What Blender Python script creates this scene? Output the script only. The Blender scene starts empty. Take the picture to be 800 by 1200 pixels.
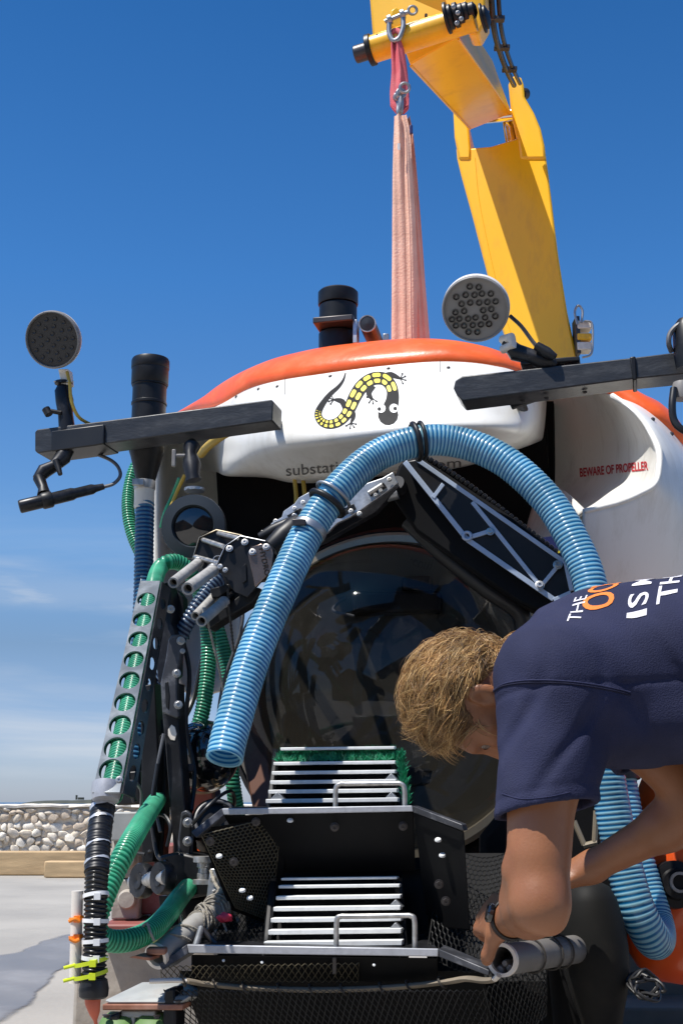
import bpy, bmesh, math, random
import numpy as np
from mathutils import Vector, Matrix
from mathutils.bvhtree import BVHTree
random.seed(7); rng = np.random.default_rng(7)
SC = bpy.context.scene
COL = SC.collection
R = math.radians

# ------------------------------------------------------------------ camera, sky, sun
PITCH = 12.77
CAMZ = 0.8
cam_d = bpy.data.cameras.new('camera')
cam = bpy.data.objects.new('camera', cam_d); COL.objects.link(cam)
cam.location = (0, 0, CAMZ); cam.rotation_euler = (R(90 + PITCH), 0, 0)
cam_d.sensor_fit = 'VERTICAL'; cam_d.sensor_height = 36; cam_d.lens = 45
cam_d.clip_start = 0.05; cam_d.clip_end = 60000
SC.camera = cam

SUN_EL, SUN_AZ = 65.0, 238.0          # azimuth clockwise from +Y: behind the camera and to the left
az = R(SUN_AZ); el = R(SUN_EL)
to_sun = Vector((math.sin(az) * math.cos(el), math.cos(az) * math.cos(el), math.sin(el)))
world = bpy.data.worlds.new('World'); SC.world = world; world.use_nodes = True
wn = world.node_tree.nodes; wl = world.node_tree.links
bg = wn['Background']; bg.inputs['Strength'].default_value = 0.060
sky = wn.new('ShaderNodeTexSky'); sky.sky_type = 'NISHITA'; sky.sun_disc = False
sky.sun_elevation = el; sky.sun_rotation = az
sky.altitude = 0; sky.air_density = 1.0; sky.dust_density = 0.45; sky.ozone_density = 2.2
# thin streaky cloud close to the horizon
tc = wn.new('ShaderNodeTexCoord'); mp = wn.new('ShaderNodeMapping')
mp.inputs['Scale'].default_value = (2.2, 2.2, 17)
mp.inputs['Location'].default_value = (0.35, 0.0, 0.25)
nz = wn.new('ShaderNodeTexNoise'); nz.inputs['Scale'].default_value = 1.6; nz.inputs['Detail'].default_value = 7
nz.inputs['Roughness'].default_value = 0.55; nz.inputs['Distortion'].default_value = 0.4
rp = wn.new('ShaderNodeValToRGB')
rp.color_ramp.elements[0].position = 0.50; rp.color_ramp.elements[0].color = (0, 0, 0, 1)
rp.color_ramp.elements[1].position = 0.80; rp.color_ramp.elements[1].color = (1, 1, 1, 1)
sp = wn.new('ShaderNodeSeparateXYZ')
band = wn.new('ShaderNodeMapRange'); band.inputs['From Min'].default_value = 0.24; band.inputs['From Max'].default_value = 0.06
mul = wn.new('ShaderNodeMath'); mul.operation = 'MULTIPLY'
mul2 = wn.new('ShaderNodeMath'); mul2.operation = 'MULTIPLY'; mul2.inputs[1].default_value = 0.55
hs = wn.new('ShaderNodeHueSaturation'); hs.inputs['Saturation'].default_value = 1.08; hs.inputs['Hue'].default_value = 0.508
mx = wn.new('ShaderNodeMix'); mx.data_type = 'RGBA'
mx.inputs[7].default_value = (9.0, 9.6, 10.4, 1)
wl.new(tc.outputs['Generated'], mp.inputs['Vector']); wl.new(mp.outputs[0], nz.inputs['Vector'])
wl.new(nz.outputs['Fac'], rp.inputs['Fac']); wl.new(tc.outputs['Generated'], sp.inputs[0])
wl.new(sp.outputs['Z'], band.inputs['Value']); wl.new(rp.outputs['Color'], mul.inputs[0]); wl.new(band.outputs[0], mul.inputs[1])
n2_ = wn.new('ShaderNodeTexNoise'); n2_.inputs['Scale'].default_value = 3.2; n2_.inputs['Detail'].default_value = 6
m2_ = wn.new('ShaderNodeMapping'); m2_.inputs['Scale'].default_value = (1, 1, 7); m2_.inputs['Location'].default_value = (.63, .2, .1)
wl.new(tc.outputs['Generated'], m2_.inputs['Vector']); wl.new(m2_.outputs[0], n2_.inputs['Vector'])
def math_(op, a, b_=None):
    q = wn.new('ShaderNodeMath'); q.operation = op
    for i_, v_ in enumerate((a, b_)):
        if v_ is None: continue
        if isinstance(v_, (int, float)): q.inputs[i_].default_value = v_
        else: wl.new(v_, q.inputs[i_])
    return q.outputs[0]
tot_ = math_('MULTIPLY', mul.outputs[0], .55)
for z0_, w_, amt_ in ((.163, .016, .62), (.148, .010, .40), (.050, .010, .16)):
    zz = math_('ADD', sp.outputs['Z'], math_('MULTIPLY', math_('SUBTRACT', n2_.outputs['Fac'], .5), .075))
    g_ = math_('POWER', 2.718, math_('MULTIPLY', -1.0, math_('POWER', math_('ABSOLUTE', math_('DIVIDE', math_('SUBTRACT', zz, z0_), w_)), 2.0)))
    lf_ = wn.new('ShaderNodeMapRange'); lf_.inputs['From Min'].default_value = .42; lf_.inputs['From Max'].default_value = .62
    wl.new(nz.outputs['Fac'], lf_.inputs['Value'])
    tot_ = math_('ADD', tot_, math_('MULTIPLY', math_('MULTIPLY', g_, math_('ADD', lf_.outputs[0], .25)), amt_))
wl.new(math_('MINIMUM', tot_, .9), mx.inputs[0])
tr_ = wn.new('ShaderNodeValToRGB'); cr_ = tr_.color_ramp
for k_, (z_, c_) in enumerate(((0.0, (.56, .66, 1.0)), (.05, (.48, .57, .86)), (.117, (.42, .50, .65)), (.195, (.48, .68, .88)), (.39, (.27, .64, .98)), (.565, (.165, .52, .86)))):
    e_ = cr_.elements[k_] if k_ < 2 else cr_.elements.new(z_)
    e_.position = z_; e_.color = (*c_, 1)
wl.new(sp.outputs['Z'], tr_.inputs['Fac'])
tm_ = wn.new('ShaderNodeMix'); tm_.data_type = 'RGBA'; tm_.blend_type = 'MULTIPLY'; tm_.inputs[0].default_value = 1
hs.inputs['Saturation'].default_value = 1.0; hs.inputs['Hue'].default_value = 0.5; hs.inputs['Value'].default_value = 2.0
wl.new(sky.outputs[0], tm_.inputs[6]); wl.new(tr_.outputs['Color'], tm_.inputs[7])
wl.new(tm_.outputs[2], hs.inputs['Color']); wl.new(hs.outputs[0], mx.inputs[6]); wl.new(mx.outputs[2], bg.inputs['Color'])

sun_d = bpy.data.lights.new('sun', 'SUN'); sun_d.energy = 5.0; sun_d.angle = R(0.53); sun_d.color = (1.0, 0.955, 0.89)
sun = bpy.data.objects.new('sun', sun_d); COL.objects.link(sun); sun.location = (0, -4, 9)
sun.rotation_euler = to_sun.to_track_quat('Z', 'Y').to_euler()
SC.view_settings.view_transform = 'Standard'; SC.view_settings.look = 'None'
SC.view_settings.exposure = 0.34; SC.view_settings.gamma = 1.0
SC.cycles.max_bounces = 8; SC.cycles.transparent_max_bounces = 12

# ------------------------------------------------------------------ placing: a sight line and the distance along it
TH = math.atan(0.23)                       # the craft is turned a little to the left
LAT = Vector((math.cos(TH), -math.sin(TH), 0)); AFT = Vector((math.sin(TH), math.cos(TH), 0)); UP = Vector((0, 0, 1))
_c, _s = math.cos(R(PITCH)), math.sin(R(PITCH))
def ray(px, py):
    u = (px - 400) / 1500; v = (600 - py) / 1500
    return Vector((u, _c - v * _s, _s + v * _c))
ORG = Vector((0, 0, CAMZ))
def P(px, py, Y):
    r = ray(px, py); return ORG + r * (Y / r.y)
def F(px, py, D, k=0.23):
    r = ray(px, py); return ORG + r * (D / (r.y + k * r.x))
def G(px, py, z=0.0):
    r = ray(px, py); return ORG + r * ((z - CAMZ) / r.z)

# ------------------------------------------------------------------ materials
def mat(name, color, rough=0.5, metal=0.0, var=0.12, scale=6.0, bump=0.0, bscale=60.0, coat=0.0, spec=0.5,
        dirt=None, dirt_amt=0.0, dirt_scale=5.0, aniso=None, sub=0.0, trans=0.0, stretch=(1, 1, 1), rvar=0.12):
    m = bpy.data.materials.new(name); m.use_nodes = True
    n = m.node_tree.nodes; l = m.node_tree.links; b = n['Principled BSDF']
    t = n.new('ShaderNodeTexCoord'); mpn = n.new('ShaderNodeMapping'); mpn.inputs['Scale'].default_value = stretch
    l.new(t.outputs['Object'], mpn.inputs['Vector'])
    nn = n.new('ShaderNodeTexNoise'); nn.inputs['Scale'].default_value = scale; nn.inputs['Detail'].default_value = 6
    l.new(mpn.outputs[0], nn.inputs['Vector'])
    ramp = n.new('ShaderNodeValToRGB')
    ramp.color_ramp.elements[0].position = 0.3; ramp.color_ramp.elements[1].position = 0.7
    c = color
    ramp.color_ramp.elements[0].color = (c[0] * (1 - var), c[1] * (1 - var), c[2] * (1 - var), 1)
    ramp.color_ramp.elements[1].color = (min(c[0] * (1 + var), 1), min(c[1] * (1 + var), 1), min(c[2] * (1 + var), 1), 1)
    l.new(nn.outputs['Fac'], ramp.inputs['Fac'])
    out = ramp.outputs['Color']
    if dirt is not None:
        dn = n.new('ShaderNodeTexNoise'); dn.inputs['Scale'].default_value = dirt_scale; dn.inputs['Detail'].default_value = 9
        dn.inputs['Roughness'].default_value = 0.7
        l.new(mpn.outputs[0], dn.inputs['Vector'])
        dr = n.new('ShaderNodeMapRange'); dr.inputs['From Min'].default_value = 0.5; dr.inputs['From Max'].default_value = 0.72
        dr.inputs['To Max'].default_value = dirt_amt
        l.new(dn.outputs['Fac'], dr.inputs['Value'])
        mm = n.new('ShaderNodeMix'); mm.data_type = 'RGBA'; mm.inputs[7].default_value = (*dirt, 1)
        l.new(dr.outputs[0], mm.inputs[0]); l.new(out, mm.inputs[6]); out = mm.outputs[2]
    l.new(out, b.inputs['Base Color'])
    rr = n.new('ShaderNodeMapRange'); rr.inputs['To Min'].default_value = max(rough - rvar, 0.02); rr.inputs['To Max'].default_value = min(rough + rvar, 1)
    l.new(nn.outputs['Fac'], rr.inputs['Value']); l.new(rr.outputs[0], b.inputs['Roughness'])
    b.inputs['Metallic'].default_value = metal; b.inputs['Coat Weight'].default_value = coat
    b.inputs['Specular IOR Level'].default_value = spec
    if sub: b.inputs['Subsurface Weight'].default_value = sub; b.inputs['Subsurface Radius'].default_value = (0.012, 0.005, 0.003)
    if trans: b.inputs['Transmission Weight'].default_value = trans
    if bump:
        bn = n.new('ShaderNodeTexNoise'); bn.inputs['Scale'].default_value = bscale; bn.inputs['Detail'].default_value = 5
        l.new(mpn.outputs[0], bn.inputs['Vector'])
        bp = n.new('ShaderNodeBump'); bp.inputs['Strength'].default_value = bump; bp.inputs['Distance'].default_value = 0.01
        l.new(bn.outputs['Fac'], bp.inputs['Height']); l.new(bp.outputs[0], b.inputs['Normal'])
    return m

def hose_mat(name, ca, cb, rough=0.28, lo=0.35, hi=0.6, trans_col=None):
    """two colours wound as a helix (uv: u once around, v one per turn)"""
    m = bpy.data.materials.new(name); m.use_nodes = True
    n = m.node_tree.nodes; l = m.node_tree.links; b = n['Principled BSDF']
    uv = n.new('ShaderNodeUVMap'); s = n.new('ShaderNodeSeparateXYZ'); l.new(uv.outputs[0], s.inputs[0])
    ad = n.new('ShaderNodeMath'); ad.operation = 'ADD'; l.new(s.outputs['X'], ad.inputs[0]); l.new(s.outputs['Y'], ad.inputs[1])
    fr = n.new('ShaderNodeMath'); fr.operation = 'FRACT'; l.new(ad.outputs[0], fr.inputs[0])
    tri = n.new('ShaderNodeMath'); tri.operation = 'PINGPONG'; tri.inputs[1].default_value = 0.5; l.new(fr.outputs[0], tri.inputs[0])
    mr = n.new('ShaderNodeMapRange'); mr.inputs['From Min'].default_value = lo * 0.5; mr.inputs['From Max'].default_value = hi * 0.5
    l.new(tri.outputs[0], mr.inputs['Value'])
    nn = n.new('ShaderNodeTexNoise'); nn.inputs['Scale'].default_value = 11; nn.inputs['Detail'].default_value = 8
    t = n.new('ShaderNodeTexCoord'); l.new(t.outputs['Object'], nn.inputs['Vector'])
    va = n.new('ShaderNodeMapRange'); va.inputs['From Min'].default_value = .3; va.inputs['From Max'].default_value = .7; va.inputs['To Min'].default_value = 0.62; va.inputs['To Max'].default_value = 1.15
    l.new(nn.outputs['Fac'], va.inputs['Value'])
    mm = n.new('ShaderNodeMix'); mm.data_type = 'RGBA'; mm.inputs[6].default_value = (*ca, 1); mm.inputs[7].default_value = (*cb, 1)
    l.new(mr.outputs[0], mm.inputs[0])
    mu = n.new('ShaderNodeMix'); mu.data_type = 'RGBA'; mu.blend_type = 'MULTIPLY'; mu.inputs[0].default_value = 1
    l.new(mm.outputs[2], mu.inputs[6]); l.new(va.outputs[0], mu.inputs[7])
    l.new(mu.outputs[2], b.inputs['Base Color'])
    b.inputs['Roughness'].default_value = rough; b.inputs['Coat Weight'].default_value = 0.3; b.inputs['Coat Roughness'].default_value = 0.15
    tr = n.new('ShaderNodeBsdfTranslucent'); l.new(mu.outputs[2], tr.inputs['Color'])
    ms = n.new('ShaderNodeMixShader'); ms.inputs[0].default_value = 0.42
    l.new(b.outputs[0], ms.inputs[1]); l.new(tr.outputs[0], ms.inputs[2]); l.new(ms.outputs[0], n['Material Output'].inputs['Surface'])
    return m

M = {}
M['white'] = mat('white_gelcoat', (0.74, 0.73, 0.69), 0.36, var=0.05, scale=3, coat=0.15, dirt=(0.46, 0.42, 0.34), dirt_amt=0.42, dirt_scale=9, bump=0.05, bscale=6, stretch=(1.6, 1.6, .35))
M['white_scoop'] = mat('white_gelcoat_worn', (0.80, 0.78, 0.72), 0.4, var=0.06, scale=3, coat=0.1, dirt=(0.42, 0.37, 0.29), dirt_amt=0.5, dirt_scale=8, bump=0.06, bscale=5, stretch=(1.4, 1.4, .4))
M['orange_vinyl'] = mat('orange_vinyl', (0.84, 0.115, 0.012), 0.38, var=0.10, scale=9, coat=0.08, bump=0.35, bscale=14, dirt=(0.82, 0.24, 0.10), dirt_amt=0.35, dirt_scale=9)
M['orange'] = mat('orange_paint', (0.80, 0.10, 0.012), 0.3, var=0.08, scale=4, coat=0.3)
M['black'] = mat('black_plastic', (0.007, 0.007, 0.008), 0.42, var=0.3, scale=12, spec=0.35, dirt=(0.03, 0.03, 0.033), dirt_amt=0.4, dirt_scale=18)
M['black_hull'] = mat('black_hull_paint', (0.006, 0.006, 0.0065), 0.65, var=0.3, scale=5, spec=0.12, dirt=(0.012, 0.011, 0.010), dirt_amt=0.5, dirt_scale=6)
M['black_anod'] = mat('black_anodised', (0.016, 0.016, 0.018), 0.36, metal=0.3, spec=0.35, var=0.3, scale=9, dirt=(0.09, 0.09, 0.10), dirt_amt=0.45, dirt_scale=24)
M['bar'] = mat('worn_black_bar', (0.024, 0.025, 0.028), 0.42, var=0.2, scale=12, dirt=(0.11, 0.115, 0.12), dirt_amt=0.4, dirt_scale=16, stretch=(1, 1, 3), bump=0.08)
M['tape'] = mat('black_tape', (0.008, 0.008, 0.009), 0.4, var=0.2)
M['plate'] = mat('grey_edge_plate', (0.045, 0.047, 0.055), 0.4, metal=0.2, var=0.25, scale=14, dirt=(0.3, 0.3, 0.32), dirt_amt=0.6, dirt_scale=20)
M['edge'] = mat('bare_plate_edge', (0.42, 0.43, 0.46), 0.45, metal=0.3, var=0.2, scale=25, dirt=(0.12, 0.12, 0.13), dirt_amt=0.6, dirt_scale=25)
M['steel'] = mat('stainless_steel', (0.50, 0.485, 0.46), 0.42, metal=0.85, var=0.25, scale=60, rvar=.15)
M['alu'] = mat('aluminium', (0.55, 0.56, 0.58), 0.42, metal=0.85, var=0.2, scale=18, dirt=(0.12, 0.12, 0.12), dirt_amt=0.6, dirt_scale=30)
M['trim'] = mat('pale_truss_trim', (0.40, 0.47, 0.58), 0.4, metal=0.25, var=0.12, scale=20)
M['slat'] = mat('pale_slat', (0.74, 0.75, 0.74), 0.45, var=0.08, scale=20, dirt=(0.35, 0.35, 0.34), dirt_amt=0.3, dirt_scale=35)
M['rubber'] = mat('grey_rubber', (0.36, 0.35, 0.33), 0.7, var=0.2, scale=20, dirt=(0.12, 0.11, 0.10), dirt_amt=0.6, dirt_scale=35, bump=0.2)
M['pvc'] = mat('grey_pvc_tube', (0.30, 0.29, 0.27), 0.5, var=0.15, scale=9, dirt=(0.14, 0.12, 0.10), dirt_amt=0.5, dirt_scale=14)
M['pvc_dark'] = mat('dark_grey_tube', (0.14, 0.132, 0.125), 0.55, var=0.2, scale=9, dirt=(0.07, 0.062, 0.05), dirt_amt=0.6, dirt_scale=14)
M['pvc_white'] = mat('white_pvc', (0.72, 0.66, 0.58), 0.45, var=0.08, dirt=(0.45, 0.36, 0.28), dirt_amt=0.5, dirt_scale=12)
M['tan'] = mat('tan_window_ring', (0.30, 0.25, 0.175), 0.4, var=0.12, metal=0.3, scale=9, dirt=(0.18, 0.13, 0.09), dirt_amt=0.4)
M['lamp_white'] = mat('lamp_white_shell', (0.72, 0.70, 0.65), 0.45, var=0.06, dirt=(0.4, 0.37, 0.32), dirt_amt=0.3)
M['lamp_rim'] = mat('lamp_grey_rim', (0.20, 0.19, 0.18), 0.5, var=0.15, dirt=(.4, .38, .35), dirt_amt=.4, dirt_scale=20)
M['lamp_face'] = mat('lamp_dark_face', (0.028, 0.026, 0.025), 0.5, var=0.2, scale=20)
M['lens'] = mat('dark_lens', (0.008, 0.008, 0.009), 0.06, var=0.1, coat=1.0)
M['spot_ring'] = mat('blue_grey_ring', (0.022, 0.030, 0.038), 0.45, var=0.1)
M['yellow'] = mat('crane_yellow', (0.90, 0.48, 0.008), 0.34, var=0.05, scale=2.5, coat=0.08, dirt=(0.55, 0.24, 0.03), dirt_amt=0.5, dirt_scale=5.0, bump=0.05, bscale=8, stretch=(1.5, 1.5, .5))
M['pin'] = mat('dark_pin_steel', (0.06, 0.055, 0.055), 0.4, metal=0.6, var=0.2)
M['chrome'] = mat('cylinder_rod_chrome', (0.7, 0.7, 0.72), 0.12, metal=1.0, var=0.05)
M['galv'] = mat('galvanised_shackle', (0.34, 0.35, 0.36), 0.42, metal=0.8, var=0.15, scale=30)
def cloth(name, col, var=0.12, bs=300, bump=0.25, dirt=None, da=0.0, wave=0.0):
    return mat(name, col, 0.85, var=var, scale=9, bump=bump, bscale=bs, spec=0.2, dirt=dirt, dirt_amt=da, dirt_scale=8)
M['sling_pink'] = cloth('pink_sling_webbing', (0.66, 0.13, 0.15), dirt=(0.72, 0.28, 0.26), da=0.6)
M['sling_peach'] = cloth('faded_orange_webbing', (0.84, 0.52, 0.38), dirt=(0.86, 0.63, 0.50), da=0.6, bs=120)
M['seam'] = cloth('webbing_seam', (0.42, 0.20, 0.14))
M['navy'] = cloth('navy_cotton', (0.023, 0.026, 0.060), var=0.18, bs=420, bump=0.3, dirt=(0.040, 0.042, 0.078), da=0.5)
M['shorts'] = cloth('grey_cotton', (0.06, 0.06, 0.065))
M['print_white'] = cloth('white_shirt_print', (0.72, 0.70, 0.74), var=0.1)
M['print_orange'] = cloth('orange_shirt_print', (0.78, 0.22, 0.05), var=0.1)
M['skin'] = mat('skin', (0.275, 0.112, 0.05), 0.46, var=0.14, scale=9, sub=0.06, bump=0.07, bscale=260, dirt=(0.22, 0.075, 0.038), dirt_amt=0.5, dirt_scale=12)
M['eye'] = mat('eye_white', (0.16, 0.12, 0.10), 0.2, var=0.03)
M['hair'] = mat('blond_hair', (0.40, 0.225, 0.082), 0.35, var=0.45, scale=28, stretch=(1, 1, 1))
M['hair2'] = mat('pale_blond_hair', (0.66, 0.44, 0.19), 0.32, var=0.3, scale=28)
M['hair3'] = mat('brown_hair', (0.17, 0.095, 0.045), 0.45, var=0.3, scale=28)
M['ink_grey'] = mat('grey_lettering', (0.10, 0.095, 0.09), 0.5, var=0.1)
M['ink_red'] = mat('red_lettering', (0.50, 0.02, 0.03), 0.5, var=0.15)
M['ink_black'] = mat('black_decal', (0.008, 0.008, 0.009), 0.6, var=0.2, spec=.15)
M['ink_yellow'] = mat('yellow_decal', (0.80, 0.66, 0.03), 0.4, var=0.08)
M['ink_white'] = mat('pale_decal', (0.72, 0.72, 0.70), 0.35, var=0.05)
M['ink_navy'] = mat('navy_decal', (0.02, 0.025, 0.11), 0.4, var=0.1)
M['tie_white'] = mat('white_cable_tie', (0.75, 0.75, 0.74), 0.4, var=0.05)
M['tie_orange'] = mat('orange_cable_tie', (0.85, 0.22, 0.01), 0.4, var=0.05)
M['tie_yellow'] = mat('yellow_cable_tie', (0.62, 0.72, 0.02), 0.4, var=0.05)
M['rope'] = mat('grey_rope', (0.30, 0.27, 0.22), 0.85, var=0.35, scale=60, bump=0.5, bscale=200)
M['rope_dark'] = mat('dark_cord', (0.04, 0.035, 0.03), 0.8, var=0.4, scale=80)
M['net'] = mat('black_netting', (0.010, 0.010, 0.010), 0.5, var=0.2, scale=20)
M['net_olive'] = mat('olive_netting', (0.085, 0.07, 0.04), 0.6, var=0.25, scale=20)
M['turf'] = mat('green_turf', (0.03, 0.30, 0.15), 0.35, var=0.4, scale=40)
M['cable_grey'] = mat('grey_cable', (0.10, 0.10, 0.105), 0.45, var=0.1)
M['cable_black'] = mat('black_cable', (0.012, 0.012, 0.013), 0.4, var=0.1)
M['cable_yellow'] = mat('yellow_cable', (0.5, 0.34, 0.05), 0.5, var=0.15)
M['fender'] = mat('dark_grey_pod', (0.013, 0.013, 0.0125), 0.6, spec=0.12, var=0.25, scale=5, dirt=(0.035, 0.03, 0.023), dirt_amt=0.5, dirt_scale=5)
M['copper'] = mat('polished_label_plate', (0.42, 0.30, 0.24), 0.18, metal=0.9, var=0.1)
M['rust'] = mat('rusty_steel', (0.26, 0.10, 0.055), 0.7, var=0.35, scale=20, dirt=(0.35, 0.3, 0.27), dirt_amt=0.5)
M['redpaint'] = mat('faded_red_paint', (0.26, 0.075, 0.06), 0.6, var=0.2, scale=8, dirt=(0.4, 0.3, 0.27), dirt_amt=0.6)
M['concrete_block'] = mat('cast_concrete', (0.38, 0.34, 0.29), 0.85, var=0.2, scale=8, bump=0.3, bscale=30, dirt=(0.22, 0.19, 0.16), dirt_amt=0.5)
M['wood'] = mat('pine_beam', (0.52, 0.36, 0.19), 0.7, var=0.22, scale=6, bump=0.2, stretch=(0.4, 3, 3), dirt=(0.30, 0.19, 0.09), dirt_amt=0.5, dirt_scale=4)
M['steelframe'] = mat('pale_painted_steel', (0.36, 0.37, 0.36), 0.6, var=0.2, scale=10, dirt=(0.3, 0.24, 0.2), dirt_amt=0.5, dirt_scale=14)
M['green_wheel'] = mat('green_wheel_paint', (0.10, 0.20, 0.05), 0.6, var=0.25, scale=15)
M['interior'] = mat('cabin_dark', (0.04, 0.034, 0.03), 0.6, var=0.4, scale=6)
M['seat_fab'] = mat('cabin_seat', (0.05, 0.045, 0.045), 0.8, var=0.3, scale=8)
M['roof_tile'] = mat('roof_shingle', (0.12, 0.075, 0.055), 0.8, var=0.3, scale=10, bump=0.3)
M['stucco'] = mat('stucco', (0.12, 0.105, 0.09), 0.9, var=0.1, scale=6, bump=0.2)
M['foil'] = mat('wet_silver_tape', (0.55, 0.56, 0.58), 0.3, metal=0.4, var=0.3, scale=30)
for i, c in enumerate([(0.66, 0.57, 0.45), (0.72, 0.64, 0.53), (0.58, 0.48, 0.37), (0.76, 0.70, 0.60)]):
    M['stone%d' % i] = mat('coral_stone', c, 0.9, var=0.18, scale=5, bump=0.6, bscale=12, dirt=(c[0] * .6, c[1] * .55, c[2] * .5), dirt_amt=0.5, dirt_scale=7)
M['blue_hose'] = hose_mat('blue_suction_hose', (0.40, 0.75, 0.88), (0.010, 0.205, 0.47), lo=0.36, hi=0.70)
M['teal_hose'] = hose_mat('deep_blue_hose', (0.10, 0.32, 0.52), (0.02, 0.10, 0.26), lo=0.3, hi=0.7)
M['navy_hose'] = hose_mat('navy_striped_hose', (0.22, 0.32, 0.45), (0.015, 0.035, 0.10), lo=0.3, hi=0.6)
M['green_hose'] = hose_mat('green_hose', (0.12, 0.60, 0.36), (0.005, 0.20, 0.10), lo=0.3, hi=0.7)
M['black_hose'] = hose_mat('black_corrugated_hose', (0.035, 0.035, 0.036), (0.008, 0.008, 0.008), lo=0.3, hi=0.8)

def glass_mat():
    m = bpy.data.materials.new('dark_acrylic_dome'); m.use_nodes = True
    n = m.node_tree.nodes; l = m.node_tree.links
    n.remove(n['Principled BSDF'])
    tr = n.new('ShaderNodeBsdfTransparent'); tr.inputs[0].default_value = (0.56, 0.57, 0.58, 1)
    gl = n.new('ShaderNodeBsdfGlossy'); gl.inputs['Roughness'].default_value = 0.02
    df = n.new('ShaderNodeBsdfDiffuse'); df.inputs['Color'].default_value = (0.10, 0.10, 0.095, 1)
    lw = n.new('ShaderNodeLayerWeight'); pw = n.new('ShaderNodeMath'); pw.operation = 'POWER'; pw.inputs[1].default_value = 4.0
    l.new(lw.outputs['Facing'], pw.inputs[0]); fr = n.new('ShaderNodeMapRange'); fr.inputs['To Min'].default_value = .030; fr.inputs['To Max'].default_value = .28
    l.new(pw.outputs[0], fr.inputs['Value'])
    ms = n.new('ShaderNodeMixShader'); md = n.new('ShaderNodeMixShader')
    t = n.new('ShaderNodeTexCoord'); nn = n.new('ShaderNodeTexNoise'); nn.inputs['Scale'].default_value = 6; nn.inputs['Detail'].default_value = 8
    l.new(t.outputs['Object'], nn.inputs['Vector'])
    mr = n.new('ShaderNodeMapRange'); mr.inputs['From Min'].default_value = 0.45; mr.inputs['From Max'].default_value = 0.75
    mr.inputs['To Min'].default_value = 0.002; mr.inputs['To Max'].default_value = 0.03
    l.new(nn.outputs['Fac'], mr.inputs['Value'])
    l.new(mr.outputs[0], md.inputs[0]); l.new(tr.outputs[0], md.inputs[1]); l.new(df.outputs[0], md.inputs[2])
    l.new(fr.outputs[0], ms.inputs[0]); l.new(md.outputs[0], ms.inputs[1]); l.new(gl.outputs[0], ms.inputs[2])
    l.new(ms.outputs[0], n['Material Output'].inputs['Surface'])
    return m
M['dome'] = glass_mat()

# ------------------------------------------------------------------ mesh helpers
def frame_of(d):
    d = Vector(d).normalized()
    a = Vector((0, 0, 1)) if abs(d.z) < 0.9 else Vector((1, 0, 0))
    x = a.cross(d).normalized(); y = d.cross(x).normalized()
    return x, y, d
def spline(pts, n=80):
    p = [Vector(q) for q in pts]
    if len(p) < 3: return [p[0].lerp(p[-1], i / (n - 1)) for i in range(n)]
    p = [p[0] * 2 - p[1]] + p + [p[-1] * 2 - p[-2]]
    out = []; seg = len(p) - 3
    for i in range(n):
        t = i / (n - 1) * seg; k = min(int(t), seg - 1); t -= k
        a, b, c, d = p[k:k + 4]
        out.append(0.5 * ((2 * b) + (c - a) * t + (2 * a - 5 * b + 4 * c - d) * t * t + (3 * b - a - 3 * c + d) * t ** 3))
    return out
def resample(pts, step):
    q = [Vector(a) for a in pts]; L = [0.0]
    for a, b in zip(q, q[1:]): L.append(L[-1] + (b - a).length)
    n = max(int(round(L[-1] / step)), 1); out = []; k = 0
    for i in range(n + 1):
        s = L[-1] * i / n
        while k < len(L) - 2 and L[k + 1] < s: k += 1
        f = (s - L[k]) / max(L[k + 1] - L[k], 1e-9); out.append(q[k].lerp(q[k + 1], f))
    return out, L[-1]
def frames(path):
    T = []
    for i in range(len(path)):
        a = path[max(i - 1, 0)]; b = path[min(i + 1, len(path) - 1)]
        d = (b - a); T.append(d.normalized() if d.length > 1e-9 else Vector((0, 0, 1)))
    x, y, _ = frame_of(T[0]); N = [x]
    for i in range(1, len(T)):
        v = N[-1] - T[i] * N[-1].dot(T[i])
        if v.length < 1e-6: v = frame_of(T[i])[0]
        N.append(v.normalized())
    return [(N[i], T[i].cross(N[i]).normalized(), T[i]) for i in range(len(T))]

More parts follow.
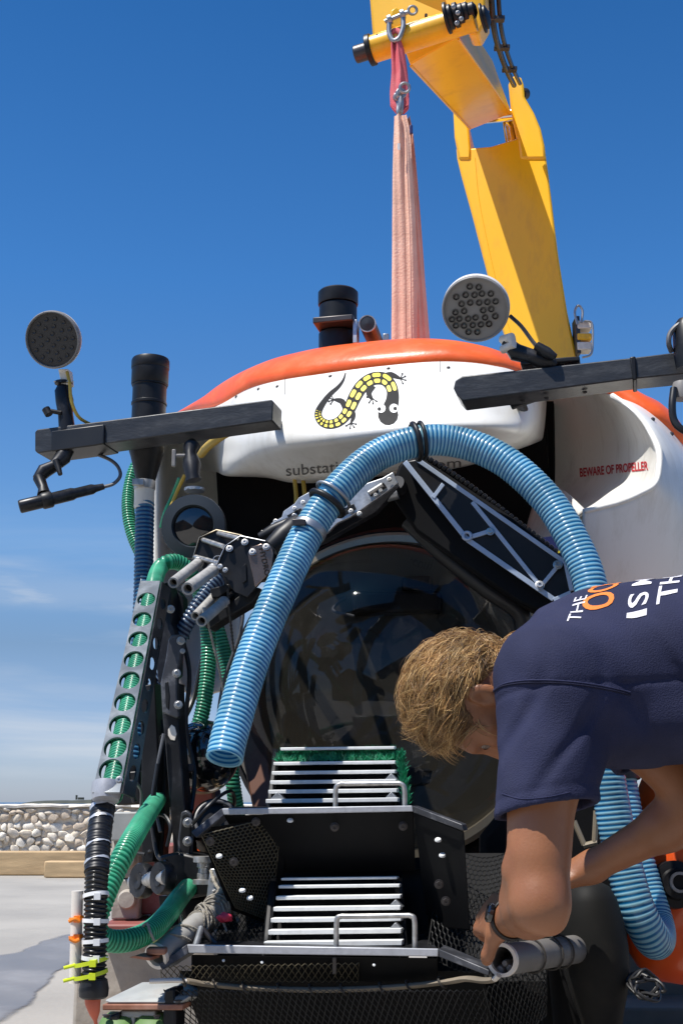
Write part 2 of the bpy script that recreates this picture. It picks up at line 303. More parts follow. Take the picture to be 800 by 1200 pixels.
class MB:
    def __init__(s): s.v = []; s.f = []; s.m = []; s.uv = {}
    def add(s, vs, fs, mi=0):
        o = len(s.v); s.v += [Vector(q) for q in vs]
        for f in fs: s.f.append([o + i for i in f]); s.m.append(mi)
        return o
    def box(s, c, size, ax=None, mi=0):
        X, Y, Z = ax or (Vector((1, 0, 0)), Vector((0, 1, 0)), Vector((0, 0, 1)))
        c = Vector(c); h = [q / 2 for q in size]
        vs = [c + X * (i * h[0]) + Y * (j * h[1]) + Z * (k * h[2]) for k in (-1, 1) for j in (-1, 1) for i in (-1, 1)]
        s.add(vs, [(0, 2, 3, 1), (4, 5, 7, 6), (0, 1, 5, 4), (2, 6, 7, 3), (0, 4, 6, 2), (1, 3, 7, 5)], mi); return s
    def prism(s, poly, ext, mi=0):
        p = [Vector(q) for q in poly]; n = len(p)
        e = [Vector(q) for q in ext] if isinstance(ext, list) else [Vector(ext)] * n
        nrm = Vector()
        for i in range(n): nrm += p[i].cross(p[(i + 1) % n])
        if nrm.dot(e[0]) > 0: p = p[::-1]; e = e[::-1]
        s.add(p + [a + b for a, b in zip(p, e)], [tuple(range(n)), tuple(range(2 * n - 1, n - 1, -1))] +
              [(i, i + n, (i + 1) % n + n, (i + 1) % n) for i in range(n)], mi); return s
    def tube(s, path, r, n=10, cap=True, mi=0, flat=1.0):
        path = [Vector(q) for q in path]; fr = frames(path)
        rs = r if isinstance(r, (list, tuple, np.ndarray)) else [r] * len(path)
        vs = []
        for (x, y, t), c, rr in zip(fr, path, rs):
            for k in range(n):
                a = 2 * math.pi * k / n; vs.append(c + x * (rr * math.cos(a)) + y * (rr * flat * math.sin(a)))
        fs = [(i * n + k, i * n + (k + 1) % n, (i + 1) * n + (k + 1) % n, (i + 1) * n + k) for i in range(len(path) - 1) for k in range(n)]
        if cap: fs += [tuple(range(n - 1, -1, -1)), tuple(range((len(path) - 1) * n, len(path) * n))]
        s.add(vs, fs, mi); return s
    def cyl(s, a, b, r, n=16, r2=None, mi=0, cap=True):
        return s.tube([a, b], [r, r if r2 is None else r2], n, cap, mi)
    def lathe(s, prof, o, axis, n=32, mi=0, close=False):
        x, y, d = frame_of(axis); o = Vector(o); vs = []
        for r, h in prof:
            for k in range(n):
                a = 2 * math.pi * k / n; vs.append(o + d * h + x * (r * math.cos(a)) + y * (r * math.sin(a)))
        m = len(prof)
        fs = [(i * n + k, i * n + (k + 1) % n, (i + 1) * n + (k + 1) % n, (i + 1) * n + k) for i in range(m - 1) for k in range(n)]
        if close: fs += [((m - 1) * n + k, (m - 1) * n + (k + 1) % n, (k + 1) % n, k) for k in range(n)]
        else:
            if prof[0][0] > 1e-6: fs.append(tuple(range(n - 1, -1, -1)))
            if prof[-1][0] > 1e-6: fs.append(tuple(range((m - 1) * n, m * n)))
        s.add(vs, fs, mi); return s
    def ring(s, o, axis, Rr, r, n=32, m=8, mi=0, a0=0, a1=2 * math.pi, xy=None):
        x, y, d = frame_of(axis)
        if xy: x, y = xy
        if a1 - a0 > 6.28:
            pts = [(Rr + r * math.cos(2 * math.pi * j / m), r * math.sin(2 * math.pi * j / m)) for j in range(m)]
            return s.lathe(pts, o, axis, n, mi, close=True)
        path = [Vector(o) + x * (Rr * math.cos(a0 + (a1 - a0) * i / n)) + y * (Rr * math.sin(a0 + (a1 - a0) * i / n)) for i in range(n + 1)]
        return s.tube(path, r, m, True, mi)
    def grid(s, g, mi=0):
        nu = len(g); nv = len(g[0])
        s.add([q for row in g for q in row], [(i * nv + j, (i + 1) * nv + j, (i + 1) * nv + j + 1, i * nv + j + 1) for i in range(nu - 1) for j in range(nv - 1)], mi); return s
    def bolt(s, p, axis, r, h=None, mi=0):
        h = h or r * 0.9; d = Vector(axis).normalized(); p = Vector(p)
        s.lathe([(r * 1.4, 0), (r * 1.4, h * .22), (r * 1.3, h * .26)], p, d, 18, mi)
        s.lathe([(r, h * .2), (r, h * .96), (r * .94, h), (r * .5, h), (r * .48, h * .6), (0, h * .6)], p, d, 6, mi); return s
    def build(s, name, m, parent=None, smooth=True, ang=38, bevel=0, bseg=2, solid=0, soff=-1, fixn=True):
        me = bpy.data.meshes.new(name)
        c = Vector()
        lo = Vector((min(q.x for q in s.v), min(q.y for q in s.v), min(q.z for q in s.v)))
        hi = Vector((max(q.x for q in s.v), max(q.y for q in s.v), max(q.z for q in s.v)))
        c = (lo + hi) / 2
        me.from_pydata([tuple(q - c) for q in s.v], [], s.f)
        ms = m if isinstance(m, list) else [m]
        for q in ms: me.materials.append(M[q] if isinstance(q, str) else q)
        if len(ms) > 1: me.polygons.foreach_set('material_index', s.m)
        if s.uv:
            u = me.uv_layers.new(name='UVMap')
            u.data.foreach_set('uv', s.uv['flat'])
        if fixn and len(s.f) < 60000 and not s.uv:
            bm = bmesh.new(); bm.from_mesh(me); bmesh.ops.recalc_face_normals(bm, faces=bm.faces); bm.to_mesh(me); bm.free()
        if smooth:
            me.shade_smooth()
            if ang < 180: me.set_sharp_from_angle(angle=R(ang))
        me.update()
        o = bpy.data.objects.new(name, me); COL.objects.link(o)
        place(o, c, parent)
        if solid:
            md = o.modifiers.new('solid', 'SOLIDIFY'); md.thickness = solid; md.offset = soff
        if bevel:
            md = o.modifiers.new('bevel', 'BEVEL'); md.width = bevel; md.segments = bseg; md.limit_method = 'ANGLE'; md.angle_limit = R(40)
        return o
WL = {}
def place(o, c, parent):
    o.location = c; WL[o.name] = Vector(c)
    if parent is not None:
        o.parent = parent; o.matrix_parent_inverse = Matrix.Translation(-WL[parent.name])
def tag(o, label=None, cat=None, group=None, kind=None):
    if label: o['label'] = label
    if cat: o['category'] = cat
    if group: o['group'] = group
    if kind: o['kind'] = kind
    return o
def thing(name, label, cat, loc, group=None):
    e = bpy.data.objects.new(name, None); COL.objects.link(e); e.empty_display_size = 0.1
    place(e, Vector(loc), None); return tag(e, label, cat, group)
_bolt = {}
def bolt(parent, p, axis, r, m='steel', name='bolt'):
    """one shared hex bolt mesh, an object of its own each time"""
    if m not in _bolt:
        b = MB(); b.bolt((0, 0, 0), (0, 0, 1), 1.0); o = b.build('bolt', m, None, ang=30)
        _bolt[m] = o.data; bpy.data.objects.remove(o)
    o = bpy.data.objects.new(name, _bolt[m]); COL.objects.link(o)
    r *= .74; q = (Vector(axis).normalized().to_track_quat('Z', 'Y')); o.rotation_euler = q.to_euler(); o.scale = (r, r, r)
    place(o, Vector(p) + Vector(axis).normalized() * (r * .45), parent); return o
def hose(name, pts, radius, pitch, m, parent=None, amp=None, n=20, sub=6, open_end=False, npts=140, rscale=None):
    path, L = resample(spline(pts, npts), pitch / sub); fr = frames(path); amp = radius * 0.06 if amp is None else amp
    b = MB(); nr = len(path)
    turns = L / pitch
    def shell(off, flip):
        base = len(b.v)
        for i in range(nr):
            x, y, t = fr[i]; c = path[i]; ph = i / (nr - 1) * turns
            for k in range(n):
                a = 2 * math.pi * k / n
                r = radius + off + amp * math.cos(2 * math.pi * (ph + k / n))
                b.v.append(c + x * (r * math.cos(a)) + y * (r * math.sin(a)))
        uvs = []
        for i in range(nr - 1):
            for k in range(n):
                k2 = (k + 1) % n
                q = [base + i * n + k, base + i * n + k2, base + (i + 1) * n + k2, base + (i + 1) * n + k]
                w = [(k / n, i / (nr - 1) * turns), ((k + 1) / n, i / (nr - 1) * turns), ((k + 1) / n, (i + 1) / (nr - 1) * turns), (k / n, (i + 1) / (nr - 1) * turns)]
                if flip: q = q[::-1]; w = w[::-1]
                b.f.append(q); b.m.append(0); uvs += w
        return base, uvs
    o, uvs = shell(0, False)
    if open_end:
        i2, u2 = shell(-0.005, True); uvs += u2
        for k in range(n):
            k2 = (k + 1) % n; b.f.append([o + k, i2 + k, i2 + k2, o + k2]); b.m.append(0); uvs += [(0, 0)] * 4
    b.uv['flat'] = [c for w in uvs for c in w]
    ob = b.build(name, m, parent, ang=180)
    return ob, path
def netting(name, corners, nu, nv, wire, m, parent, bulge=None, kind='hex'):
    """open net on a 4-cornered patch: hexagon or diamond cells, each strand a real strip"""
    A, B, C_, D_ = [Vector(q) for q in corners]
    def pt(u, v):
        q = A.lerp(B, u).lerp(D_.lerp(C_, u), v)
        if bulge: q = q + bulge(u, v)
        return q
    me = bpy.data.meshes.new(name); bm = bmesh.new(); cache = {}
    def vert(u, v):
        k = (round(u * 4096), round(v * 4096))
        if k not in cache: cache[k] = bm.verts.new(pt(min(max(u, 0), 1), min(max(v, 0), 1)))
        return cache[k]
    for j in range(nv):
        for i in range(nu + 1):
            cu = (i + (0.5 if j % 2 else 0)) / nu; cv = (j + 0.5) / nv
            if kind == 'hex': offs = [(0.5, -1 / 3), (0.5, 1 / 3), (0, 2 / 3), (-0.5, 1 / 3), (-0.5, -1 / 3), (0, -2 / 3)]
            else: offs = [(0.5, 0), (0, 1), (-0.5, 0), (0, -1)]
            vs = []
            for a, b_ in offs:
                w = vert(cu + a / nu, cv + b_ / nv)
                if w not in vs: vs.append(w)
            if len(vs) >= 3:
                try: bm.faces.new(vs)
                except ValueError: pass
    c = sum((v.co for v in bm.verts), Vector()) / len(bm.verts)
    for v in bm.verts: v.co -= c
    bm.to_mesh(me); bm.free(); me.materials.append(M[m])
    o = bpy.data.objects.new(name, me); COL.objects.link(o); place(o, c, parent)
    md = o.modifiers.new('strands', 'WIREFRAME'); md.thickness = wire; md.use_even_offset = False; md.use_boundary = True
    tag(o, kind='stuff'); return o
def catmull_grid(rows, nu, nv):
    cols = [spline(r, nv) for r in rows]
    return [list(x) for x in zip(*[spline([cols[i][j] for i in range(len(rows))], nu) for j in range(nv)])]
def bvh_of(o):
    me = o.data; c = WL[o.name]
    return BVHTree.FromPolygons([c + v.co for v in me.vertices], [tuple(p.vertices) for p in me.polygons])
def onto(bvh, px, py, off):
    h, nrm, _, _ = bvh.ray_cast(ORG, ray(px, py).normalized())
    if h is None: return None
    if nrm.dot(ray(px, py)) > 0: nrm = -nrm
    return h + nrm * off
def text_pts(txt, bold=0.0):
    cu = bpy.data.curves.new('t', 'FONT'); cu.body = txt; cu.size = 1; cu.offset = bold; cu.resolution_u = 4
    o = bpy.data.objects.new('t', cu); COL.objects.link(o)
    dg = bpy.context.evaluated_depsgraph_get(); me = bpy.data.meshes.new_from_object(o.evaluated_get(dg))
    bm = bmesh.new(); bm.from_mesh(me); bmesh.ops.triangulate(bm, faces=bm.faces)
    for _ in range(2):
        bmesh.ops.subdivide_edges(bm, edges=[e for e in bm.edges if e.calc_length() > 0.25], cuts=1)
        bmesh.ops.triangulate(bm, faces=bm.faces)
    vs = [(v.co.x, v.co.y) for v in bm.verts]; bm.verts.index_update(); fs = [tuple(v.index for v in f.verts) for f in bm.faces]; bm.free()
    bpy.data.objects.remove(o); bpy.data.curves.remove(cu)
    return vs, fs
def lettering(name, txt, mapf, m, parent, bold=0.0):
    """flat print laid on a surface; mapf takes text x in 0..1 along the line and y in letter heights"""
    vs, fs = text_pts(txt, bold); w = max(v[0] for v in vs); x0 = min(v[0] for v in vs)
    out = [mapf((x - x0) / (w - x0), y / 0.72) for x, y in vs]
    ok = [q is not None for q in out]; b = MB()
    idx = {}; 
    for i, q in enumerate(out):
        if ok[i]: idx[i] = len(b.v); b.v.append(q)
    for f in fs:
        if all(ok[i] for i in f): b.f.append([idx[i] for i in f]); b.m.append(0)
    return b.build(name, m, parent, smooth=False, fixn=False) if b.f else None

# ------------------------------------------------------------------ the setting: concrete quay, sea, headland, wall
def ground_mat():
    m = mat('quay_concrete', (0.33, 0.308, 0.270), 0.8, var=0.12, scale=0.9, bump=0.35, bscale=30, dirt=(0.25, 0.235, 0.21), dirt_amt=0.6, dirt_scale=1.5)
    return m
M['quay'] = ground_mat()
M['wet'] = mat('wet_concrete', (0.19, 0.18, 0.17), 0.42, var=0.2, scale=1.4, dirt=(0.30, 0.29, 0.28), dirt_amt=0.7, dirt_scale=1.6)
M['sea'] = mat('sea_water', (0.02, 0.07, 0.14), 0.2, var=0.2, scale=0.02, bump=0.5, bscale=0.6)
M['hill'] = mat('dry_scrub', (0.055, 0.06, 0.045), 0.9, var=0.3, scale=0.05)
b = MB()
xs = np.linspace(-60, 60, 25); ys = np.concatenate([np.linspace(-60, 0, 9), np.linspace(1, 23, 23)])
b.grid([[Vector((x, y, 0)) for y in ys] for x in xs])
tag(b.build('ground', 'quay', smooth=False), kind='structure')
b = MB(); b.box((0, 23.1, -1.2), (120, 0.2, 2.36)); tag(b.build('quay_face', 'quay', smooth=False), kind='structure')
b = MB(); b.add([(-30000, 23.2, -1.8), (30000, 23.2, -1.8), (30000, 40000, -1.8), (-30000, 40000, -1.8)], [(0, 1, 2, 3)])
tag(b.build('sea', 'sea', smooth=False), kind='structure')
# wet stain, ragged outline, on the ground left of the craft
b = MB(); pc_ = G(22, 1138); pa_ = (G(122, 1093) - G(-90, 1190)) / 2; pb_ = G(20, 1110) - pc_
q = [pc_ + pa_ * (math.cos(a) * (1 + .07 * math.sin(5 * a))) + pb_ * (math.sin(a) * (1 + .22 * math.sin(3 * a + 1) + .10 * math.sin(7 * a))) for a in np.linspace(0, 2 * math.pi, 91)[:-1]]
cc = sum(q, Vector()) / len(q)
for p in q: p.z = 0.004
cc.z = .004
n_ = len(q); b = MB(); uvs = []; lv = (0.0, .5, .75, .88, 1.0, 1.12)
for t in lv: b.v += [cc.lerp(p, t) for p in q]
for k in range(len(lv) - 1):
    for i_ in range(n_):
        i2 = (i_ + 1) % n_; b.f.append([k * n_ + i_, k * n_ + i2, (k + 1) * n_ + i2, (k + 1) * n_ + i_]); b.m.append(0)
        uvs += [i_ / n_, lv[k] / 1.12, (i_ + 1) / n_, lv[k] / 1.12, (i_ + 1) / n_, lv[k + 1] / 1.12, i_ / n_, lv[k + 1] / 1.12]
b.uv['flat'] = uvs
wm = M['wet']; wn_ = wm.node_tree.nodes; wk_ = wm.node_tree.links
tr_ = wn_.new('ShaderNodeBsdfTransparent'); mi_ = wn_.new('ShaderNodeMixShader'); uv_ = wn_.new('ShaderNodeUVMap'); su_ = wn_.new('ShaderNodeSeparateXYZ'); wk_.new(uv_.outputs[0], su_.inputs[0])
no_ = wn_.new('ShaderNodeTexNoise'); no_.inputs['Scale'].default_value = 3.5; no_.inputs['Detail'].default_value = 8; tc_ = wn_.new('ShaderNodeTexCoord'); wk_.new(tc_.outputs['Object'], no_.inputs['Vector'])
ad_ = wn_.new('ShaderNodeMath'); ad_.operation = 'MULTIPLY_ADD'; ad_.inputs[1].default_value = .45; wk_.new(no_.outputs['Fac'], ad_.inputs[0]); wk_.new(su_.outputs['Y'], ad_.inputs[2])
mr_ = wn_.new('ShaderNodeMapRange'); mr_.interpolation_type = 'SMOOTHSTEP'; mr_.inputs['From Min'].default_value = .98; mr_.inputs['From Max'].default_value = 1.13; wk_.new(ad_.outputs[0], mr_.inputs['Value'])
wk_.new(mr_.outputs[0], mi_.inputs[0]); wk_.new(wn_['Principled BSDF'].outputs[0], mi_.inputs[1]); wk_.new(tr_.outputs[0], mi_.inputs[2]); wk_.new(mi_.outputs[0], wn_['Material Output'].inputs['Surface'])
tag(b.build('puddle', 'wet', smooth=False), kind='structure')
# low dark headland on the horizon with two sheds
b = MB(); rows = []
for i in range(41):
    t = i / 40; x = -560 + 330 * t
    h = 5.5 * math.sin(math.pi * t) ** .5 + 2.5 * math.exp(-((t - .62) / .16) ** 2) + 0.7 * math.sin(19 * t) + rng.normal(0, .25)
    rows.append([Vector((x, 2300, -1.8)), Vector((x, 2310, max(h, 0) * .8 - 1.0)), Vector((x, 2350, max(h, .1))), Vector((x, 2420, max(h, .1))), Vector((x, 2500, -1.8))])
b.grid(rows); tag(b.build('headland', 'hill'), kind='structure')
b = MB(); b.box((-470, 2330, 9), (3, 3, 8)); b.box((-462, 2330, 7), (10, 6, 4))
tag(b.build('lighthouse', 'hill', smooth=False), 'small dark hut and mast on the far headland left of the hoses', 'building')

# dry stone wall: each stone its own block
WY, WTOP = 16.2, 0.775
wall = thing('stone_wall', 'low cream coral stone wall with a pale flat cap by the sea', 'wall', (-1.0, WY, 0))
b = MB(); b.box((-1.0, WY + .170, (WTOP - .05) / 2), (13, .30, WTOP - .05)); b.build('mortar_core', mat('lime_mortar', (0.62, 0.54, 0.43), .95, var=.2, bump=.5, bscale=8), wall, smooth=False)
def stone_mesh(seed):
    r2 = np.random.default_rng(seed); bm = bmesh.new(); bmesh.ops.create_icosphere(bm, subdivisions=2, radius=1)
    pl = [(Vector(r2.normal(0, 1, 3)).normalized(), r2.uniform(.52, .85)) for _ in range(13)] + [(Vector((r2.normal(0, .10), -1, r2.normal(0, .10))).normalized(), r2.uniform(.42, .55))]
    for v in bm.verts:
        for nrm, d in pl:
            e = v.co.dot(nrm) - d
            if e > 0: v.co -= nrm * e * .9
        v.co.y *= .8
    me = bpy.data.meshes.new('stone'); bm.to_mesh(me); bm.free(); me.materials.append(M['stone%d' % (seed % 4)]); me.shade_smooth(); me.set_sharp_from_angle(angle=R(28)); return me
sm = [stone_mesh(i) for i in range(12)]
spots = []; z = 0.02; row = 0
while z < WTOP - .10:
    rh = rng.uniform(.070, .115); rh = min(rh, WTOP - .06 - z); x = -7.5 + rng.uniform(0, .2)
    while x < 5.4:
        w = rng.uniform(.070, .175); spots.append((x + w / 2, z + rh / 2 + rng.normal(0, .016), w, rh)); x += w * .97
    z += rh * .96; row += 1
spots.sort(key=lambda s: abs(s[0] + 3.3))
rest = MB()
for i, (x, z, w, h) in enumerate(spots):
    me = sm[int(rng.integers(12))]; sc = (w * .70, .15, h * .80); rot = rng.normal(0, .22)
    if i < 290:
        o = bpy.data.objects.new('stone', me); COL.objects.link(o); o.scale = sc; o.rotation_euler = (rng.normal(0, .1), rot, rng.normal(0, .15))
        place(o, (x, WY + .045 + rng.normal(0, .012), z), wall)
    else:
        mt = Matrix.Translation((x, WY + .045, z)) @ Matrix.Rotation(rot, 4, 'Y') @ Matrix.Diagonal((*sc, 1))
        rest.add([mt @ v.co for v in me.vertices], [tuple(p.vertices) for p in me.polygons], int(rng.integers(4)))
o = rest.build('stone', ['stone0', 'stone1', 'stone2', 'stone3'], wall, ang=28, fixn=False); tag(o, kind='stuff')
b = MB(); rows = []
for i in range(120):
    x = -7.5 + 13 * i / 119; zt = WTOP + rng.normal(0, .006)
    rows.append([Vector((x, WY - .03 + rng.normal(0, .012), WTOP - .035 + rng.normal(0, .008))), Vector((x, WY - .03 + rng.normal(0, .010), zt - .012)), Vector((x, WY + .01, zt)), Vector((x, WY + .40, zt)), Vector((x, WY + .42, WTOP - .055))])
b.grid(rows); b.build('cap', 'stone3', wall, ang=50)
# timber beams lying in front of the wall
def beam(label, c, size, rot):
    b = MB(); X = Vector((math.cos(rot), math.sin(rot), 0)); Y = Vector((-math.sin(rot), math.cos(rot), 0)); b.box(c, size, (X, Y, UP))
    return tag(b.build('timber_beam', 'wood', bevel=.012), label, 'beam')
beam('long squared timber beam on the quay along the foot of the stone wall', (-4.6, 14.95, .132), (3.9, .26, .255), 0.0)
beam('short pale timber lying in front of the end of the long beam', (-2.96, 14.45, .09), (.50, .2, .17), -.05)
beam('long timber beam on the quay far behind the orange pod', (7.2, 13.2, .12), (5.5, .24, .24), 0.02)

# ------------------------------------------------------------------ the crane
crane = thing('crane', 'yellow loader crane with folded boom reaching down over the craft', 'crane', (1.17, 6.1, 0))
BK = Vector((0.075, .34, 0.0))
def pp(l, Y): return [P(x, y, Y + (dy[0] if dy else 0)) for x, y, *dy in l]
b = MB()
def pb(l, dy=0):          # the boom's front plane, turned a little to the left and leaning back
    out = []
    for x, y in l:
        r = ray(x, y); t = (6.38 + dy + .06 * CAMZ) / (r.y + .60 * r.x - .06 * r.z); out.append(ORG + r * t)
    return out
web = [(534, 172), (551, 173), (575, 171), (607, 161), (637, 168), (642, 205), (652, 290), (664, 365), (678, 430), (690, 520), (700, 640), (630, 640), (612, 500), (597, 412), (580, 358), (566, 304), (550, 242), (540, 206), (535, 185)]
b.prism(pb(web), BK)
o = b.build('main_boom', 'yellow', crane, bevel=.012)
b = MB(); b.prism(pb([(530, 120), (537, 130), (548, 142), (551, 173), (551, 186), (537, 186), (532, 160)], -.012), BK * 1.08); b.build('cheek_plate', 'yellow', crane, bevel=.012)
b = MB(); b.prism(pb([(595, 98), (598, 90), (604, 87), (610, 90), (613, 98), (614, 112), (625, 131), (633, 150), (637.5, 170), (639, 186), (609, 186), (606, 162), (598, 130)], -.012), BK * 1.08); b.build('cheek_plate', 'yellow', crane, bevel=.014)
# weld bead and side seam
b = MB(); b.tube(spline(pb([(556, 185), (561, 235), (574, 300), (588, 358), (603, 412), (616, 500)]), 30), .003, 6); b.build('weld_seam', 'yellow', crane)
b = MB(); b.cyl(P(560, 138, 6.3), P(604, 134, 6.2), .035, 20); b.build('hinge_pin', 'chrome', crane)
b = MB(); b.cyl(P(611, 110, 6.10), P(616, 110, 6.12), .03, 20); b.build('hinge_cap', 'pin', crane, bevel=.004)
# jib: box girder from the hinge down and out to the tip
A = P(480, 76, 4.80); B = P(536, 44, 4.66); C_ = P(599, 133, 6.10); D_ = P(551, 152, 6.22)
jax = ((B + A) / 2 - (C_ + D_) / 2).normalized(); wid = (B - A).normalized(); jn = jax.cross(wid).normalized()
if jn.z < 0: jn = -jn
b = MB(); b.prism([A, B, C_, D_], jn * .30); b.build('jib', 'yellow', crane, bevel=.008)
b = MB(); 
for s, t in ((A, D_), (B, C_)):
    b.tube([s + jax * -.02, t + jax * .02], .006, 6)
b.build('weld_seam', 'yellow', crane)
# rod end seen in the window under the jib
b = MB(); b.cyl(P(592, 130, 6.28), P(600, 176, 6.28), .030, 16); b.build('cylinder_rod', 'chrome', crane)
# second fold rising out of the tip
q0 = [P(429, -60, 4.75), P(437, 48, 4.72), P(548, 12, 4.62), P(545, -90, 4.62)]
b = MB(); b.prism(q0, Vector((.02, .20, .03))); b.build('extension_box', 'yellow', crane, bevel=.008)
q0 = [P(474, -60, 4.735), P(479, 20, 4.712), P(484, 20, 4.707), P(479, -60, 4.73)]
b = MB(); b.prism(q0, Vector((0, -.012, 0))); b.build('stiffener_rib', 'yellow', crane)
ta, tb = P(436, 58, 4.66), P(556, 20, 4.52); tax = (tb - ta).normalized()
b = MB(); b.cyl(ta, tb, .055, 28); b.build('tip_tube', 'yellow', crane, bevel=.004)
b = MB(); b.cyl(ta - tax * .018, ta + tax * .004, .064, 24); b.build('end_collar', 'black', crane, bevel=.003)
b = MB(); b.cyl(ta - tax * .075, ta - tax * .018, .036, 20); b.build('end_pin', 'pin', crane, bevel=.005)
for x, y in ((442, 41), (499, 17)):
    b = MB(); p = P(x, y, 4.60); b.cyl(p, p + Vector((0, .015, 0)), .006, 10); b.build('grease_hole', 'pin', crane)
# blocks and hydraulic fittings right of the tip
for cx, cy, r, l, m in ((521, 22, .062, .03, 'black'), (531, 19, .05, .04, 'black'), (541, 16, .040, .05, 'black'), (563, 22, .058, .025, 'black')):
    p = P(cx, cy, 4.50); b = MB(); b.lathe([(r * .5, 0), (r, .004), (r, l * .5), (r * .8, l * .6), (r * .8, l), (r * .4, l + .01)], p, tax, 24); b.build('sheave', m, crane, bevel=.002)
for x, y in ((531, 8), (536, 15), (540, 22), (535, 27)):
    bolt(crane, P(x, y, 4.42), (-.1, -1, -.3), .009)
b = MB(); b.prism(pp([(541, -20), (567, -30), (569, 25), (560, 40), (549, 40), (543, 20)], 4.60), Vector((.03, .12, .02))); b.build('link_plate', 'yellow', crane, bevel=.01)
pth = spline([P(574, -20, 4.75), P(578, 30, 4.9), P(585, 60, 5.2), P(594, 84, 5.5), P(602, 100, 5.9)], 40)
b = MB(); b.tube(pth, .013, 10); b.build('hydraulic_hose', 'cable_black', crane)
b = MB(); b.tube([p + Vector((.03, 0, .01)) for p in pth], .010, 10); b.build('hydraulic_hose', 'cable_black', crane)
for i, t in enumerate((8, 18, 28)):
    b = MB(); b.box(pth[t] + Vector((.015, 0, .0)), (.07, .03, .02)); b.build('hose_clip', 'pin', crane, bevel=.003)
# coupling block on the right edge of the boom
for k, (cy, m) in enumerate(((383, 'pvc_white'), (397, 'yellow'), (408, 'pvc_white'))):
    b = MB(); b.box(P(683, cy, 5.86), (.070, .07, .042 if k != 1 else .035), mi=0); b.build('coupling', m, crane, bevel=.006)
b = MB(); b.box(P(675, 396, 5.88), (.02, .1, .19)); b.build('coupling_bracket', 'pin', crane, bevel=.003)
b = MB(); b.tube(spline([P(x, y, 5.81) for x, y in ((676, 380), (673, 366), (677, 358), (682, 364), (681, 378))], 24), .006, 8); b.build('pull_ring', 'galv', crane)
b = MB(); b.tube(spline([P(x, y, 5.81) for x, y in ((684, 376), (693, 379), (694, 400), (692, 415), (682, 419))], 30), .0055, 8); b.build('pull_ring', 'galv', crane)
# foot of the crane behind the craft
b = MB(); b.box((1.17, 6.1, 1.15), (.30, .42, 2.3)); b.build('column', 'yellow', crane, bevel=.02)
b = MB(); b.box((1.17, 6.2, .15), (.5, .9, .3)); b.build('base', 'pin', crane, bevel=.03)

# slings and shackles
def shackle(label, c, w, h, r, axis_pin, down):
    e = thing('shackle', label, 'shackle', c, None)
    d = Vector(down).normalized(); x = Vector(axis_pin).normalized(); c = Vector(c)
    path = spline([c - x * w * .5, c - x * w * .55 + d * h * .35, c - x * w * .52 + d * h * .62, c - x * w * .28 + d * h * .92, c + d * h, c + x * w * .28 + d * h * .92, c + x * w * .52 + d * h * .62, c + x * w * .55 + d * h * .35, c + x * w * .5], 36)
    b = MB(); b.tube(path, r, 12); b.build('bow', 'galv', e)
    for s in (-1, 1):
        b = MB(); b.lathe([(r * 1.0, -r), (r * 1.9, -r * .8), (r * 1.9, r * .8), (r, r)], c + x * (s * w * .5), x, 18); b.build('eye', 'galv', e, bevel=.002)
    b = MB(); b.cyl(c - x * (w * .5 + r * 2), c + x * (w * .5 + r * 2.2), r * .85, 14); b.build('pin', 'galv', e)
    b = MB(); b.ring(c + x * (w * .5 + r * 4.0), Vector((0, 1, .2)), r * 1.6, r * .55, 20, 8); b.build('pin_eye', 'galv', e)
    return e
shackle('grey bow shackle hung on the crane tip holding the pink sling', P(464, 20, 4.56), .055, .105, .0105, (1, -.25, .30), (-.01, 0, -1))
b = MB(); b.prism(pp([(456, 30), (458, 12), (464, 8), (470, 12), (472, 26), (464, 34)], 4.60), Vector((0, .02, 0))); b.build('lifting_lug', 'yellow', crane, bevel=.004)
shackle('small grey shackle joining the pink sling to the peach sling', P(468, 112, 4.53), .026, .075, .0115, (.3, -1, 0), (0, 0, -1))
def webbing(paths, wids, thick, m, name, parent, fold=0.0, seed=0):
    """a strap: a closed ribbon whose section is gathered into soft folds"""
    r2 = np.random.default_rng(seed)
    b = MB(); n = len(paths); k = 15; fr = []
    ph = r2.uniform(0, 6, 4)
    g = []
    for i, (c, w) in enumerate(zip(paths, wids)):
        t = i / (n - 1); rowf = []; rowb = []
        for j in range(k):
            u = j / (k - 1) - .5
            dz = fold * (math.sin(u * 9 + ph[0] + 2 * t) * .6 + math.sin(u * 17 + ph[1] - 3 * t) * .4) * (1.3 - t)
            p = c + Vector((u * w, dz + .02 * abs(u), 0)); rowf.append(p); rowb.append(p + Vector((0, thick, 0)))
        g.append(rowf + rowb[::-1] + [rowf[0]])
    b.grid(g); return b.build(name, m, parent, ang=80)
e = thing('lifting_sling', 'pink red webbing sling looped short between the two shackles', 'sling', P(468, 128, 4.53))
c = spline([P(464, 42, 4.56), P(466, 58, 4.555), P(468, 80, 4.545), P(468, 100, 4.54), P(468, 118, 4.535), P(468, 128, 4.53)], 34)
w = np.interp(np.linspace(0, 1, 34), [0, .15, .4, .65, .85, 1], [.040, .052, .062, .076, .072, .030])
webbing(c, w, .010, 'sling_pink', 'front_strap', e, .010, 1)
webbing([p + Vector((.004, .022, 0)) for p in c], w * .95, .008, 'sling_pink', 'back_strap', e, .008, 2)
b = MB(); b.tube(spline([P(464, 40, 4.58) + Vector((-.02, 0, 0)), P(464, 36, 4.57), P(465, 40, 4.56) + Vector((.018, 0, 0))], 12), .012, 10); b.build('loop', 'sling_pink', e)
e = thing('lifting_sling', 'long faded peach webbing sling running down to the orange roof rim', 'sling', P(482, 396, 4.45))
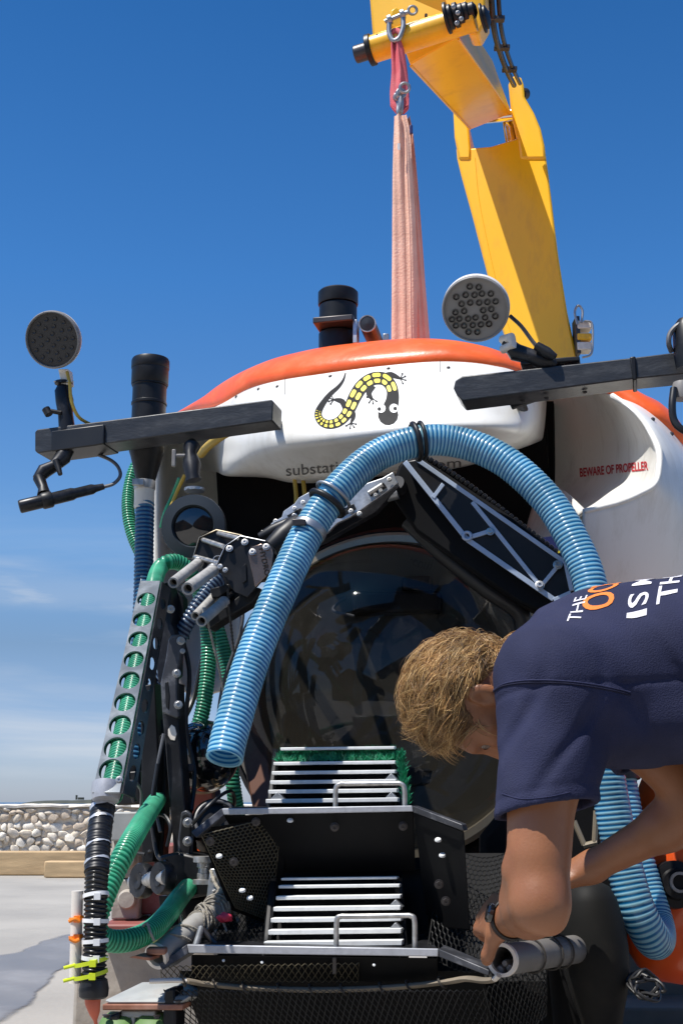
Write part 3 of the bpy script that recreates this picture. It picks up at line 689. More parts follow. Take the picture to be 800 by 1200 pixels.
def strap(l, m, name, th, fold, seed, Y=4.5):
    c = spline([P((a + b_) / 2, y, Y + dy) for a, b_, y, dy in l], 60)
    ww = [P(b_, y, Y).x - P(a, y, Y).x for a, b_, y, dy in l]
    w = np.interp(np.linspace(0, 1, 60), np.linspace(0, 1, len(l)), ww)
    webbing(c, w, th, m, name, e, fold, seed)
strap([(462, 476, 134, .0), (461, 481, 160, 0), (460, 483, 200, 0), (459.5, 487, 260, 0), (459, 489, 330, 0), (458.5, 489, 400, 0), (458, 490, 430, 0)], 'sling_peach', 'front_strap', .006, .010, 3)
strap([(470, 480, 136, .03), (471, 484, 160, .03), (474, 488, 200, .03), (478, 493, 260, .03), (483, 498, 330, .03), (485, 504, 400, .03), (486, 506, 430, .03)], 'sling_peach', 'back_strap', .006, .012, 4)
b = MB()
for dx in (0.0,):
    b.tube(spline([P(469, 145, 4.488), P(471.5, 200, 4.488), P(474, 260, 4.488), P(475, 330, 4.488), P(475.5, 398, 4.488)], 40), .0016, 6)
b.build('seam', 'seam', e)
b = MB(); b.box(P(481.5, 152, 4.50), (.012, .012, .035)); b.build('label_tag', 'ink_navy', e, bevel=.002)
b = MB(); b.box(P(467, 172, 4.482), (.010, .003, .028)); b.build('label_tag', 'ink_white', e)

# ------------------------------------------------------------------ the submersible
sub = thing('submersible', 'white and orange small submersible with dark dome window hanging from the crane', 'submersible', (0.25, 3.6, 0.3))
# brow: white nose fairing above the dome
brow_rows = [
    [(205, 500, 4.35), (232, 486, 4.0), (262, 472, 3.74), (295, 453, 3.60), (332, 442, 3.50), (377, 434, 3.43), (445, 425, 3.38), (520, 419, 3.37), (575, 425, 3.40), (612, 438, 3.47), (632, 448, 3.62), (640, 452, 3.85)],
    [(212, 512, 4.32), (236, 500, 3.97), (262, 490, 3.68), (297, 474, 3.52), (335, 465, 3.42), (380, 459, 3.35), (445, 452, 3.30), (520, 448, 3.29), (578, 452, 3.32), (617, 460, 3.42), (633, 466, 3.60), (640, 470, 3.85)],
    [(214, 526, 4.30), (240, 518, 3.93), (262, 512, 3.62), (302, 503, 3.43), (335, 500, 3.33), (380, 496, 3.26), (445, 490, 3.215), (520, 484, 3.21), (580, 484, 3.25), (618, 486, 3.37), (632, 487, 3.58), (639, 488, 3.85)],
    [(216, 536, 4.30), (244, 532, 3.92), (264, 530, 3.60), (304, 523, 3.42), (335, 519, 3.315), (380, 514, 3.235), (445, 507, 3.19), (520, 500, 3.185), (580, 500, 3.225), (615, 503, 3.34), (629, 500, 3.57), (638, 498, 3.85)],
    [(218, 545, 4.30), (248, 543, 3.92), (264, 545, 3.60), (306, 539, 3.46), (338, 535, 3.36), (382, 530, 3.28), (446, 522, 3.235), (521, 515, 3.23), (577, 513, 3.265), (608, 514, 3.37), (626, 510, 3.58), (637, 506, 3.85)],
    [(220, 552, 4.30), (250, 552, 3.95), (266, 557, 3.64), (308, 555, 3.55), (341, 560, 3.48), (385, 559, 3.41), (447, 551, 3.36), (522, 545, 3.345), (572, 534, 3.36), (600, 524, 3.44), (622, 517, 3.61), (636, 512, 3.86)],
    [(222, 552, 4.32), (254, 552, 4.05), (272, 558, 3.78), (312, 560, 3.70), (344, 566, 3.64), (386, 565, 3.60), (448, 558, 3.55), (522, 551, 3.54), (570, 540, 3.55), (597, 530, 3.58), (620, 522, 3.70), (634, 516, 3.9)],
]
g = catmull_grid([[F(*q) for q in r] for r in brow_rows], 42, 90)
b = MB(); b.grid(g); brow = b.build('nose_fairing', 'white', sub, ang=180); bvh_brow = bvh_of(brow)
md = brow.modifiers.new('solid', 'SOLIDIFY'); md.thickness = .012; md.offset = -1
# screws along the top of the fairing
for x, y in ((277, 465), (325, 453), (387, 441), (455, 432), (525, 431), (303, 456)):
    h, nrm, _, _ = bvh_brow.ray_cast(ORG, ray(x, y).normalized())
    if h is not None:
        if nrm.y > 0: nrm = -nrm
        b = MB(); b.lathe([(.0052, 0), (.0048, .002), (.003, .0035), (.0, .004)], h, nrm, 12); b.build('screw', 'pin', sub)
for x, y0, y1 in ((334, 444, 462), (515, 421, 436)):
    b = MB(); q = [onto(bvh_brow, x, y0 + (y1 - y0) * t / 6, .0006) for t in range(7)]
    b.tube([p for p in q if p], .0011, 5); b.build('panel_seam', 'ink_grey', sub)
# soft orange rim round the top: flattened padded strip
rim_lo = [(170, 520, 4.9), (200, 500, 4.45), (227, 484, 4.08), (262, 475, 3.78), (295, 455, 3.61), (332, 445, 3.50), (377, 437, 3.425), (445, 428, 3.375), (520, 422, 3.365), (575, 428, 3.40), (612, 438, 3.47), (650, 441, 3.52), (690, 449, 3.52), (722, 462, 3.50), (745, 476, 3.49), (765, 490, 3.49), (785, 508, 3.52), (800, 526, 3.56), (826, 560, 3.68), (850, 600, 3.9)]
rim_hi = [(170, 508, 4.95), (200, 488, 4.55), (227, 476, 4.16), (257, 449, 3.94), (295, 429, 3.76), (332, 415, 3.66), (377, 405, 3.585), (435, 398, 3.54), (500, 395, 3.535), (545, 401, 3.56), (585, 414, 3.62), (635, 425, 3.68), (680, 436, 3.68), (722, 452, 3.64), (748, 463, 3.63), (772, 473, 3.63), (788, 490, 3.64), (800, 511, 3.66), (826, 545, 3.78), (850, 585, 4.0)]
lo = spline([F(*q) for q in rim_lo], 150); hi = spline([F(*q) for q in rim_hi], 150)
nzr = np.random.default_rng(3); wob = np.convolve(nzr.normal(0, 1, 170), np.hanning(20) / 8, 'same')
g = []
for i, (a, c) in enumerate(zip(lo, hi)):
    up = (c - a); outw = up.cross((lo[min(i + 1, 149)] - lo[max(i - 1, 0)])).normalized()
    if outw.y > 0: outw = -outw
    row = []
    for t, o_ in ((-.02, -.03), (-.05, .0), (0, .016), (.12, .024), (.3, .026), (.55, .022), (.8, .010), (.97, -.006), (1.1, -.04), (1.05, -.09)):
        o_ = o_ * (.25 if o_ < -.02 and i > 70 else 1)
        row.append(a + up * (t + .01 * wob[i] * (t > .5)) + outw * (o_ + .0025 * wob[i] * math.sin(t * 5 + i * .35)))
    g.append(row)
b = MB(); b.grid(g); rim = b.build('rim_cover', 'orange_vinyl', sub, ang=180); md = rim.modifiers.new('solid', 'SOLIDIFY'); md.thickness = .006
# roof behind the rim; over the recess its white underside shows
def roof_part(name, m, i0, i1):
    rows = []
    for i in range(i0, i1, 3):
        a = lo[i].lerp(hi[i], .55) + AFT * .012; far = a + AFT * 1.6; far.z = a.z + .42
        rows.append([a.lerp(far, t) for t in np.linspace(0, 1, 8)])
    b = MB(); b.grid(rows); b.build(name, m, sub, ang=180)
roof_part('roof', 'orange_vinyl', 0, 76); roof_part('roof_underside', 'white_scoop', 75, 150)

# side fairings with the scooped thruster recess
def bez(a, c, n): return spline([F(*q) for q in a], n)
bd = [(714, 463, 3.50), (738, 480, 3.42), (757, 501, 3.36), (770, 525, 3.32), (771, 547, 3.29), (766, 566, 3.26), (748, 577, 3.24), (727, 586, 3.22), (704, 592, 3.20), (683, 597, 3.19)]
df = [(622, 438, 4.02), (621, 455, 4.03), (622, 480, 4.04), (624, 505, 4.04), (626, 530, 4.04), (628, 555, 4.02), (631, 575, 3.97), (635, 596, 3.90), (640, 612, 3.80), (647, 626, 3.68)]
nb = 60
Bd = bez(bd, 0, nb); Df = bez(df, 0, nb)
def depth_of(p): return p.y + .23 * p.x
g = []
for i in range(nb):
    row = []
    for j in range(36):
        u = j / 35
        # sight-line interpolation: walk across, staying deep and then sweeping forward to the edge
        pos = Df[i].lerp(Bd[i], u); d0, d1 = depth_of(Df[i]), depth_of(Bd[i])
        want = d0 + (d1 - d0) * (u ** 2.6)
        r = (pos - ORG); row.append(ORG + r * (want / (r.y + .23 * r.x)))
    g.append(row)
b = MB(); b.grid(g); scoop = b.build('thruster_recess', 'white_scoop', sub, ang=180); bvh_scoop = bvh_of(scoop)
md = scoop.modifiers.new('solid', 'SOLIDIFY'); md.thickness = .01; md.offset = 1
ot = [(716, 463, 3.50), (748, 476, 3.47), (780, 500, 3.50), (812, 538, 3.58), (838, 590, 3.64), (850, 650, 3.66), (830, 720, 3.60), (780, 760, 3.52), (730, 772, 3.46), (684, 770, 3.42)]
ot2 = [(718, 463, 3.7), (756, 474, 3.8), (800, 505, 4.0), (850, 560, 4.3), (890, 630, 4.5), (900, 700, 4.5), (870, 780, 4.3), (800, 830, 3.9), (730, 840, 3.7), (684, 830, 3.6)]
Ot = bez(ot, 0, nb); Ot2 = bez(ot2, 0, nb)
g = []
for i in range(nb):
    row = []
    for j in range(40):
        u = j / 39 * 2
        if u <= 1: pos = Bd[i].lerp(Ot[i], u)
        else: pos = Ot[i].lerp(Ot2[i], u - 1)
        db, do, d2 = depth_of(Bd[i]), depth_of(Ot[i]), depth_of(Ot2[i])
        want = db + (do - db) * u - .035 * math.sin(math.pi * min(u, 1)) * min(1, i / 12) if u <= 1 else do + (d2 - do) * (u - 1) ** 1.6
        r = (pos - ORG); row.append(ORG + r * (want / (r.y + .23 * r.x)))
    g.append(row)
b = MB(); b.grid(g); of_ = b.build('side_fairing', 'white', sub, ang=180); md = of_.modifiers.new('solid', 'SOLIDIFY'); md.thickness = .01; md.offset = -1
for x, y in ((764, 492), (786, 509)):
    p = onto(bvh_of(of_), x, y, .001)
    if p: b = MB(); b.lathe([(.006, 0), (.0055, .003), (0, .004)], p, (0, -1, .4), 12); b.build('screw', 'pin', sub)
# inner white cheek between recess and dome (right)
rows = [[(633, 560, 3.95), (660, 575, 3.7), (684, 600, 3.35)], [(612, 640, 3.8), (640, 640, 3.62), (684, 640, 3.38)], [(620, 700, 3.75), (650, 705, 3.6), (686, 700, 3.42)], [(640, 790, 3.7), (665, 790, 3.6), (690, 780, 3.44)]]
b = MB(); b.grid(catmull_grid([[F(*q) for q in r] for r in rows], 16, 16)); o = b.build('cheek_panel', 'white_scoop', sub, ang=180); o.modifiers.new('solid', 'SOLIDIFY').thickness = .01
# left side fairing, mostly in shade behind the hoses
lf = [
    [(177, 508, 3.60), (184, 507, 3.60), (194, 506, 3.62), (215, 502, 3.62), (245, 498, 3.60), (275, 496, 3.58)],
    [(177, 524, 3.60), (183, 523, 3.66), (194, 522, 3.90), (215, 520, 3.98), (245, 518, 3.94), (275, 516, 3.84)],
    [(178, 560, 3.60), (184, 560, 3.64), (194, 560, 3.98), (215, 558, 4.12), (245, 556, 4.10), (275, 552, 3.96)],
    [(179, 620, 3.58), (185, 620, 3.62), (196, 618, 3.98), (215, 616, 4.14), (245, 612, 4.10), (276, 606, 3.96)],
    [(182, 680, 3.56), (188, 682, 3.60), (200, 688, 3.94), (222, 690, 4.08), (250, 682, 4.06), (280, 672, 3.92)],
    [(196, 745, 3.56), (201, 748, 3.60), (212, 754, 3.86), (230, 760, 3.98), (252, 752, 3.98), (284, 742, 3.86)],
    [(206, 790, 3.58), (210, 796, 3.60), (218, 806, 3.76), (232, 812, 3.84), (252, 802, 3.86), (288, 792, 3.82)],
    [(214, 806, 3.62), (217, 811, 3.62), (223, 817, 3.70), (234, 820, 3.80), (254, 812, 3.84), (290, 806, 3.86)],
]
b = MB(); b.grid(catmull_grid([[F(*q) for q in r] for r in lf], 40, 30)); lfo = b.build('side_fairing', 'white_scoop', sub, ang=180); bvh_lf = bvh_of(lfo)
lfo.modifiers.new('solid', 'SOLIDIFY').thickness = .01
# pressure hull and dark shroud round the dome
dome_c = F(455, 812, 3.46); ax = (-AFT + UP * .06).normalized()
HR = .428
b = MB()
b.lathe([(HR + .03, -1.5), (HR + .05, -1.3), (HR + .055, -.25), (HR + .045, -.06), (HR + .025, -.02), (HR + .01, -.02), (HR - .06, -.02), (HR - .06, -.9), (.0, -1.0)], dome_c, ax, 72)
b.build('pressure_hull', 'black_hull', sub, ang=30)
b = MB(); b.prism([F(x, y, 3.92) for x, y in ((252, 540), (300, 545), (600, 512), (640, 500), (645, 640), (640, 720), (560, 660), (300, 680), (262, 700))], AFT * .05); b.build('brow_bulkhead', 'black_hull', sub, bevel=.004)
b = MB(); b.prism([F(x, y, 3.98) for x, y in ((625, 470), (648, 470), (650, 610), (625, 640))], AFT * .05); b.build('gap_panel', 'black_hull', sub)
b = MB(); b.lathe([(HR + .012, -.005), (HR + .012, .010), (HR + .002, .020), (HR - .016, .020), (HR - .020, .008), (HR - .020, -.02)], dome_c, ax, 96); b.build('window_ring', 'tan', sub, ang=30)
b = MB(); n = 28; rd = HR - .022
prof = [(rd * math.cos(t), rd * .86 * math.sin(t)) for t in np.linspace(0, math.pi / 2 - .001, n)]; prof[-1] = (0, rd * .86)
b.lathe(prof, dome_c, ax, 96); b.build('dome_window', 'dome', sub, ang=180)
# cabin inside the dome
b = MB(); b.box(dome_c + AFT * .45 + LAT * .16 - UP * .10, (.26, .12, .42)); b.box(dome_c + AFT * .45 - LAT * .18 - UP * .10, (.26, .12, .42)); b.build('cabin_seat', 'seat_fab', sub, bevel=.04, bseg=3)
b = MB(); b.box(dome_c + AFT * .02 + UP * .24 + LAT * .02, (.24, .10, .06)); b.box(dome_c - AFT * .0 + UP * .29 + LAT * .08, (.08, .07, .04)); b.build('cabin_camera', 'black', sub, bevel=.01)
b = MB(); b.tube(spline([dome_c + AFT * .0 + UP * .26 - LAT * .12, dome_c - AFT * .05 + UP * .22 - LAT * .14, dome_c - AFT * .06 + UP * .2 - LAT * .08], 20), .004, 8); b.build('cabin_cable', 'cable_grey', sub)
b = MB(); b.box(dome_c + AFT * .12 - UP * .22, (.5, .3, .05)); b.box(dome_c + AFT * .1 - UP * .12 + LAT * .05, (.2, .1, .14)); b.build('cabin_console', 'interior', sub, bevel=.01)
b = MB(); b.ring(dome_c + AFT * .2, ax, .30, .012, 48, 8); b.build('cabin_frame', 'interior', sub)

# support bars left and right
def bar(pxs, ext, name='light_bar', m='bar'):
    b = MB(); b.prism([F(*q) for q in pxs], ext); return b.build(name, m, sub, bevel=.003)
bar([(41, 506, 3.06), (44, 503, 3.06), (318, 468, 3.06), (320, 470, 3.06), (319, 493, 3.06), (44, 531, 3.06), (41, 528, 3.06)], AFT * .085)
bar([(60, 505, 3.052), (122, 497, 3.052), (122, 520, 3.052), (112, 522, 3.052), (60, 529, 3.052)], AFT * .10, 'tape_wrap', 'tape')
arc = [(541, 469.5, 3.0), (535, 463, 3.0), (531, 455, 3.0), (533, 446, 3.0), (541, 440.5, 3.0)]
bar(arc + [(640, 430, 3.0), (740, 419, 3.0), (830, 408, 3.0), (830, 435, 3.0), (740, 444, 3.0), (640, 457, 3.0)], AFT * .085)
bar([(737, 418, 2.994), (744, 417, 2.994), (746, 444.5, 2.994), (741, 445.5, 2.994)], AFT * .097, 'clamp_band', 'black')
bar([(590, 460, 3.09), (640, 454, 3.09), (640, 464, 3.09), (599, 478, 3.09)], AFT * .02, 'bar_gusset', 'black')
# stand-offs carrying the bars off the fairing
for x, y, D0 in ((300, 480, 3.14), (600, 452, 3.08)):
    b = MB(); p = F(x, y, D0); b.cyl(p, p + AFT * .3 + UP * .03, .014, 12); b.build('bar_standoff', 'black', sub)
for x, y in ((612, 463), (640, 460), (685, 453)):
    bolt(sub, F(x, y + 6, 3.04), (0, 0, -1), .007, 'pin')

# roof camera and its small companion light
e = thing('camera_housing', 'large black cylindrical camera housing on the orange roof rim', 'camera', F(396, 404, 3.75))
top = F(396, 342, 3.75); bot = F(396, 405, 3.75); hgt = top.z - bot.z; px = 3.75 / 1500
b = MB(); b.lathe([(23 * px, .33 * hgt), (23.5 * px, .34 * hgt), (23.5 * px, .72 * hgt), (22 * px, .73 * hgt)], bot, UP, 40); b.build('body', 'black', e, ang=30, bevel=.001)
b = MB(); b.lathe([(24.5 * px, .74 * hgt), (25 * px, .76 * hgt), (25 * px, .97 * hgt), (23 * px, 1.0 * hgt), (0, 1.0 * hgt)], bot, UP, 40); b.build('cap', 'black', e, ang=30)
b = MB(); b.lathe([(19 * px, .1 * hgt), (19 * px, .36 * hgt)], bot, UP, 32); b.build('neck', 'black', e)
b = MB(); b.lathe([(24 * px, -.25 * hgt), (24 * px, .20 * hgt), (19 * px, .24 * hgt)], bot, UP, 36); b.build('base', 'black', e, ang=30)
b = MB(); b.box(F(394, 380, 3.70), (.125, .10, .020), (LAT, AFT, UP)); b.build('clamp_plate', 'pin', e, bevel=.004)
b = MB(); b.box(F(417, 390, 3.68), (.014, .03, .075), (LAT, AFT, UP)); b.build('clamp_post', 'alu', e, bevel=.002)
e = thing('small_lamp', 'small black tube lamp beside the roof camera', 'lamp', F(433, 396, 3.7))
a_, c_ = F(431, 381, 3.62), F(440, 402, 3.85); d_ = (a_ - c_).normalized()
b = MB(); b.lathe([(.022, 0), (.025, .01), (.025, .23), (.024, .245)], c_, d_, 28); b.build('tube', 'black', e, ang=30)
b = MB(); b.lathe([(.0225, .24), (.026, .241), (.026, .247), (.0225, .247)], c_, d_, 28, close=True); b.build('bezel', 'steel', e, ang=30)
b = MB(); b.lathe([(0, .249), (.022, .246)], c_, d_, 24); b.build('lens', 'spot_ring', e)
b = MB(); b.box(F(452, 397, 3.9), (.02, .02, .03)); b.build('foot', 'galv', e, bevel=.003)

# ------------------------------------------------------------------ lamps, cameras and pipes clamped to the bars
CAMDIR = lambda p: (ORG - p).normalized()
# left flood lamp
fc = F(63, 398, 3.02)
e = thing('flood_lamp', 'round flood lamp with a black face, upright on the left bar', 'lamp', F(73, 500, 3.08))
d = Vector((-.20, -1, -.42)).normalized(); r0 = 38 * 3.02 / 1500 * 1.0
b = MB(); b.lathe([(.0, -.052), (r0 * .55, -.050), (r0 * .86, -.034), (r0 * .985, -.008), (r0 * .985, .002)], fc, d, 56); b.build('housing', 'lamp_white', e, ang=35)
b = MB(); b.lathe([(r0 * .985, -.004), (r0 * 1.0, .0), (r0 * 1.0, .006), (r0 * .965, .012), (r0 * .93, .012), (r0 * .92, .004), (r0 * .9, .0)], fc, d, 56, close=True); b.build('bezel', 'lamp_rim', e, ang=35)
b = MB(); b.lathe([(0, .004), (r0 * .925, .004), (r0 * .925, -.001)], fc, d, 48); b.build('face', 'lamp_face', e, ang=30)
x_, y_, _ = frame_of(d)
b = MB()
for ring_r, cnt in ((.72, 14), (.46, 9), (.2, 4)):
    for i in range(cnt):
        a = 2 * math.pi * i / cnt; b.lathe([(.0055, 0), (.0055, .003), (.003, .0015), (0, .001)], fc + d * .004 + (x_ * math.cos(a) + y_ * math.sin(a)) * r0 * ring_r, d, 10)
tag(b.build('led_lens', 'lamp_face', e), kind='stuff')
for i in range(8):
    a = 2 * math.pi * i / 8 + .2; bolt(e, fc + d * .010 + (x_ * math.cos(a) + y_ * math.sin(a)) * r0 * .955, d, .0021, 'pin', 'screw')
b = MB(); b.prism([F(x, y, 3.07) for x, y in ((68, 432), (80, 432), (82, 450), (72, 452))], AFT * .03); b.build('yoke', 'lamp_white', e, bevel=.003)
b = MB(); b.lathe([(.024, -.003), (.024, .003)], F(75, 449, 3.08), UP, 20); b.build('flange', 'black', e)
for dx in (-10, -3, 5, 10): bolt(e, F(75 + dx, 447.5, 3.06), UP, .0042)
b = MB(); b.tube([F(x, y, 3.08) for x, y in ((75, 452), (74, 458), (76, 470), (77, 485), (79, 505))], [.016, .022, .024, .020, .022], 16); b.build('clamp_arm', 'black_anod', e)
b = MB(); b.cyl(F(56, 481, 3.05), F(72, 484, 3.06), .006, 10); b.cyl(F(54, 479, 3.05), F(58, 486, 3.05), .011, 10); b.build('clamp_knob', 'black', e)
b = MB(); b.tube(spline([F(*q) for q in ((79, 436, 3.07), (82, 450, 3.06), (84, 470, 3.06), (92, 488, 3.08), (106, 497, 3.12), (122, 503, 3.16))], 40), .0045, 8); b.build('lamp_cable', 'cable_yellow', e)

# small tube camera under the left bar
e = thing('camera', 'slim black tube camera on a ball mount under the left bar end', 'camera', F(64, 585, 3.05))
a_, c_ = F(23, 594, 2.98), F(122, 570, 3.08); d_ = (c_ - a_).normalized(); L_ = (c_ - a_).length
b = MB(); b.lathe([(.0, .004), (.0155, .0), (.0175, .004), (.0175, L_ * .36), (.0165, L_ * .37), (.0165, L_ * .62), (.0135, L_ * .66), (.0135, L_ * .86), (.010, L_ * .9), (.008, L_)], a_, d_, 24); b.build('body', 'black_anod', e, ang=30)
b = MB(); b.lathe([(.0195, 0), (.0215, .004), (.0215, .024), (.0195, .028)], a_ + d_ * L_ * .26, d_, 24); b.build('saddle', 'black', e)
b = MB(); b.tube([F(*q) for q in ((52, 580, 3.02), (51, 572, 3.03), (46, 560, 3.04))], [.018, .013, .016], 14); b.build('mount', 'black', e)
b = MB(); b.tube([F(*q) for q in ((44, 562, 3.04), (52, 552, 3.05), (64, 546, 3.06), (74, 536, 3.07), (80, 526, 3.08))], [.014, .020, .016, .022, .018], 16); b.build('clamp_arm', 'black_anod', e)
b = MB(); b.tube([F(*q) for q in ((66, 540, 3.04), (71, 556, 3.03))], [.010, .006], 10); b.build('clamp_knob', 'black', e)
b = MB(); b.tube(spline([F(*q) for q in ((120, 571, 3.08), (133, 567, 3.09), (141, 558, 3.10), (139, 548, 3.11), (131, 540, 3.12), (118, 534, 3.14), (104, 530, 3.16))], 40), .0048, 8); b.build('camera_cable', 'cable_grey', e)

# right flood lamp
fc = F(557, 362, 2.98)
e = thing('flood_lamp', 'round white flood lamp with rows of small lenses, above the right bar', 'lamp', F(625, 432, 3.03))
d = Vector((-.20, -1, -.72)).normalized(); r0 = 41 * 2.98 / 1500
b = MB(); b.lathe([(.0, -.062), (r0 * .62, -.060), (r0 * .9, -.046), (r0 * 1.0, -.02), (r0 * 1.0, .0)], fc, d, 56); b.build('housing', 'lamp_white', e, ang=35)
b = MB(); b.lathe([(r0 * 1.0, -.002), (r0 * 1.0, .004), (r0 * .97, .010), (r0 * .93, .010), (r0 * .92, .003), (r0 * .9, .0)], fc, d, 56, close=True); b.build('bezel', 'lamp_rim', e, ang=35)
M['lamp_face2'] = mat('lamp_grey_face', (0.23, 0.215, 0.20), 0.45, var=.12)
b = MB(); b.lathe([(0, .004), (r0 * .925, .004), (r0 * .925, -.001)], fc, d, 48); b.build('face', 'lamp_face2', e, ang=30)
x_, y_, _ = frame_of(d)
led = [(-.14, .66), (.12, .70), (-.48, .44), (-.22, .46), (.0, .44), (.26, .46), (.54, .42), (-.60, .2), (-.36, .2), (-.12, .2), (.14, .22), (.40, .2), (-.46, -.02), (-.22, -.04), (.34, -.02), (.60, -.04), (-.56, -.24), (-.26, -.26), (.02, -.24), (.24, -.26), (.5, -.24), (.72, -.24), (-.36, -.46), (-.12, -.46), (.12, -.46), (.38, -.46), (.62, -.44), (.0, -.68), (.26, -.66)]
b = MB()
for i, j in led:
    q = fc + d * .0042 + x_ * (-i * r0) + y_ * (j * r0)
    b.lathe([(.0085, -.001), (.0085, .0035), (.0072, .0035), (.005, .0005), (0, -.0005)], q, d, 14)
tag(b.build('led_lens', 'lens', e, ang=40), kind='stuff')
for i in range(10):
    a = 2 * math.pi * i / 10 + .2; bolt(e, fc + d * .008 + (x_ * math.cos(a) + y_ * math.sin(a)) * r0 * .955, d, .0021, 'pin', 'screw')
b = MB(); b.tube([F(*q) for q in ((588, 398, 3.03), (598, 396, 3.0), (601, 404, 3.0), (588, 410, 3.02))], [.010, .013, .012, .010], 12); b.build('yoke', 'pvc_white', e)
b = MB(); b.tube([F(*q) for q in ((592, 400, 3.02), (604, 413, 3.02), (622, 418, 3.02), (640, 424, 3.02), (648, 428, 3.03))], [.013, .022, .019, .022, .018], 16); b.build('clamp_arm', 'black_anod', e)
b = MB(); b.tube([F(*q) for q in ((628, 405, 2.99), (640, 413, 2.99), (650, 419, 2.99))], [.011, .014, .009], 12); b.build('clamp_knob', 'black', e)
b = MB(); b.tube(spline([F(*q) for q in ((597, 370, 3.03), (610, 382, 3.03), (622, 398, 3.02), (630, 408, 3.0))], 24), .005, 8); b.build('lamp_cable', 'cable_black', e)
b = MB(); b.box(F(645, 428, 3.05), (.14, .07, .012), (LAT, AFT, UP)); b.build('clamp_base', 'black', e, bevel=.003)

# spotlight hanging from the left bar
sc_ = F(227, 617, 3.0)
e = thing('spotlight', 'round spotlight with a thick blue grey ring hanging from the left bar', 'lamp', F(225, 520, 3.08))
d = Vector((-.05, -1, -.10)).normalized(); r0 = 40 * 3.0 / 1500
b = MB(); b.lathe([(r0 * .5, -.17), (r0 * .78, -.15), (r0 * .85, -.03), (r0 * .99, -.02), (r0, .0), (r0 * .98, .010), (r0 * .66, .014), (r0 * .62, .006), (r0 * .60, -.02)], sc_, d, 56); b.build('housing', 'spot_ring', e, ang=35)
b = MB(); b.lathe([(r0 * .62, .002), (r0 * .6, -.03), (r0 * .35, -.06), (0, -.07)], sc_, d, 40); b.build('reflector', 'lamp_face', e)
b = MB(); b.lathe([(0, .012), (r0 * .3, .010), (r0 * .615, .003)], sc_, d, 40); b.build('lens', 'lens', e)
b = MB(); b.tube([F(*q) for q in ((225, 518, 3.1), (225, 523, 3.09), (223, 532, 3.08), (225, 545, 3.07), (226, 558, 3.06), (227, 563, 3.06))], [.012, .022, .016, .024, .018, .021], 18); b.build('clamp_arm', 'black_anod', e)
b = MB(); b.cyl(F(206, 534, 3.06), F(220, 534, 3.07), .005, 10); b.box(F(204, 537, 3.06), (.010, .013, .045)); b.build('clamp_knob', 'lamp_rim', e, bevel=.002)
b = MB(); b.lathe([(.026, -.004), (.026, .004)], F(228, 574, 3.05), UP, 20); b.build('flange', 'galv', e)
for dx in (-8, 0, 8): bolt(e, F(228 + dx, 573, 3.02), UP, .0042)
b = MB(); b.tube(spline([F(*q) for q in ((217, 556, 3.1), (208, 575, 3.12), (200, 595, 3.12), (194, 612, 3.14), (196, 630, 3.16))], 30), .005, 8); b.build('lamp_cable', 'cable_yellow', e)
b = MB(); b.tube(spline([F(*q) for q in ((210, 560, 3.12), (202, 580, 3.14), (193, 600, 3.14), (188, 618, 3.16))], 30), .004, 8); b.build('lamp_cable', 'green_hose', e)

# black stub pipe standing above the left bar, with the funnel below
e = thing('vent_pipe', 'black stacked stub pipe rising behind the left bar with a funnel underneath', 'pipe', F(172, 490, 3.24))
D0 = 3.22; px = D0 / 1500; p0 = F(174, 500, D0); hh = F(174, 420, D0).z - p0.z
b = MB(); b.lathe([(21 * px, -.05), (21.5 * px, .05 * hh), (21.5 * px, .30 * hh), (22.5 * px, .31 * hh), (22.5 * px, .34 * hh), (21.5 * px, .35 * hh), (21.5 * px, .57 * hh), (22.6 * px, .58 * hh), (22.6 * px, .60 * hh)], p0, UP, 40); b.build('pipe', 'black', e, ang=30)
b = MB(); b.lathe([(23 * px, .60 * hh), (23.5 * px, .61 * hh), (23.5 * px, .84 * hh), (22 * px, .85 * hh)], p0, UP, 40); b.build('sleeve', 'black', e, ang=30)
b = MB(); b.lathe([(23.8 * px, .83 * hh), (24.2 * px, .84 * hh), (24.2 * px, .95 * hh), (23 * px, .98 * hh), (0, .98 * hh)], p0, UP, 40); b.build('cap', 'black', e, ang=30)
q0 = F(172, 530, D0); q1 = F(170, 562, D0)
b = MB(); b.lathe([(22 * px, .06), (22 * px, 0), (20 * px, -.012), (12.5 * px, (q1 - q0).z), (11 * px, (q1 - q0).z - .03)], q0, UP, 36); b.build('funnel', 'black', e, ang=30)
b = MB(); b.lathe([(12.5 * px, -.003), (12.6 * px, -.075), (12 * px, -.08)], q1, UP, 32); b.build('spigot', 'lamp_white', e)
b = MB(); b.lathe([(13.2 * px, -.004), (13.4 * px, -.006), (13.4 * px, -.026), (13.2 * px, -.028)], q1, UP, 32); b.box(q1 + Vector((-.012, -.034, -.016)), (.03, .018, .016)); b.build('hose_clip', 'steel', e, ang=30)

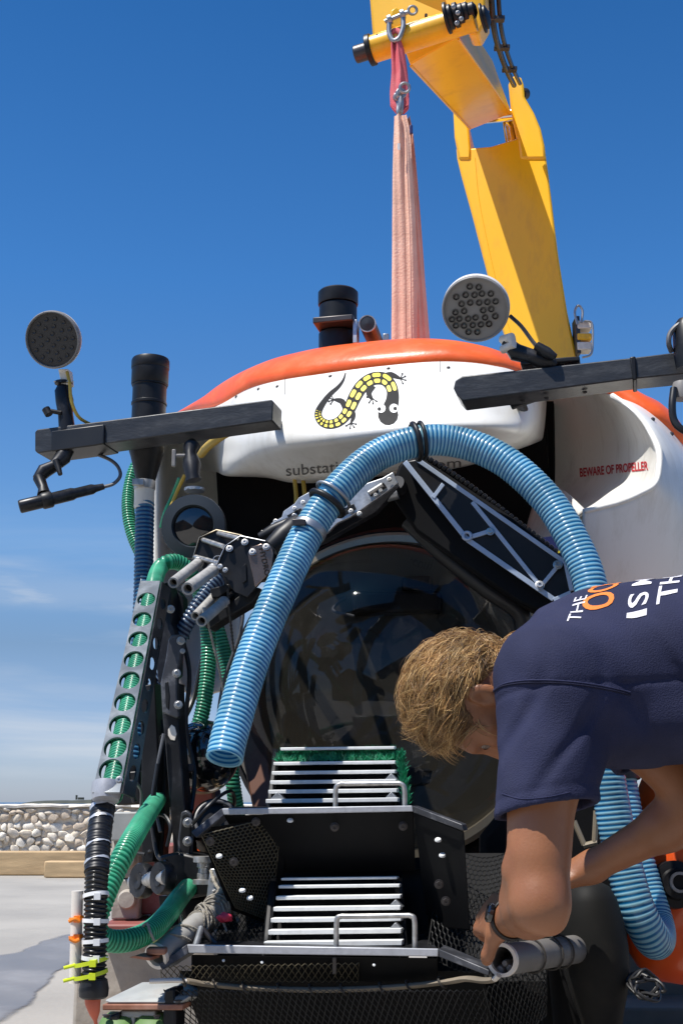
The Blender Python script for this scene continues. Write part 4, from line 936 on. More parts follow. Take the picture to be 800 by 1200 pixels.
# cable and lamp cut off by the right edge
e = thing('camera', 'black fitting with a looping cable at the right end of the right bar', 'camera', F(806, 420, 2.95))
b = MB(); b.tube(spline([F(*q) for q in ((812, 380, 2.95), (796, 380, 2.95), (785, 390, 2.95), (783, 402, 2.95), (786, 412, 2.97))], 30), .006, 8); b.build('lamp_cable', 'cable_grey', e)
b = MB(); b.tube(spline([F(*q) for q in ((789, 455, 2.95), (787, 475, 2.94), (789, 492, 2.94), (798, 503, 2.94), (814, 508, 2.95))], 30), .0085, 10); b.build('lamp_cable', 'cable_black', e)
b = MB(); b.lathe([(0, -.05), (.03, -.05), (.034, -.02), (.034, .05), (.02, .07), (0, .07)], F(806, 408, 2.97), UP, 24); b.build('body', 'black', e)
b = MB(); b.lathe([(0, -.02), (.022, -.02), (.026, .0), (.02, .02)], F(799, 458, 2.97), UP, 24); b.build('gland', 'lamp_face2', e)
# yellow cable seen under the fairing
e_y = MB()
for x, dx in ((347, 0), (357, 2)): e_y.tube(spline([F(x - 2, 560, 3.5), F(x, 580, 3.48), F(x + dx, 600, 3.46), F(x + 1 + dx, 640, 3.5)], 20), .006, 8)
e_y.build('conduit', 'cable_yellow', sub)
b = MB(); b.tube(spline([F(*q) for q in ((292, 497, 3.12), (265, 508, 3.2), (245, 522, 3.3), (236, 532, 3.4))], 24), .012, 10); b.build('conduit', 'cable_yellow', sub)

# ------------------------------------------------------------------ hoses
e = thing('suction_hose', 'thick blue ribbed hose arching over the dome with its open end hanging left', 'hose', F(263, 890, 2.56))
main = [(263, 889, 2.51), (271, 855, 2.54), (296, 772, 2.615), (328, 694, 2.685), (362, 622, 2.76), (398, 572, 2.80), (440, 535, 2.86), (490, 517, 2.90), (540, 519, 2.93), (592, 541, 2.93), (641, 586, 2.92), (671, 634, 2.90), (691, 685, 2.88), (701, 760, 2.86), (707, 830, 2.85), (710, 900, 2.84), (718, 950, 2.84), (731, 1015, 2.84), (746, 1066, 2.84), (761, 1096, 2.87), (769, 1102, 2.93), (769, 1085, 3.0), (757, 1045, 3.03), (744, 1000, 3.04), (732, 950, 3.05), (722, 890, 3.06), (714, 840, 3.08), (706, 790, 3.1)]
_, hp = hose('ribbed_tube', [F(*q) for q in main], .0368, .0100, 'blue_hose', e, amp=.0007, n=30, open_end=True, npts=500)
def near(px, py, path): return min(range(len(path)), key=lambda i: (path[i] - ORG).cross(ray(px, py).normalized()).length)
def band(name, px, py, m, parent, path, r=.040, w=.012, rr=.006, torus=True):
    i = near(px, py, path); t = (path[min(i + 2, len(path) - 1)] - path[max(i - 2, 0)]).normalized(); b = MB()
    if torus: b.ring(path[i], t, r, rr, 36, 10)
    else: b.lathe([(r - .004, -w), (r, -w), (r + .001, 0), (r, w), (r - .004, w)], path[i], t, 36)
    return b.build(name, m, parent, ang=50)
band('hose_ring', 383, 590, 'black', e, hp, .042, rr=.007); band('hose_ring', 393, 583, 'galv', e, hp, .044, rr=.004); band('hose_ring', 487, 518, 'black', e, hp, .042, rr=.0065); band('hose_ring', 494, 516, 'black', e, hp, .043, rr=.0045)
band('hose_clamp', 364, 622, 'galv', e, hp, .0388, .008, torus=False)
i = near(364, 622, hp); b = MB(); b.box(hp[i] + Vector((-.022, -.040, .008)), (.03, .014, .014)); b.build('clamp_screw', 'pin', e, bevel=.002)
band('hose_coupling', 753, 1030, 'black', e, hp[-140:], .045, .016, torus=False)

e = thing('feed_hose', 'straight blue ribbed hose dropping from the funnel on the left', 'hose', F(168, 890, 3.1))
hose('ribbed_tube', [F(*q) for q in ((170, 588, 3.22), (169, 640, 3.2), (168, 700, 3.17), (165, 760, 3.13), (161, 830, 3.1), (157, 893, 3.08))], 11.5 * 3.2 / 1500, .0115, 'teal_hose', e, n=22, npts=160)
b = MB(); b.tube([F(*q) for q in ((157, 890, 3.08), (156, 905, 3.08), (155, 935, 3.08))], [.027, .031, .030], 20); b.build('end_coupling', 'black', e)
e = thing('jumper_hose', 'short navy striped hose between the arm links', 'hose', F(210, 745, 2.95))
hose('ribbed_tube', [F(*q) for q in ((262, 672, 2.99), (246, 690, 2.97), (228, 716, 2.95), (210, 748, 2.95), (196, 780, 2.97), (188, 805, 3.0), (186, 825, 3.0))], .0185, .010, 'navy_hose', e, n=20)

e = thing('green_hose', 'green ribbed hose threaded through the holed channel and looping behind the claw', 'hose', F(196, 660, 2.85))
f_TL, f_TR, f_BR, f_BL = P(165, 682, 2.82), P(188, 682, 2.80), P(141, 930, 2.16), P(109, 930, 2.18)
ch_in = Vector((.013, .055, -.008))
def ch_mid(v): return (f_TL.lerp(f_BL, v) + f_TR.lerp(f_BR, v)) / 2 + Vector((.003, .030, -.004))
hose('ribbed_tube', [ch_mid(1.0), ch_mid(.75), ch_mid(.5), ch_mid(.25), ch_mid(.03)] + [F(*q) for q in ((186, 668, 2.92), (197, 659, 2.95), (211, 660, 2.98), (224, 673, 3.01), (235, 697, 3.05), (243, 735, 3.08), (244, 780, 3.08), (237, 835, 3.06), (222, 880, 3.04), (206, 925, 3.02))], .0185, .0082, 'green_hose', e, n=20, npts=300)
e = thing('green_hose', 'thin green hose hanging behind the open end of the thick blue hose', 'hose', F(272, 880, 3.2))
hose('ribbed_tube', [F(*q) for q in ((238, 690, 3.22), (254, 735, 3.2), (266, 780, 3.2), (271, 830, 3.2), (270, 880, 3.2), (274, 925, 3.2), (280, 965, 3.25))], .0185, .0082, 'green_hose', e, n=18, npts=200)
e = thing('green_hose', 'green hose curving out left of the straight blue hose', 'hose', F(150, 600, 3.35))
hose('ribbed_tube', [F(*q) for q in ((172, 530, 3.42), (158, 550, 3.40), (151, 578, 3.38), (151, 605, 3.36), (157, 630, 3.35), (168, 655, 3.34), (180, 690, 3.34)) ], .0175, .008, 'green_hose', e, n=18, npts=160)
e = thing('green_hose', 'green hose sagging low behind the black corrugated hose', 'hose', P(125, 1098, 2.3))
hose('ribbed_tube', [P(*q) for q in ((214, 900, 3.25), (198, 920, 3.2), (184, 938, 3.02), (169, 960, 2.66), (150, 992, 2.44), (131, 1030, 2.38), (117, 1066, 2.35), (113, 1088, 2.36), (124, 1101, 2.38), (150, 1102, 2.42), (178, 1090, 2.50), (196, 1072, 2.60), (212, 1050, 2.78), (230, 1030, 3.0))], .0195, .0088, 'green_hose', e, n=20, npts=220)
e = thing('corrugated_hose', 'black corrugated hose bound with tape and cable ties beside a white pipe', 'hose', P(110, 1165, 2.12))
bh = [P(*q) for q in ((125, 922, 2.24), (121, 945, 2.21), (116, 985, 2.17), (113, 1040, 2.13), (112, 1100, 2.12), (110, 1165, 2.12))]
_, bp = hose('ribbed_tube', bh, .0178, .0068, 'black_hose', e, n=20, amp=.0016)
def seg_of(path, y0, y1):
    i, j = near(*y0, path), near(*y1, path); return path[min(i, j):max(i, j) + 1]
sg = seg_of(bp, (123, 932), (114, 1022)); b = MB()
b.tube(sg, [.0200 + .0009 * math.sin(i * .9) * math.sin(i * .37) for i in range(len(sg))], 22); b.build('tape_wrap', 'tape', e)
for yy, ww in ((948, 7), (962, 4), (992, 3.5), (1011, 4)):      # pale scuffed turns of tape
    i = near(118, yy, bp); t = (bp[min(i + 3, len(bp) - 1)] - bp[i - 3]).normalized(); t2 = (t + Vector((.18, 0, .0))).normalized(); w = ww * 2.2 / 1500 / 2
    x_, y_, _ = frame_of(t2); b = MB(); vs = []; fs = []
    for k in range(15):
        a = math.pi * 2 * (k / 14)
        jag = rng.uniform(.12, 1.1)
        for s in (-1, 1): vs.append(bp[i] + (x_ * math.cos(a) + y_ * math.sin(a)) * .0217 + t2 * (w * s * jag))
    b.add(vs, [(2 * k, 2 * k + 1, 2 * k + 3, 2 * k + 2) for k in range(14)]); b.build('tape_wrap', 'foil', e)
def tie(py, m, dx=0.0, r=.0195, tilt=.1, px=None, par=None, path=None, tail=True):
    path = path or bp; i = near(px or 112, py, path); t = (path[min(i + 3, len(path) - 1)] - path[max(i - 3, 0)]).normalized(); t = (t + Vector((tilt, 0, 0))).normalized()
    b = MB(); b.lathe([(r, -.003), (r + .0015, -.003), (r + .0015, .003), (r, .003)], path[i] + Vector((dx, 0, 0)), t, 28, close=True)
    b.box(path[i] + Vector((dx + r * .3, -r * .98, 0)), (.010, .007, .010)); b.build('cable_tie', m, par or e, ang=30)
for y, m in ((1049, 'tie_white'), (1079, 'tie_white'), (1103, 'tie_white'), (1122, 'tie_white')): tie(y, m, tilt=rng.uniform(-.1, .1))
for y, m in ((1127, 'tie_yellow'), (1142, 'tie_yellow')):
    tie(y, m, -.006, .026, tilt=.22)
    i = near(112, y, bp); b = MB(); b.tube([bp[i] + Vector((-.028, -.012, -.004)), bp[i] + Vector((-.045, -.016, -.008))], .0028, 8); b.build('tie_tail', m, e)
b = MB(); b.lathe([(.019, 0), (.0225, .003), (.0235, .014), (.0205, .028), (.018, .029)], bp[-1] + Vector((0, 0, -.006)), UP, 24); b.build('end_boot', 'rubber' if False else 'tape', e)
b = MB(); b.tube([P(*q) for q in ((109, 1166, 2.12), (109, 1176, 2.115), (111, 1187, 2.115), (112, 1196, 2.115), (115, 1215, 2.115))], [.0135, .012, .0085, .003, .002], 14); b.build('nozzle', mat('red_orange_rubber', (.62, .13, .06), .5, var=.2), e)
e2 = thing('white_pipe', 'short white plastic pipe tied alongside the black corrugated hose', 'pipe', P(90, 1150, 2.13))
wp = [P(91 - i * .15, 1044 + 108 * i / 20, 2.13) for i in range(21)]
b = MB(); b.tube(wp, .0092, 18); b.build('pipe', 'pvc_white', e2)
for y in (1078, 1100): tie(y, 'tie_orange', 0, .0102, .15, 90, e2, wp)
b = MB(); b.tube(spline([P(93, 1080, 2.115), P(88, 1077, 2.113), P(81, 1080, 2.113)], 8), .003, 8); b.tube(spline([P(93, 1101, 2.115), P(88, 1103, 2.113), P(82, 1100, 2.113)], 8), .003, 8); b.build('tie_tail', 'tie_orange', e2)

# ------------------------------------------------------------------ hose channel with round holes
e = thing('hose_channel', 'slanting grey metal channel with a row of round holes around the green hose', 'bracket', P(125, 925, 2.22))
def holed(name, quad, cells, mset, parent, hr=.40, asp=None, thick=.003):
    """strip of cells down a quad (TL,TR,BR,BL), each cell with a round hole"""
    TL, TR, BR, BL = [Vector(q) for q in quad]; b = MB(); N = 24
    def pt(u, v): return TL.lerp(TR, u).lerp(BL.lerp(BR, u), v)
    vs_all = []
    for (v0, v1, hole) in cells:
        if not hole:
            o = len(b.v); b.add([pt(0, v0), pt(1, v0), pt(1, v1), pt(0, v1)], [(0, 1, 2, 3)]); continue
        c = (v0 + v1) / 2; hv = (v1 - v0) / 2
        wid = (pt(1, c) - pt(0, c)).length; ht = (pt(.5, v1) - pt(.5, v0)).length
        rw = hr * wid; out = []; inn = []
        for k in range(N):
            a = 2 * math.pi * k / N; cx, sy = math.cos(a), math.sin(a); m = max(abs(cx), abs(sy))
            out.append(pt(.5 + .5 * cx / m, c + hv * sy / m))
            inn.append(pt(.5 + hr * cx * (asp[0] if asp else 1), c + rw / ht * 2 * hv * sy * (asp[1] if asp else 1)))
        o = b.add(out + inn, [(k, (k + 1) % N, N + (k + 1) % N, N + k) for k in range(N)])
    ob = b.build(name, mset, parent, smooth=False, solid=thick, fixn=False); return ob
ys = [704, 727, 750, 774, 798, 824, 851, 878, 904]
def v_at(y):   # fraction along the channel at a given picture height
    lo_, hi_ = 0.0, 1.0
    for _ in range(30):
        m_ = (lo_ + hi_) / 2; p = f_TL.lerp(f_BL, m_) - ORG; v = (p.z * _c - p.y * _s) / (p.y * _c + p.z * _s)
        if 600 - 1500 * v < y: lo_ = m_
        else: hi_ = m_
    return m_
cells = []; mids = [(a + c) / 2 for a, c in zip(ys, ys[1:])]
edges = [ys[0] - 12] + mids + [ys[-1] + 13]
cells.append((0, v_at(edges[0]), False))
for a, c in zip(edges, edges[1:]): cells.append((v_at(a), v_at(c), True))
cells.append((v_at(edges[-1]), 1, False))
M['channel'] = mat('channel_metal', (0.19, 0.205, 0.21), 0.34, metal=0.5, var=.25, scale=14, dirt=(.42, .45, .48), dirt_amt=.5, dirt_scale=14)
holed('holed_face', (f_TL, f_TR, f_BR, f_BL), cells, 'channel', e, hr=.44, asp=(1.0, 1.42))
back = ch_in; 
cells2 = [(a, c, h) for a, c, h in cells]
holed('side_face', (f_TR + Vector((.0015, .002, 0)), f_TR + back, f_BR + back, f_BR + Vector((.0015, .002, 0))), cells2, 'black_anod', e, hr=.30, asp=(1, 1.5))  # both side faces coloured black to carry the channel's own shade
holed('side_face', (f_TL + Vector((-.0015, .002, 0)), f_TL + ch_in, f_BL + ch_in, f_BL + Vector((-.0015, .002, 0))), cells2, 'black_anod', e, hr=.30, asp=(1, 1.5))
bolt(e, P(140, 914, 2.15), (0, -1, .2), .006)
b = MB(); b.tube([P(*q) for q in ((126, 918, 2.2), (125, 928, 2.195), (124, 938, 2.19))], [.0255, .0258, .022], 22); b.build('end_ferrule', 'edge', e)

# ------------------------------------------------------------------ left arm: links, hub, claw
arm = thing('lever_arm', 'black two link lever arm with round hub standing left of the dome', 'robot arm', F(190, 1030, 2.75))
def plate(name, pts, D, th, m, parent, bev=.002, direc=None):
    b = MB(); b.prism([F(x, y, dd[0] if dd else D) for x, y, *dd in pts], (direc or AFT) * th); return b.build(name, m, parent, bevel=bev)
plate('upper_link', [(186, 686, 2.9), (197, 682, 2.9), (200, 690, 2.9), (201, 730, 2.9), (207, 745, 2.9), (206, 790, 2.88), (196, 800, 2.88), (186, 800, 2.88), (182, 770, 2.88), (181, 740, 2.89)], 2.9, .05, 'black_anod', arm)
plate('side_link', [(197, 750), (201, 744), (210, 743), (214, 749), (213, 765), (207, 790), (207, 815), (210, 840), (207, 842), (190, 835), (188, 800), (190, 790), (194, 772)], 2.84, .02, 'plate', arm, .003)
plate('link_slot', [(193, 800), (197, 798), (199, 815), (198, 832), (194, 828)], 2.838, .01, 'black', arm)
for x, y in ((200, 714), (212, 751), (207, 789), (209, 826)): bolt(arm, F(x, y, 2.835), (.25, -1, .1), .0095)
bolt(arm, F(214, 763, 2.835), (.25, -1, .1), .006)
plate('lower_link', [(189, 800), (208, 800), (209, 850), (213, 900), (217, 950), (226, 1018), (206, 1026), (200, 960), (194, 880), (190, 835)], 2.86, .05, 'black_anod', arm, .003)
plate('outer_link', [(163, 805), (181, 800), (184, 850), (186, 900), (183, 960), (180, 1010), (166, 1012), (165, 940), (166, 880)], 2.9, .06, 'black', arm, .003)
plate('outer_link', [(182, 850), (190, 842), (194, 900), (192, 980), (190, 1020), (180, 1020), (186, 930)], 2.93, .04, 'black', arm, .003)
plate('white_patch', [(197, 855), (201, 849), (205, 852), (207, 860), (205, 868), (200, 867), (197, 862)], 2.858, .003, 'pvc_white', arm, .001)
plate('bolt_plate', [(212, 952), (218, 949), (224, 954), (226, 975), (224, 1008), (218, 1018), (209, 1016), (208, 985)], 2.82, .012, 'plate', arm, .003)
plate('bolt_plate_face', [(214, 956), (218, 953), (222, 957), (224, 975), (222, 1006), (217, 1014), (211, 1012), (210.5, 985)], 2.8175, .003, 'black', arm, .001)
for x, y in ((220, 964), (220, 986), (219, 1006)): bolt(arm, F(x, y, 2.812), (.3, -1, .1), .0105)
for x, y, r, dd in ((167, 1032, 20, 2.80), (191, 1029, 19, 2.72)):
    b = MB(); p = F(x, y, dd); rr = r * dd / 1500
    b.lathe([(rr * .96, -.012), (rr, -.008), (rr, .008), (rr * .94, .012), (rr * .5, .012), (rr * .48, .015), (rr * .2, .015), (0, .013)], p, (-.75, -.65, .05), 40); b.build('hub_disc', 'black_anod', arm, ang=30)
b = MB(); b.cyl(F(158, 1034, 2.86), F(198, 1028, 2.70), .018, 18); b.build('hub_axle', 'steel', arm)
plate('hub_block', [(186, 1003), (207, 998), (248, 1008), (250, 1048), (215, 1055), (188, 1048)], 2.80, .12, 'black', arm, .006)
plate('clamp_block', [(183, 1035), (200, 1035), (200, 1040), (186, 1042)], 2.78, .1, 'black', arm, .003)
plate('post', [(186, 1050), (198, 1050), (204, 1098), (196, 1110), (190, 1095)], 2.82, .04, 'black_anod', arm)
plate('motor_box', [(198, 1052), (246, 1050), (250, 1092), (204, 1098)], 2.92, .12, 'black_hull', arm, .008)
# thin hydraulic lines on the arm
for q, r, m in ((((192, 860, 2.85), (187, 885, 2.84), (182, 915, 2.84), (182, 945, 2.84), (188, 975, 2.82)), .004, 'cable_grey'),
             (((140, 930, 2.5), (150, 917, 2.55), (160, 918, 2.6), (166, 930, 2.65), (164, 960, 2.7)), .0035, 'cable_grey'),
             (((185, 895, 2.84), (178, 950, 2.83), (184, 1000, 2.82), (196, 1010, 2.8)), .005, 'cable_black'),
             (((150, 985, 2.75), (158, 998, 2.75), (170, 1001, 2.75)), .004, 'cable_black'),
             (((226, 965, 2.8), (244, 945, 2.8), (262, 930, 2.85), (272, 928, 2.9), (275, 940, 2.95), (272, 950, 3.0)), .0042, 'cable_black'),
             (((225, 968, 2.8), (240, 950, 2.85), (252, 938, 2.9)), .003, 'cable_grey')):
    b = MB(); b.tube(spline([F(*p) for p in q], 30), r, 8); b.build('hydraulic_line', m, arm)

for q, r, m in ((((258, 715, 3.1), (240, 760, 3.1), (226, 820, 3.08), (206, 860, 3.0), (190, 900, 2.95)), .007, 'cable_black'),
             (((200, 742, 3.0), (186, 775, 2.98), (178, 830, 2.97), (176, 890, 2.97), (180, 960, 2.96), (176, 1000, 2.9)), .006, 'cable_black'),
             (((214, 748, 2.95), (222, 790, 2.95), (218, 850, 2.95), (228, 905, 2.95), (224, 950, 2.9)), .0055, 'cable_black'),
             (((176, 720, 3.0), (172, 790, 2.98), (158, 850, 2.97), (150, 905, 2.95), (158, 940, 2.95)), .006, 'cable_black'),
             (((286, 700, 3.05), (282, 740, 3.05), (262, 800, 3.06), (256, 850, 3.05), (266, 905, 3.05)), .004, 'cable_grey'),
             (((160, 985, 2.75), (172, 962, 2.8), (190, 955, 2.8), (200, 968, 2.78), (196, 992, 2.78)), .0045, 'cable_black')):
    b = MB(); b.tube(spline([F(*p) for p in q], 40), r, 8); b.build('hydraulic_line', m, arm)
for x, y, D in ((181, 860, 2.93), (178, 905, 2.93), (176, 955, 2.93), (222, 905, 2.93), (156, 925, 2.93)):
    p = F(x, y, D); b = MB(); b.lathe([(.009, 0), (.012, .003), (.012, .016), (.009, .019)], p, UP, 6); b.build('line_fitting', 'pin', arm, ang=30)
plate('valve_block', [(130, 906), (164, 903), (166, 942), (136, 944)], 2.98, .06, 'black', arm, .004)
plate('inner_link', [(206, 690), (214, 700), (216, 748), (209, 742), (204, 720)], 2.95, .04, 'black', arm, .003)
claw = thing('gripper_claw', 'open black gripper claw with four grey rubber fingers left of the thick hose', 'robot arm', F(285, 655, 2.84))
plate('side_plate', [(253, 664), (264, 640), (282, 628), (311, 634), (321, 643), (320, 666), (304, 684), (290, 700), (275, 694), (262, 676)], 2.80, .007, 'black', claw, .0015)
plate('side_plate', [(226, 655), (234, 630), (254, 621), (286, 628), (300, 640), (290, 668), (262, 672), (240, 668)], 2.90, .007, 'black', claw, .0015)
M['edge_gold'] = mat('worn_brass_edge', (.45, .38, .27), .35, metal=.8, var=.2, scale=30)
def strip(pts, D, w, m, parent, name='edge_strip', th=.003):
    b = MB(); q = [F(x, y, D) for x, y in pts]; b.tube(q, w, 6, True, 0, .5); return b.build(name, m, parent)
strip([(226, 655), (234, 630), (254, 621), (284, 627.5)], 2.898, .0035, 'edge_gold', claw)
strip([(253, 664), (264, 640), (282, 628), (311, 634)], 2.797, .0028, 'alu', claw)
for (a, c) in (((238, 632.5), (262, 640.5)), ((256, 625), (280, 631)), ((229, 652.5), (256, 660))):
    b = MB(); b.cyl(F(*a, 2.90), F(*c, 2.80), .0058, 12); b.build('cross_rod', 'steel', claw)
for x, y in ((269, 643), (287, 635.5), (296, 647), (312, 641)): bolt(claw, F(x, y, 2.795), (-.1, -1, .25), .0078)
for x, y in ((258, 664), (264, 668)): bolt(claw, F(x, y, 2.79), (-.3, -1, .1), .006)
plate('label_plate', [(290, 648), (294, 641), (308, 636.5), (317, 640), (320, 648), (317, 670), (299, 688), (295, 670)], 2.797, .004, 'copper', claw, .001)
def onplate(o, dx, dy, h):
    return lambda u, v: F(o[0] + dx[0] * u + dy[0] * v, o[1] + dx[1] * u + dy[1] * v, 2.7945)
lettering('plate_lettering', 'HYDRO', onplate((303.5, 643), (7, 32), (6.0, -1.6), 1), 'ink_black', claw, .01)
for (a, c, r) in (((233, 659, 2.87), (203, 683, 2.70), 6.6), ((250, 668, 2.80), (220, 690, 2.63), 7.6), ((250, 700, 2.86), (229, 722, 2.74), 5.6), ((263, 705, 2.82), (236, 728, 2.66), 6.6)):
    p, q = F(*a), F(*c); r = r * 2.7 / 1500; d_ = (q - p).normalized(); Lg = (q - p).length
    b = MB(); b.lathe([(r * .78, -.01), (r * .8, 0), (r * .98, .004), (r * 1.0, Lg * .5), (r * 1.04, Lg), (r * .72, Lg), (r * .66, Lg - .02)], p, d_, 22)
    f = b.build('finger', 'rubber', claw, ang=35)
    b = MB(); b.lathe([(0, Lg - .018), (r * .7, Lg - .018)], p, d_, 18); b.build('finger_bore', 'black', f)
    b = MB(); b.ring(p + d_ * .004, d_, r * 1.02, .0016, 20, 6); b.build('finger_clamp', 'galv', f)
    b = MB(); b.tube([p - d_ * .05, p], r * .6, 10); b.build('finger_pin', 'black_anod', f)
plate('lower_jaw', [(236, 731), (262, 712), (285, 694), (302, 688), (306, 690), (296, 706), (262, 726), (244, 738)], 2.84, .05, 'black', claw, .003)
plate('jaw_bracket', [(258, 668), (276, 690), (300, 690), (296, 700), (262, 722), (246, 724), (250, 706), (268, 698)], 2.87, .04, 'black', claw, .003)
plate('tendon_block', [(246, 690), (268, 684), (270, 690), (256, 700), (248, 700)], 2.83, .02, 'black', claw, .002)
plate('cover_plate', [(283, 664), (288, 660), (289, 680), (284, 684)], 2.796, .003, 'black', claw, .001)
b = MB(); b.tube([F(*q) for q in ((318, 642, 2.84), (332, 630, 2.85), (345, 620, 2.87), (352, 612, 2.88))], [.022, .028, .03, .024], 18); b.build('wrist', 'black', claw)
b = MB(); b.ring(F(256, 657, 2.80), (0.3, -1, .2), .012, .0012, 20, 6); b.build('split_ring', 'steel', claw)

fore = thing('forearm_link', 'notched silver linkage reaching up right behind the thick blue hose', 'robot arm', F(390, 600, 2.92))
plate('notched_plate', [(312, 622), (318, 613), (330, 606), (332, 599), (345, 590), (350, 583), (372, 571), (400, 568), (420, 574), (430, 566), (448, 560), (460, 553), (466, 566), (452, 577), (436, 588), (425, 596), (410, 606), (395, 613), (384, 624), (362, 634), (346, 628), (338, 633), (326, 630)], 2.95, .012, 'alu', fore, .0015)
for pts in ([(336, 604), (352, 595), (356, 601), (340, 610)], [(430, 576), (449, 565), (453, 571), (434, 582)], [(396, 600), (414, 590), (417, 596), (400, 606)]):
    plate('notch', pts, 2.947, .006, 'black', fore, .001)
plate('rear_plate', [(322, 640), (340, 622), (420, 588), (462, 562), (468, 570), (440, 600), (380, 634), (340, 650)], 2.985, .03, 'black_anod', fore, .002)
for x, y in ((308, 624), (318, 618), (323, 611), (345, 596), (355, 589), (345, 604), (440, 580), (446, 575), (411, 599), (421, 602), (456, 562)): bolt(fore, F(x, y, 2.943), (-.2, -1, .2), .0058)
b = MB(); b.tube([F(*q) for q in ((305, 630, 2.9), (320, 622, 2.9), (340, 612, 2.91))], [.012, .016, .013], 12); b.build('ram_end', 'black', fore)
b = MB(); b.cyl(F(432, 578, 2.944), F(448, 568, 2.944), .006, 12); b.build('ram_rod', 'steel', fore)

# ------------------------------------------------------------------ right arm with the triangulated pale trim
ra = thing('boom_arm', 'broad black arm with pale triangular trim slanting down right of the dome', 'robot arm', F(560, 610, 3.0))
plate('arm_body', [(456, 578), (466, 546), (474, 537), (492, 535), (520, 552), (600, 606), (662, 655), (668, 664), (672, 694), (656, 712), (628, 716), (606, 706), (545, 664), (486, 622)], 3.02, .10, 'black_hull', ra, .008)
plate('arm_cover', [(474, 541), (490, 537), (662, 659), (669, 693), (646, 703), (546, 633)], 2.994, .020, 'black', ra, .004)
def trim(a, c, w=5.0, D=2.99):
    p, q = Vector((*a, 0)), Vector((*c, 0)); n_ = (q - p).normalized(); s = Vector((-n_.y, n_.x, 0)) * w / 2
    pts = [p + s, q + s, q - s, p - s]; b = MB(); b.prism([F(v.x, v.y, D) for v in pts], AFT * .006); b.build('trim_bar', 'trim', ra, bevel=.0008)
trim((474, 541), (547, 632), 6); trim((547, 632), (648, 702), 6, 2.9895); trim((488, 538), (556, 585), 5, 2.989); trim((556, 585), (662, 659), 5, 2.9885)
trim((519, 567), (507, 583), 4.5, 2.988); trim((553, 588), (632, 686), 5, 2.9875); trim((551, 629), (574, 622), 5, 2.987); trim((634, 686), (654, 662), 4.5, 2.9865); trim((662, 660), (669, 692), 4.5, 2.986); trim((668, 694), (648, 703), 4.5, 2.9855)
b = MB(); b.ring(F(547, 628, 2.985), (-.1, -1, .1), .009, .004, 24, 8); b.build('trim_eye', 'trim', ra)
for x, y, r in ((574, 623, .0095), (632, 686, .0105), (653, 662, .0105)): bolt(ra, F(x, y, 2.984), (-.1, -1, .25), r)
b = MB(); cpts = resample([F(*q) for q in spline([Vector((488, 531, 3.03)), Vector((520, 549, 3.03)), Vector((560, 577, 3.03)), Vector((606, 612, 3.04)), Vector((650, 646, 3.05))], 40)], .013)[0]
for p in cpts: b.lathe([(0, -.008), (.008, -.004), (.008, .004), (0, .008)], p, (.5, 0, -.5), 8)
tag(b.build('roller_chain', 'black', ra, ang=30), kind='stuff')
b = MB(); b.cyl(F(464, 566, 3.0), F(478, 586, 3.08), .02, 16); b.build('elbow_pin', 'black_anod', ra)
b = MB(); b.cyl(F(452, 582, 3.0), F(466, 578, 3.0), .014, 16); b.build('elbow_cap', 'galv', ra)
b = MB(); b.tube(spline([F(478, 610, 3.1), F(520, 650, 3.1), F(570, 690, 3.1), F(610, 720, 3.12), F(612, 760, 3.15)], 30), .022, 12); b.build('arm_hose', 'cable_black', ra)
# flag sticker on the fairing
b = MB(); b.prism([F(x, y, 3.30) for x, y in ((634, 630), (678, 624), (684, 650), (640, 656))], AFT * .004); b.build('sticker', 'ink_navy', sub)
b = MB(); b.prism([F(x, y, 3.297) for x, y in ((638, 646), (683, 640), (684, 644), (639, 650))], AFT * .002); b.build('sticker_stripe', 'ink_yellow', sub)
# beige struts right of the dome
for a, c in (((672, 962), (684, 990)), ((698, 950), (696, 988)), ((683, 991), (699, 987))):
    b = MB(); b.cyl(F(*a, 2.95), F(*c, 2.95), .006, 8); b.build('strut', 'tan', sub)

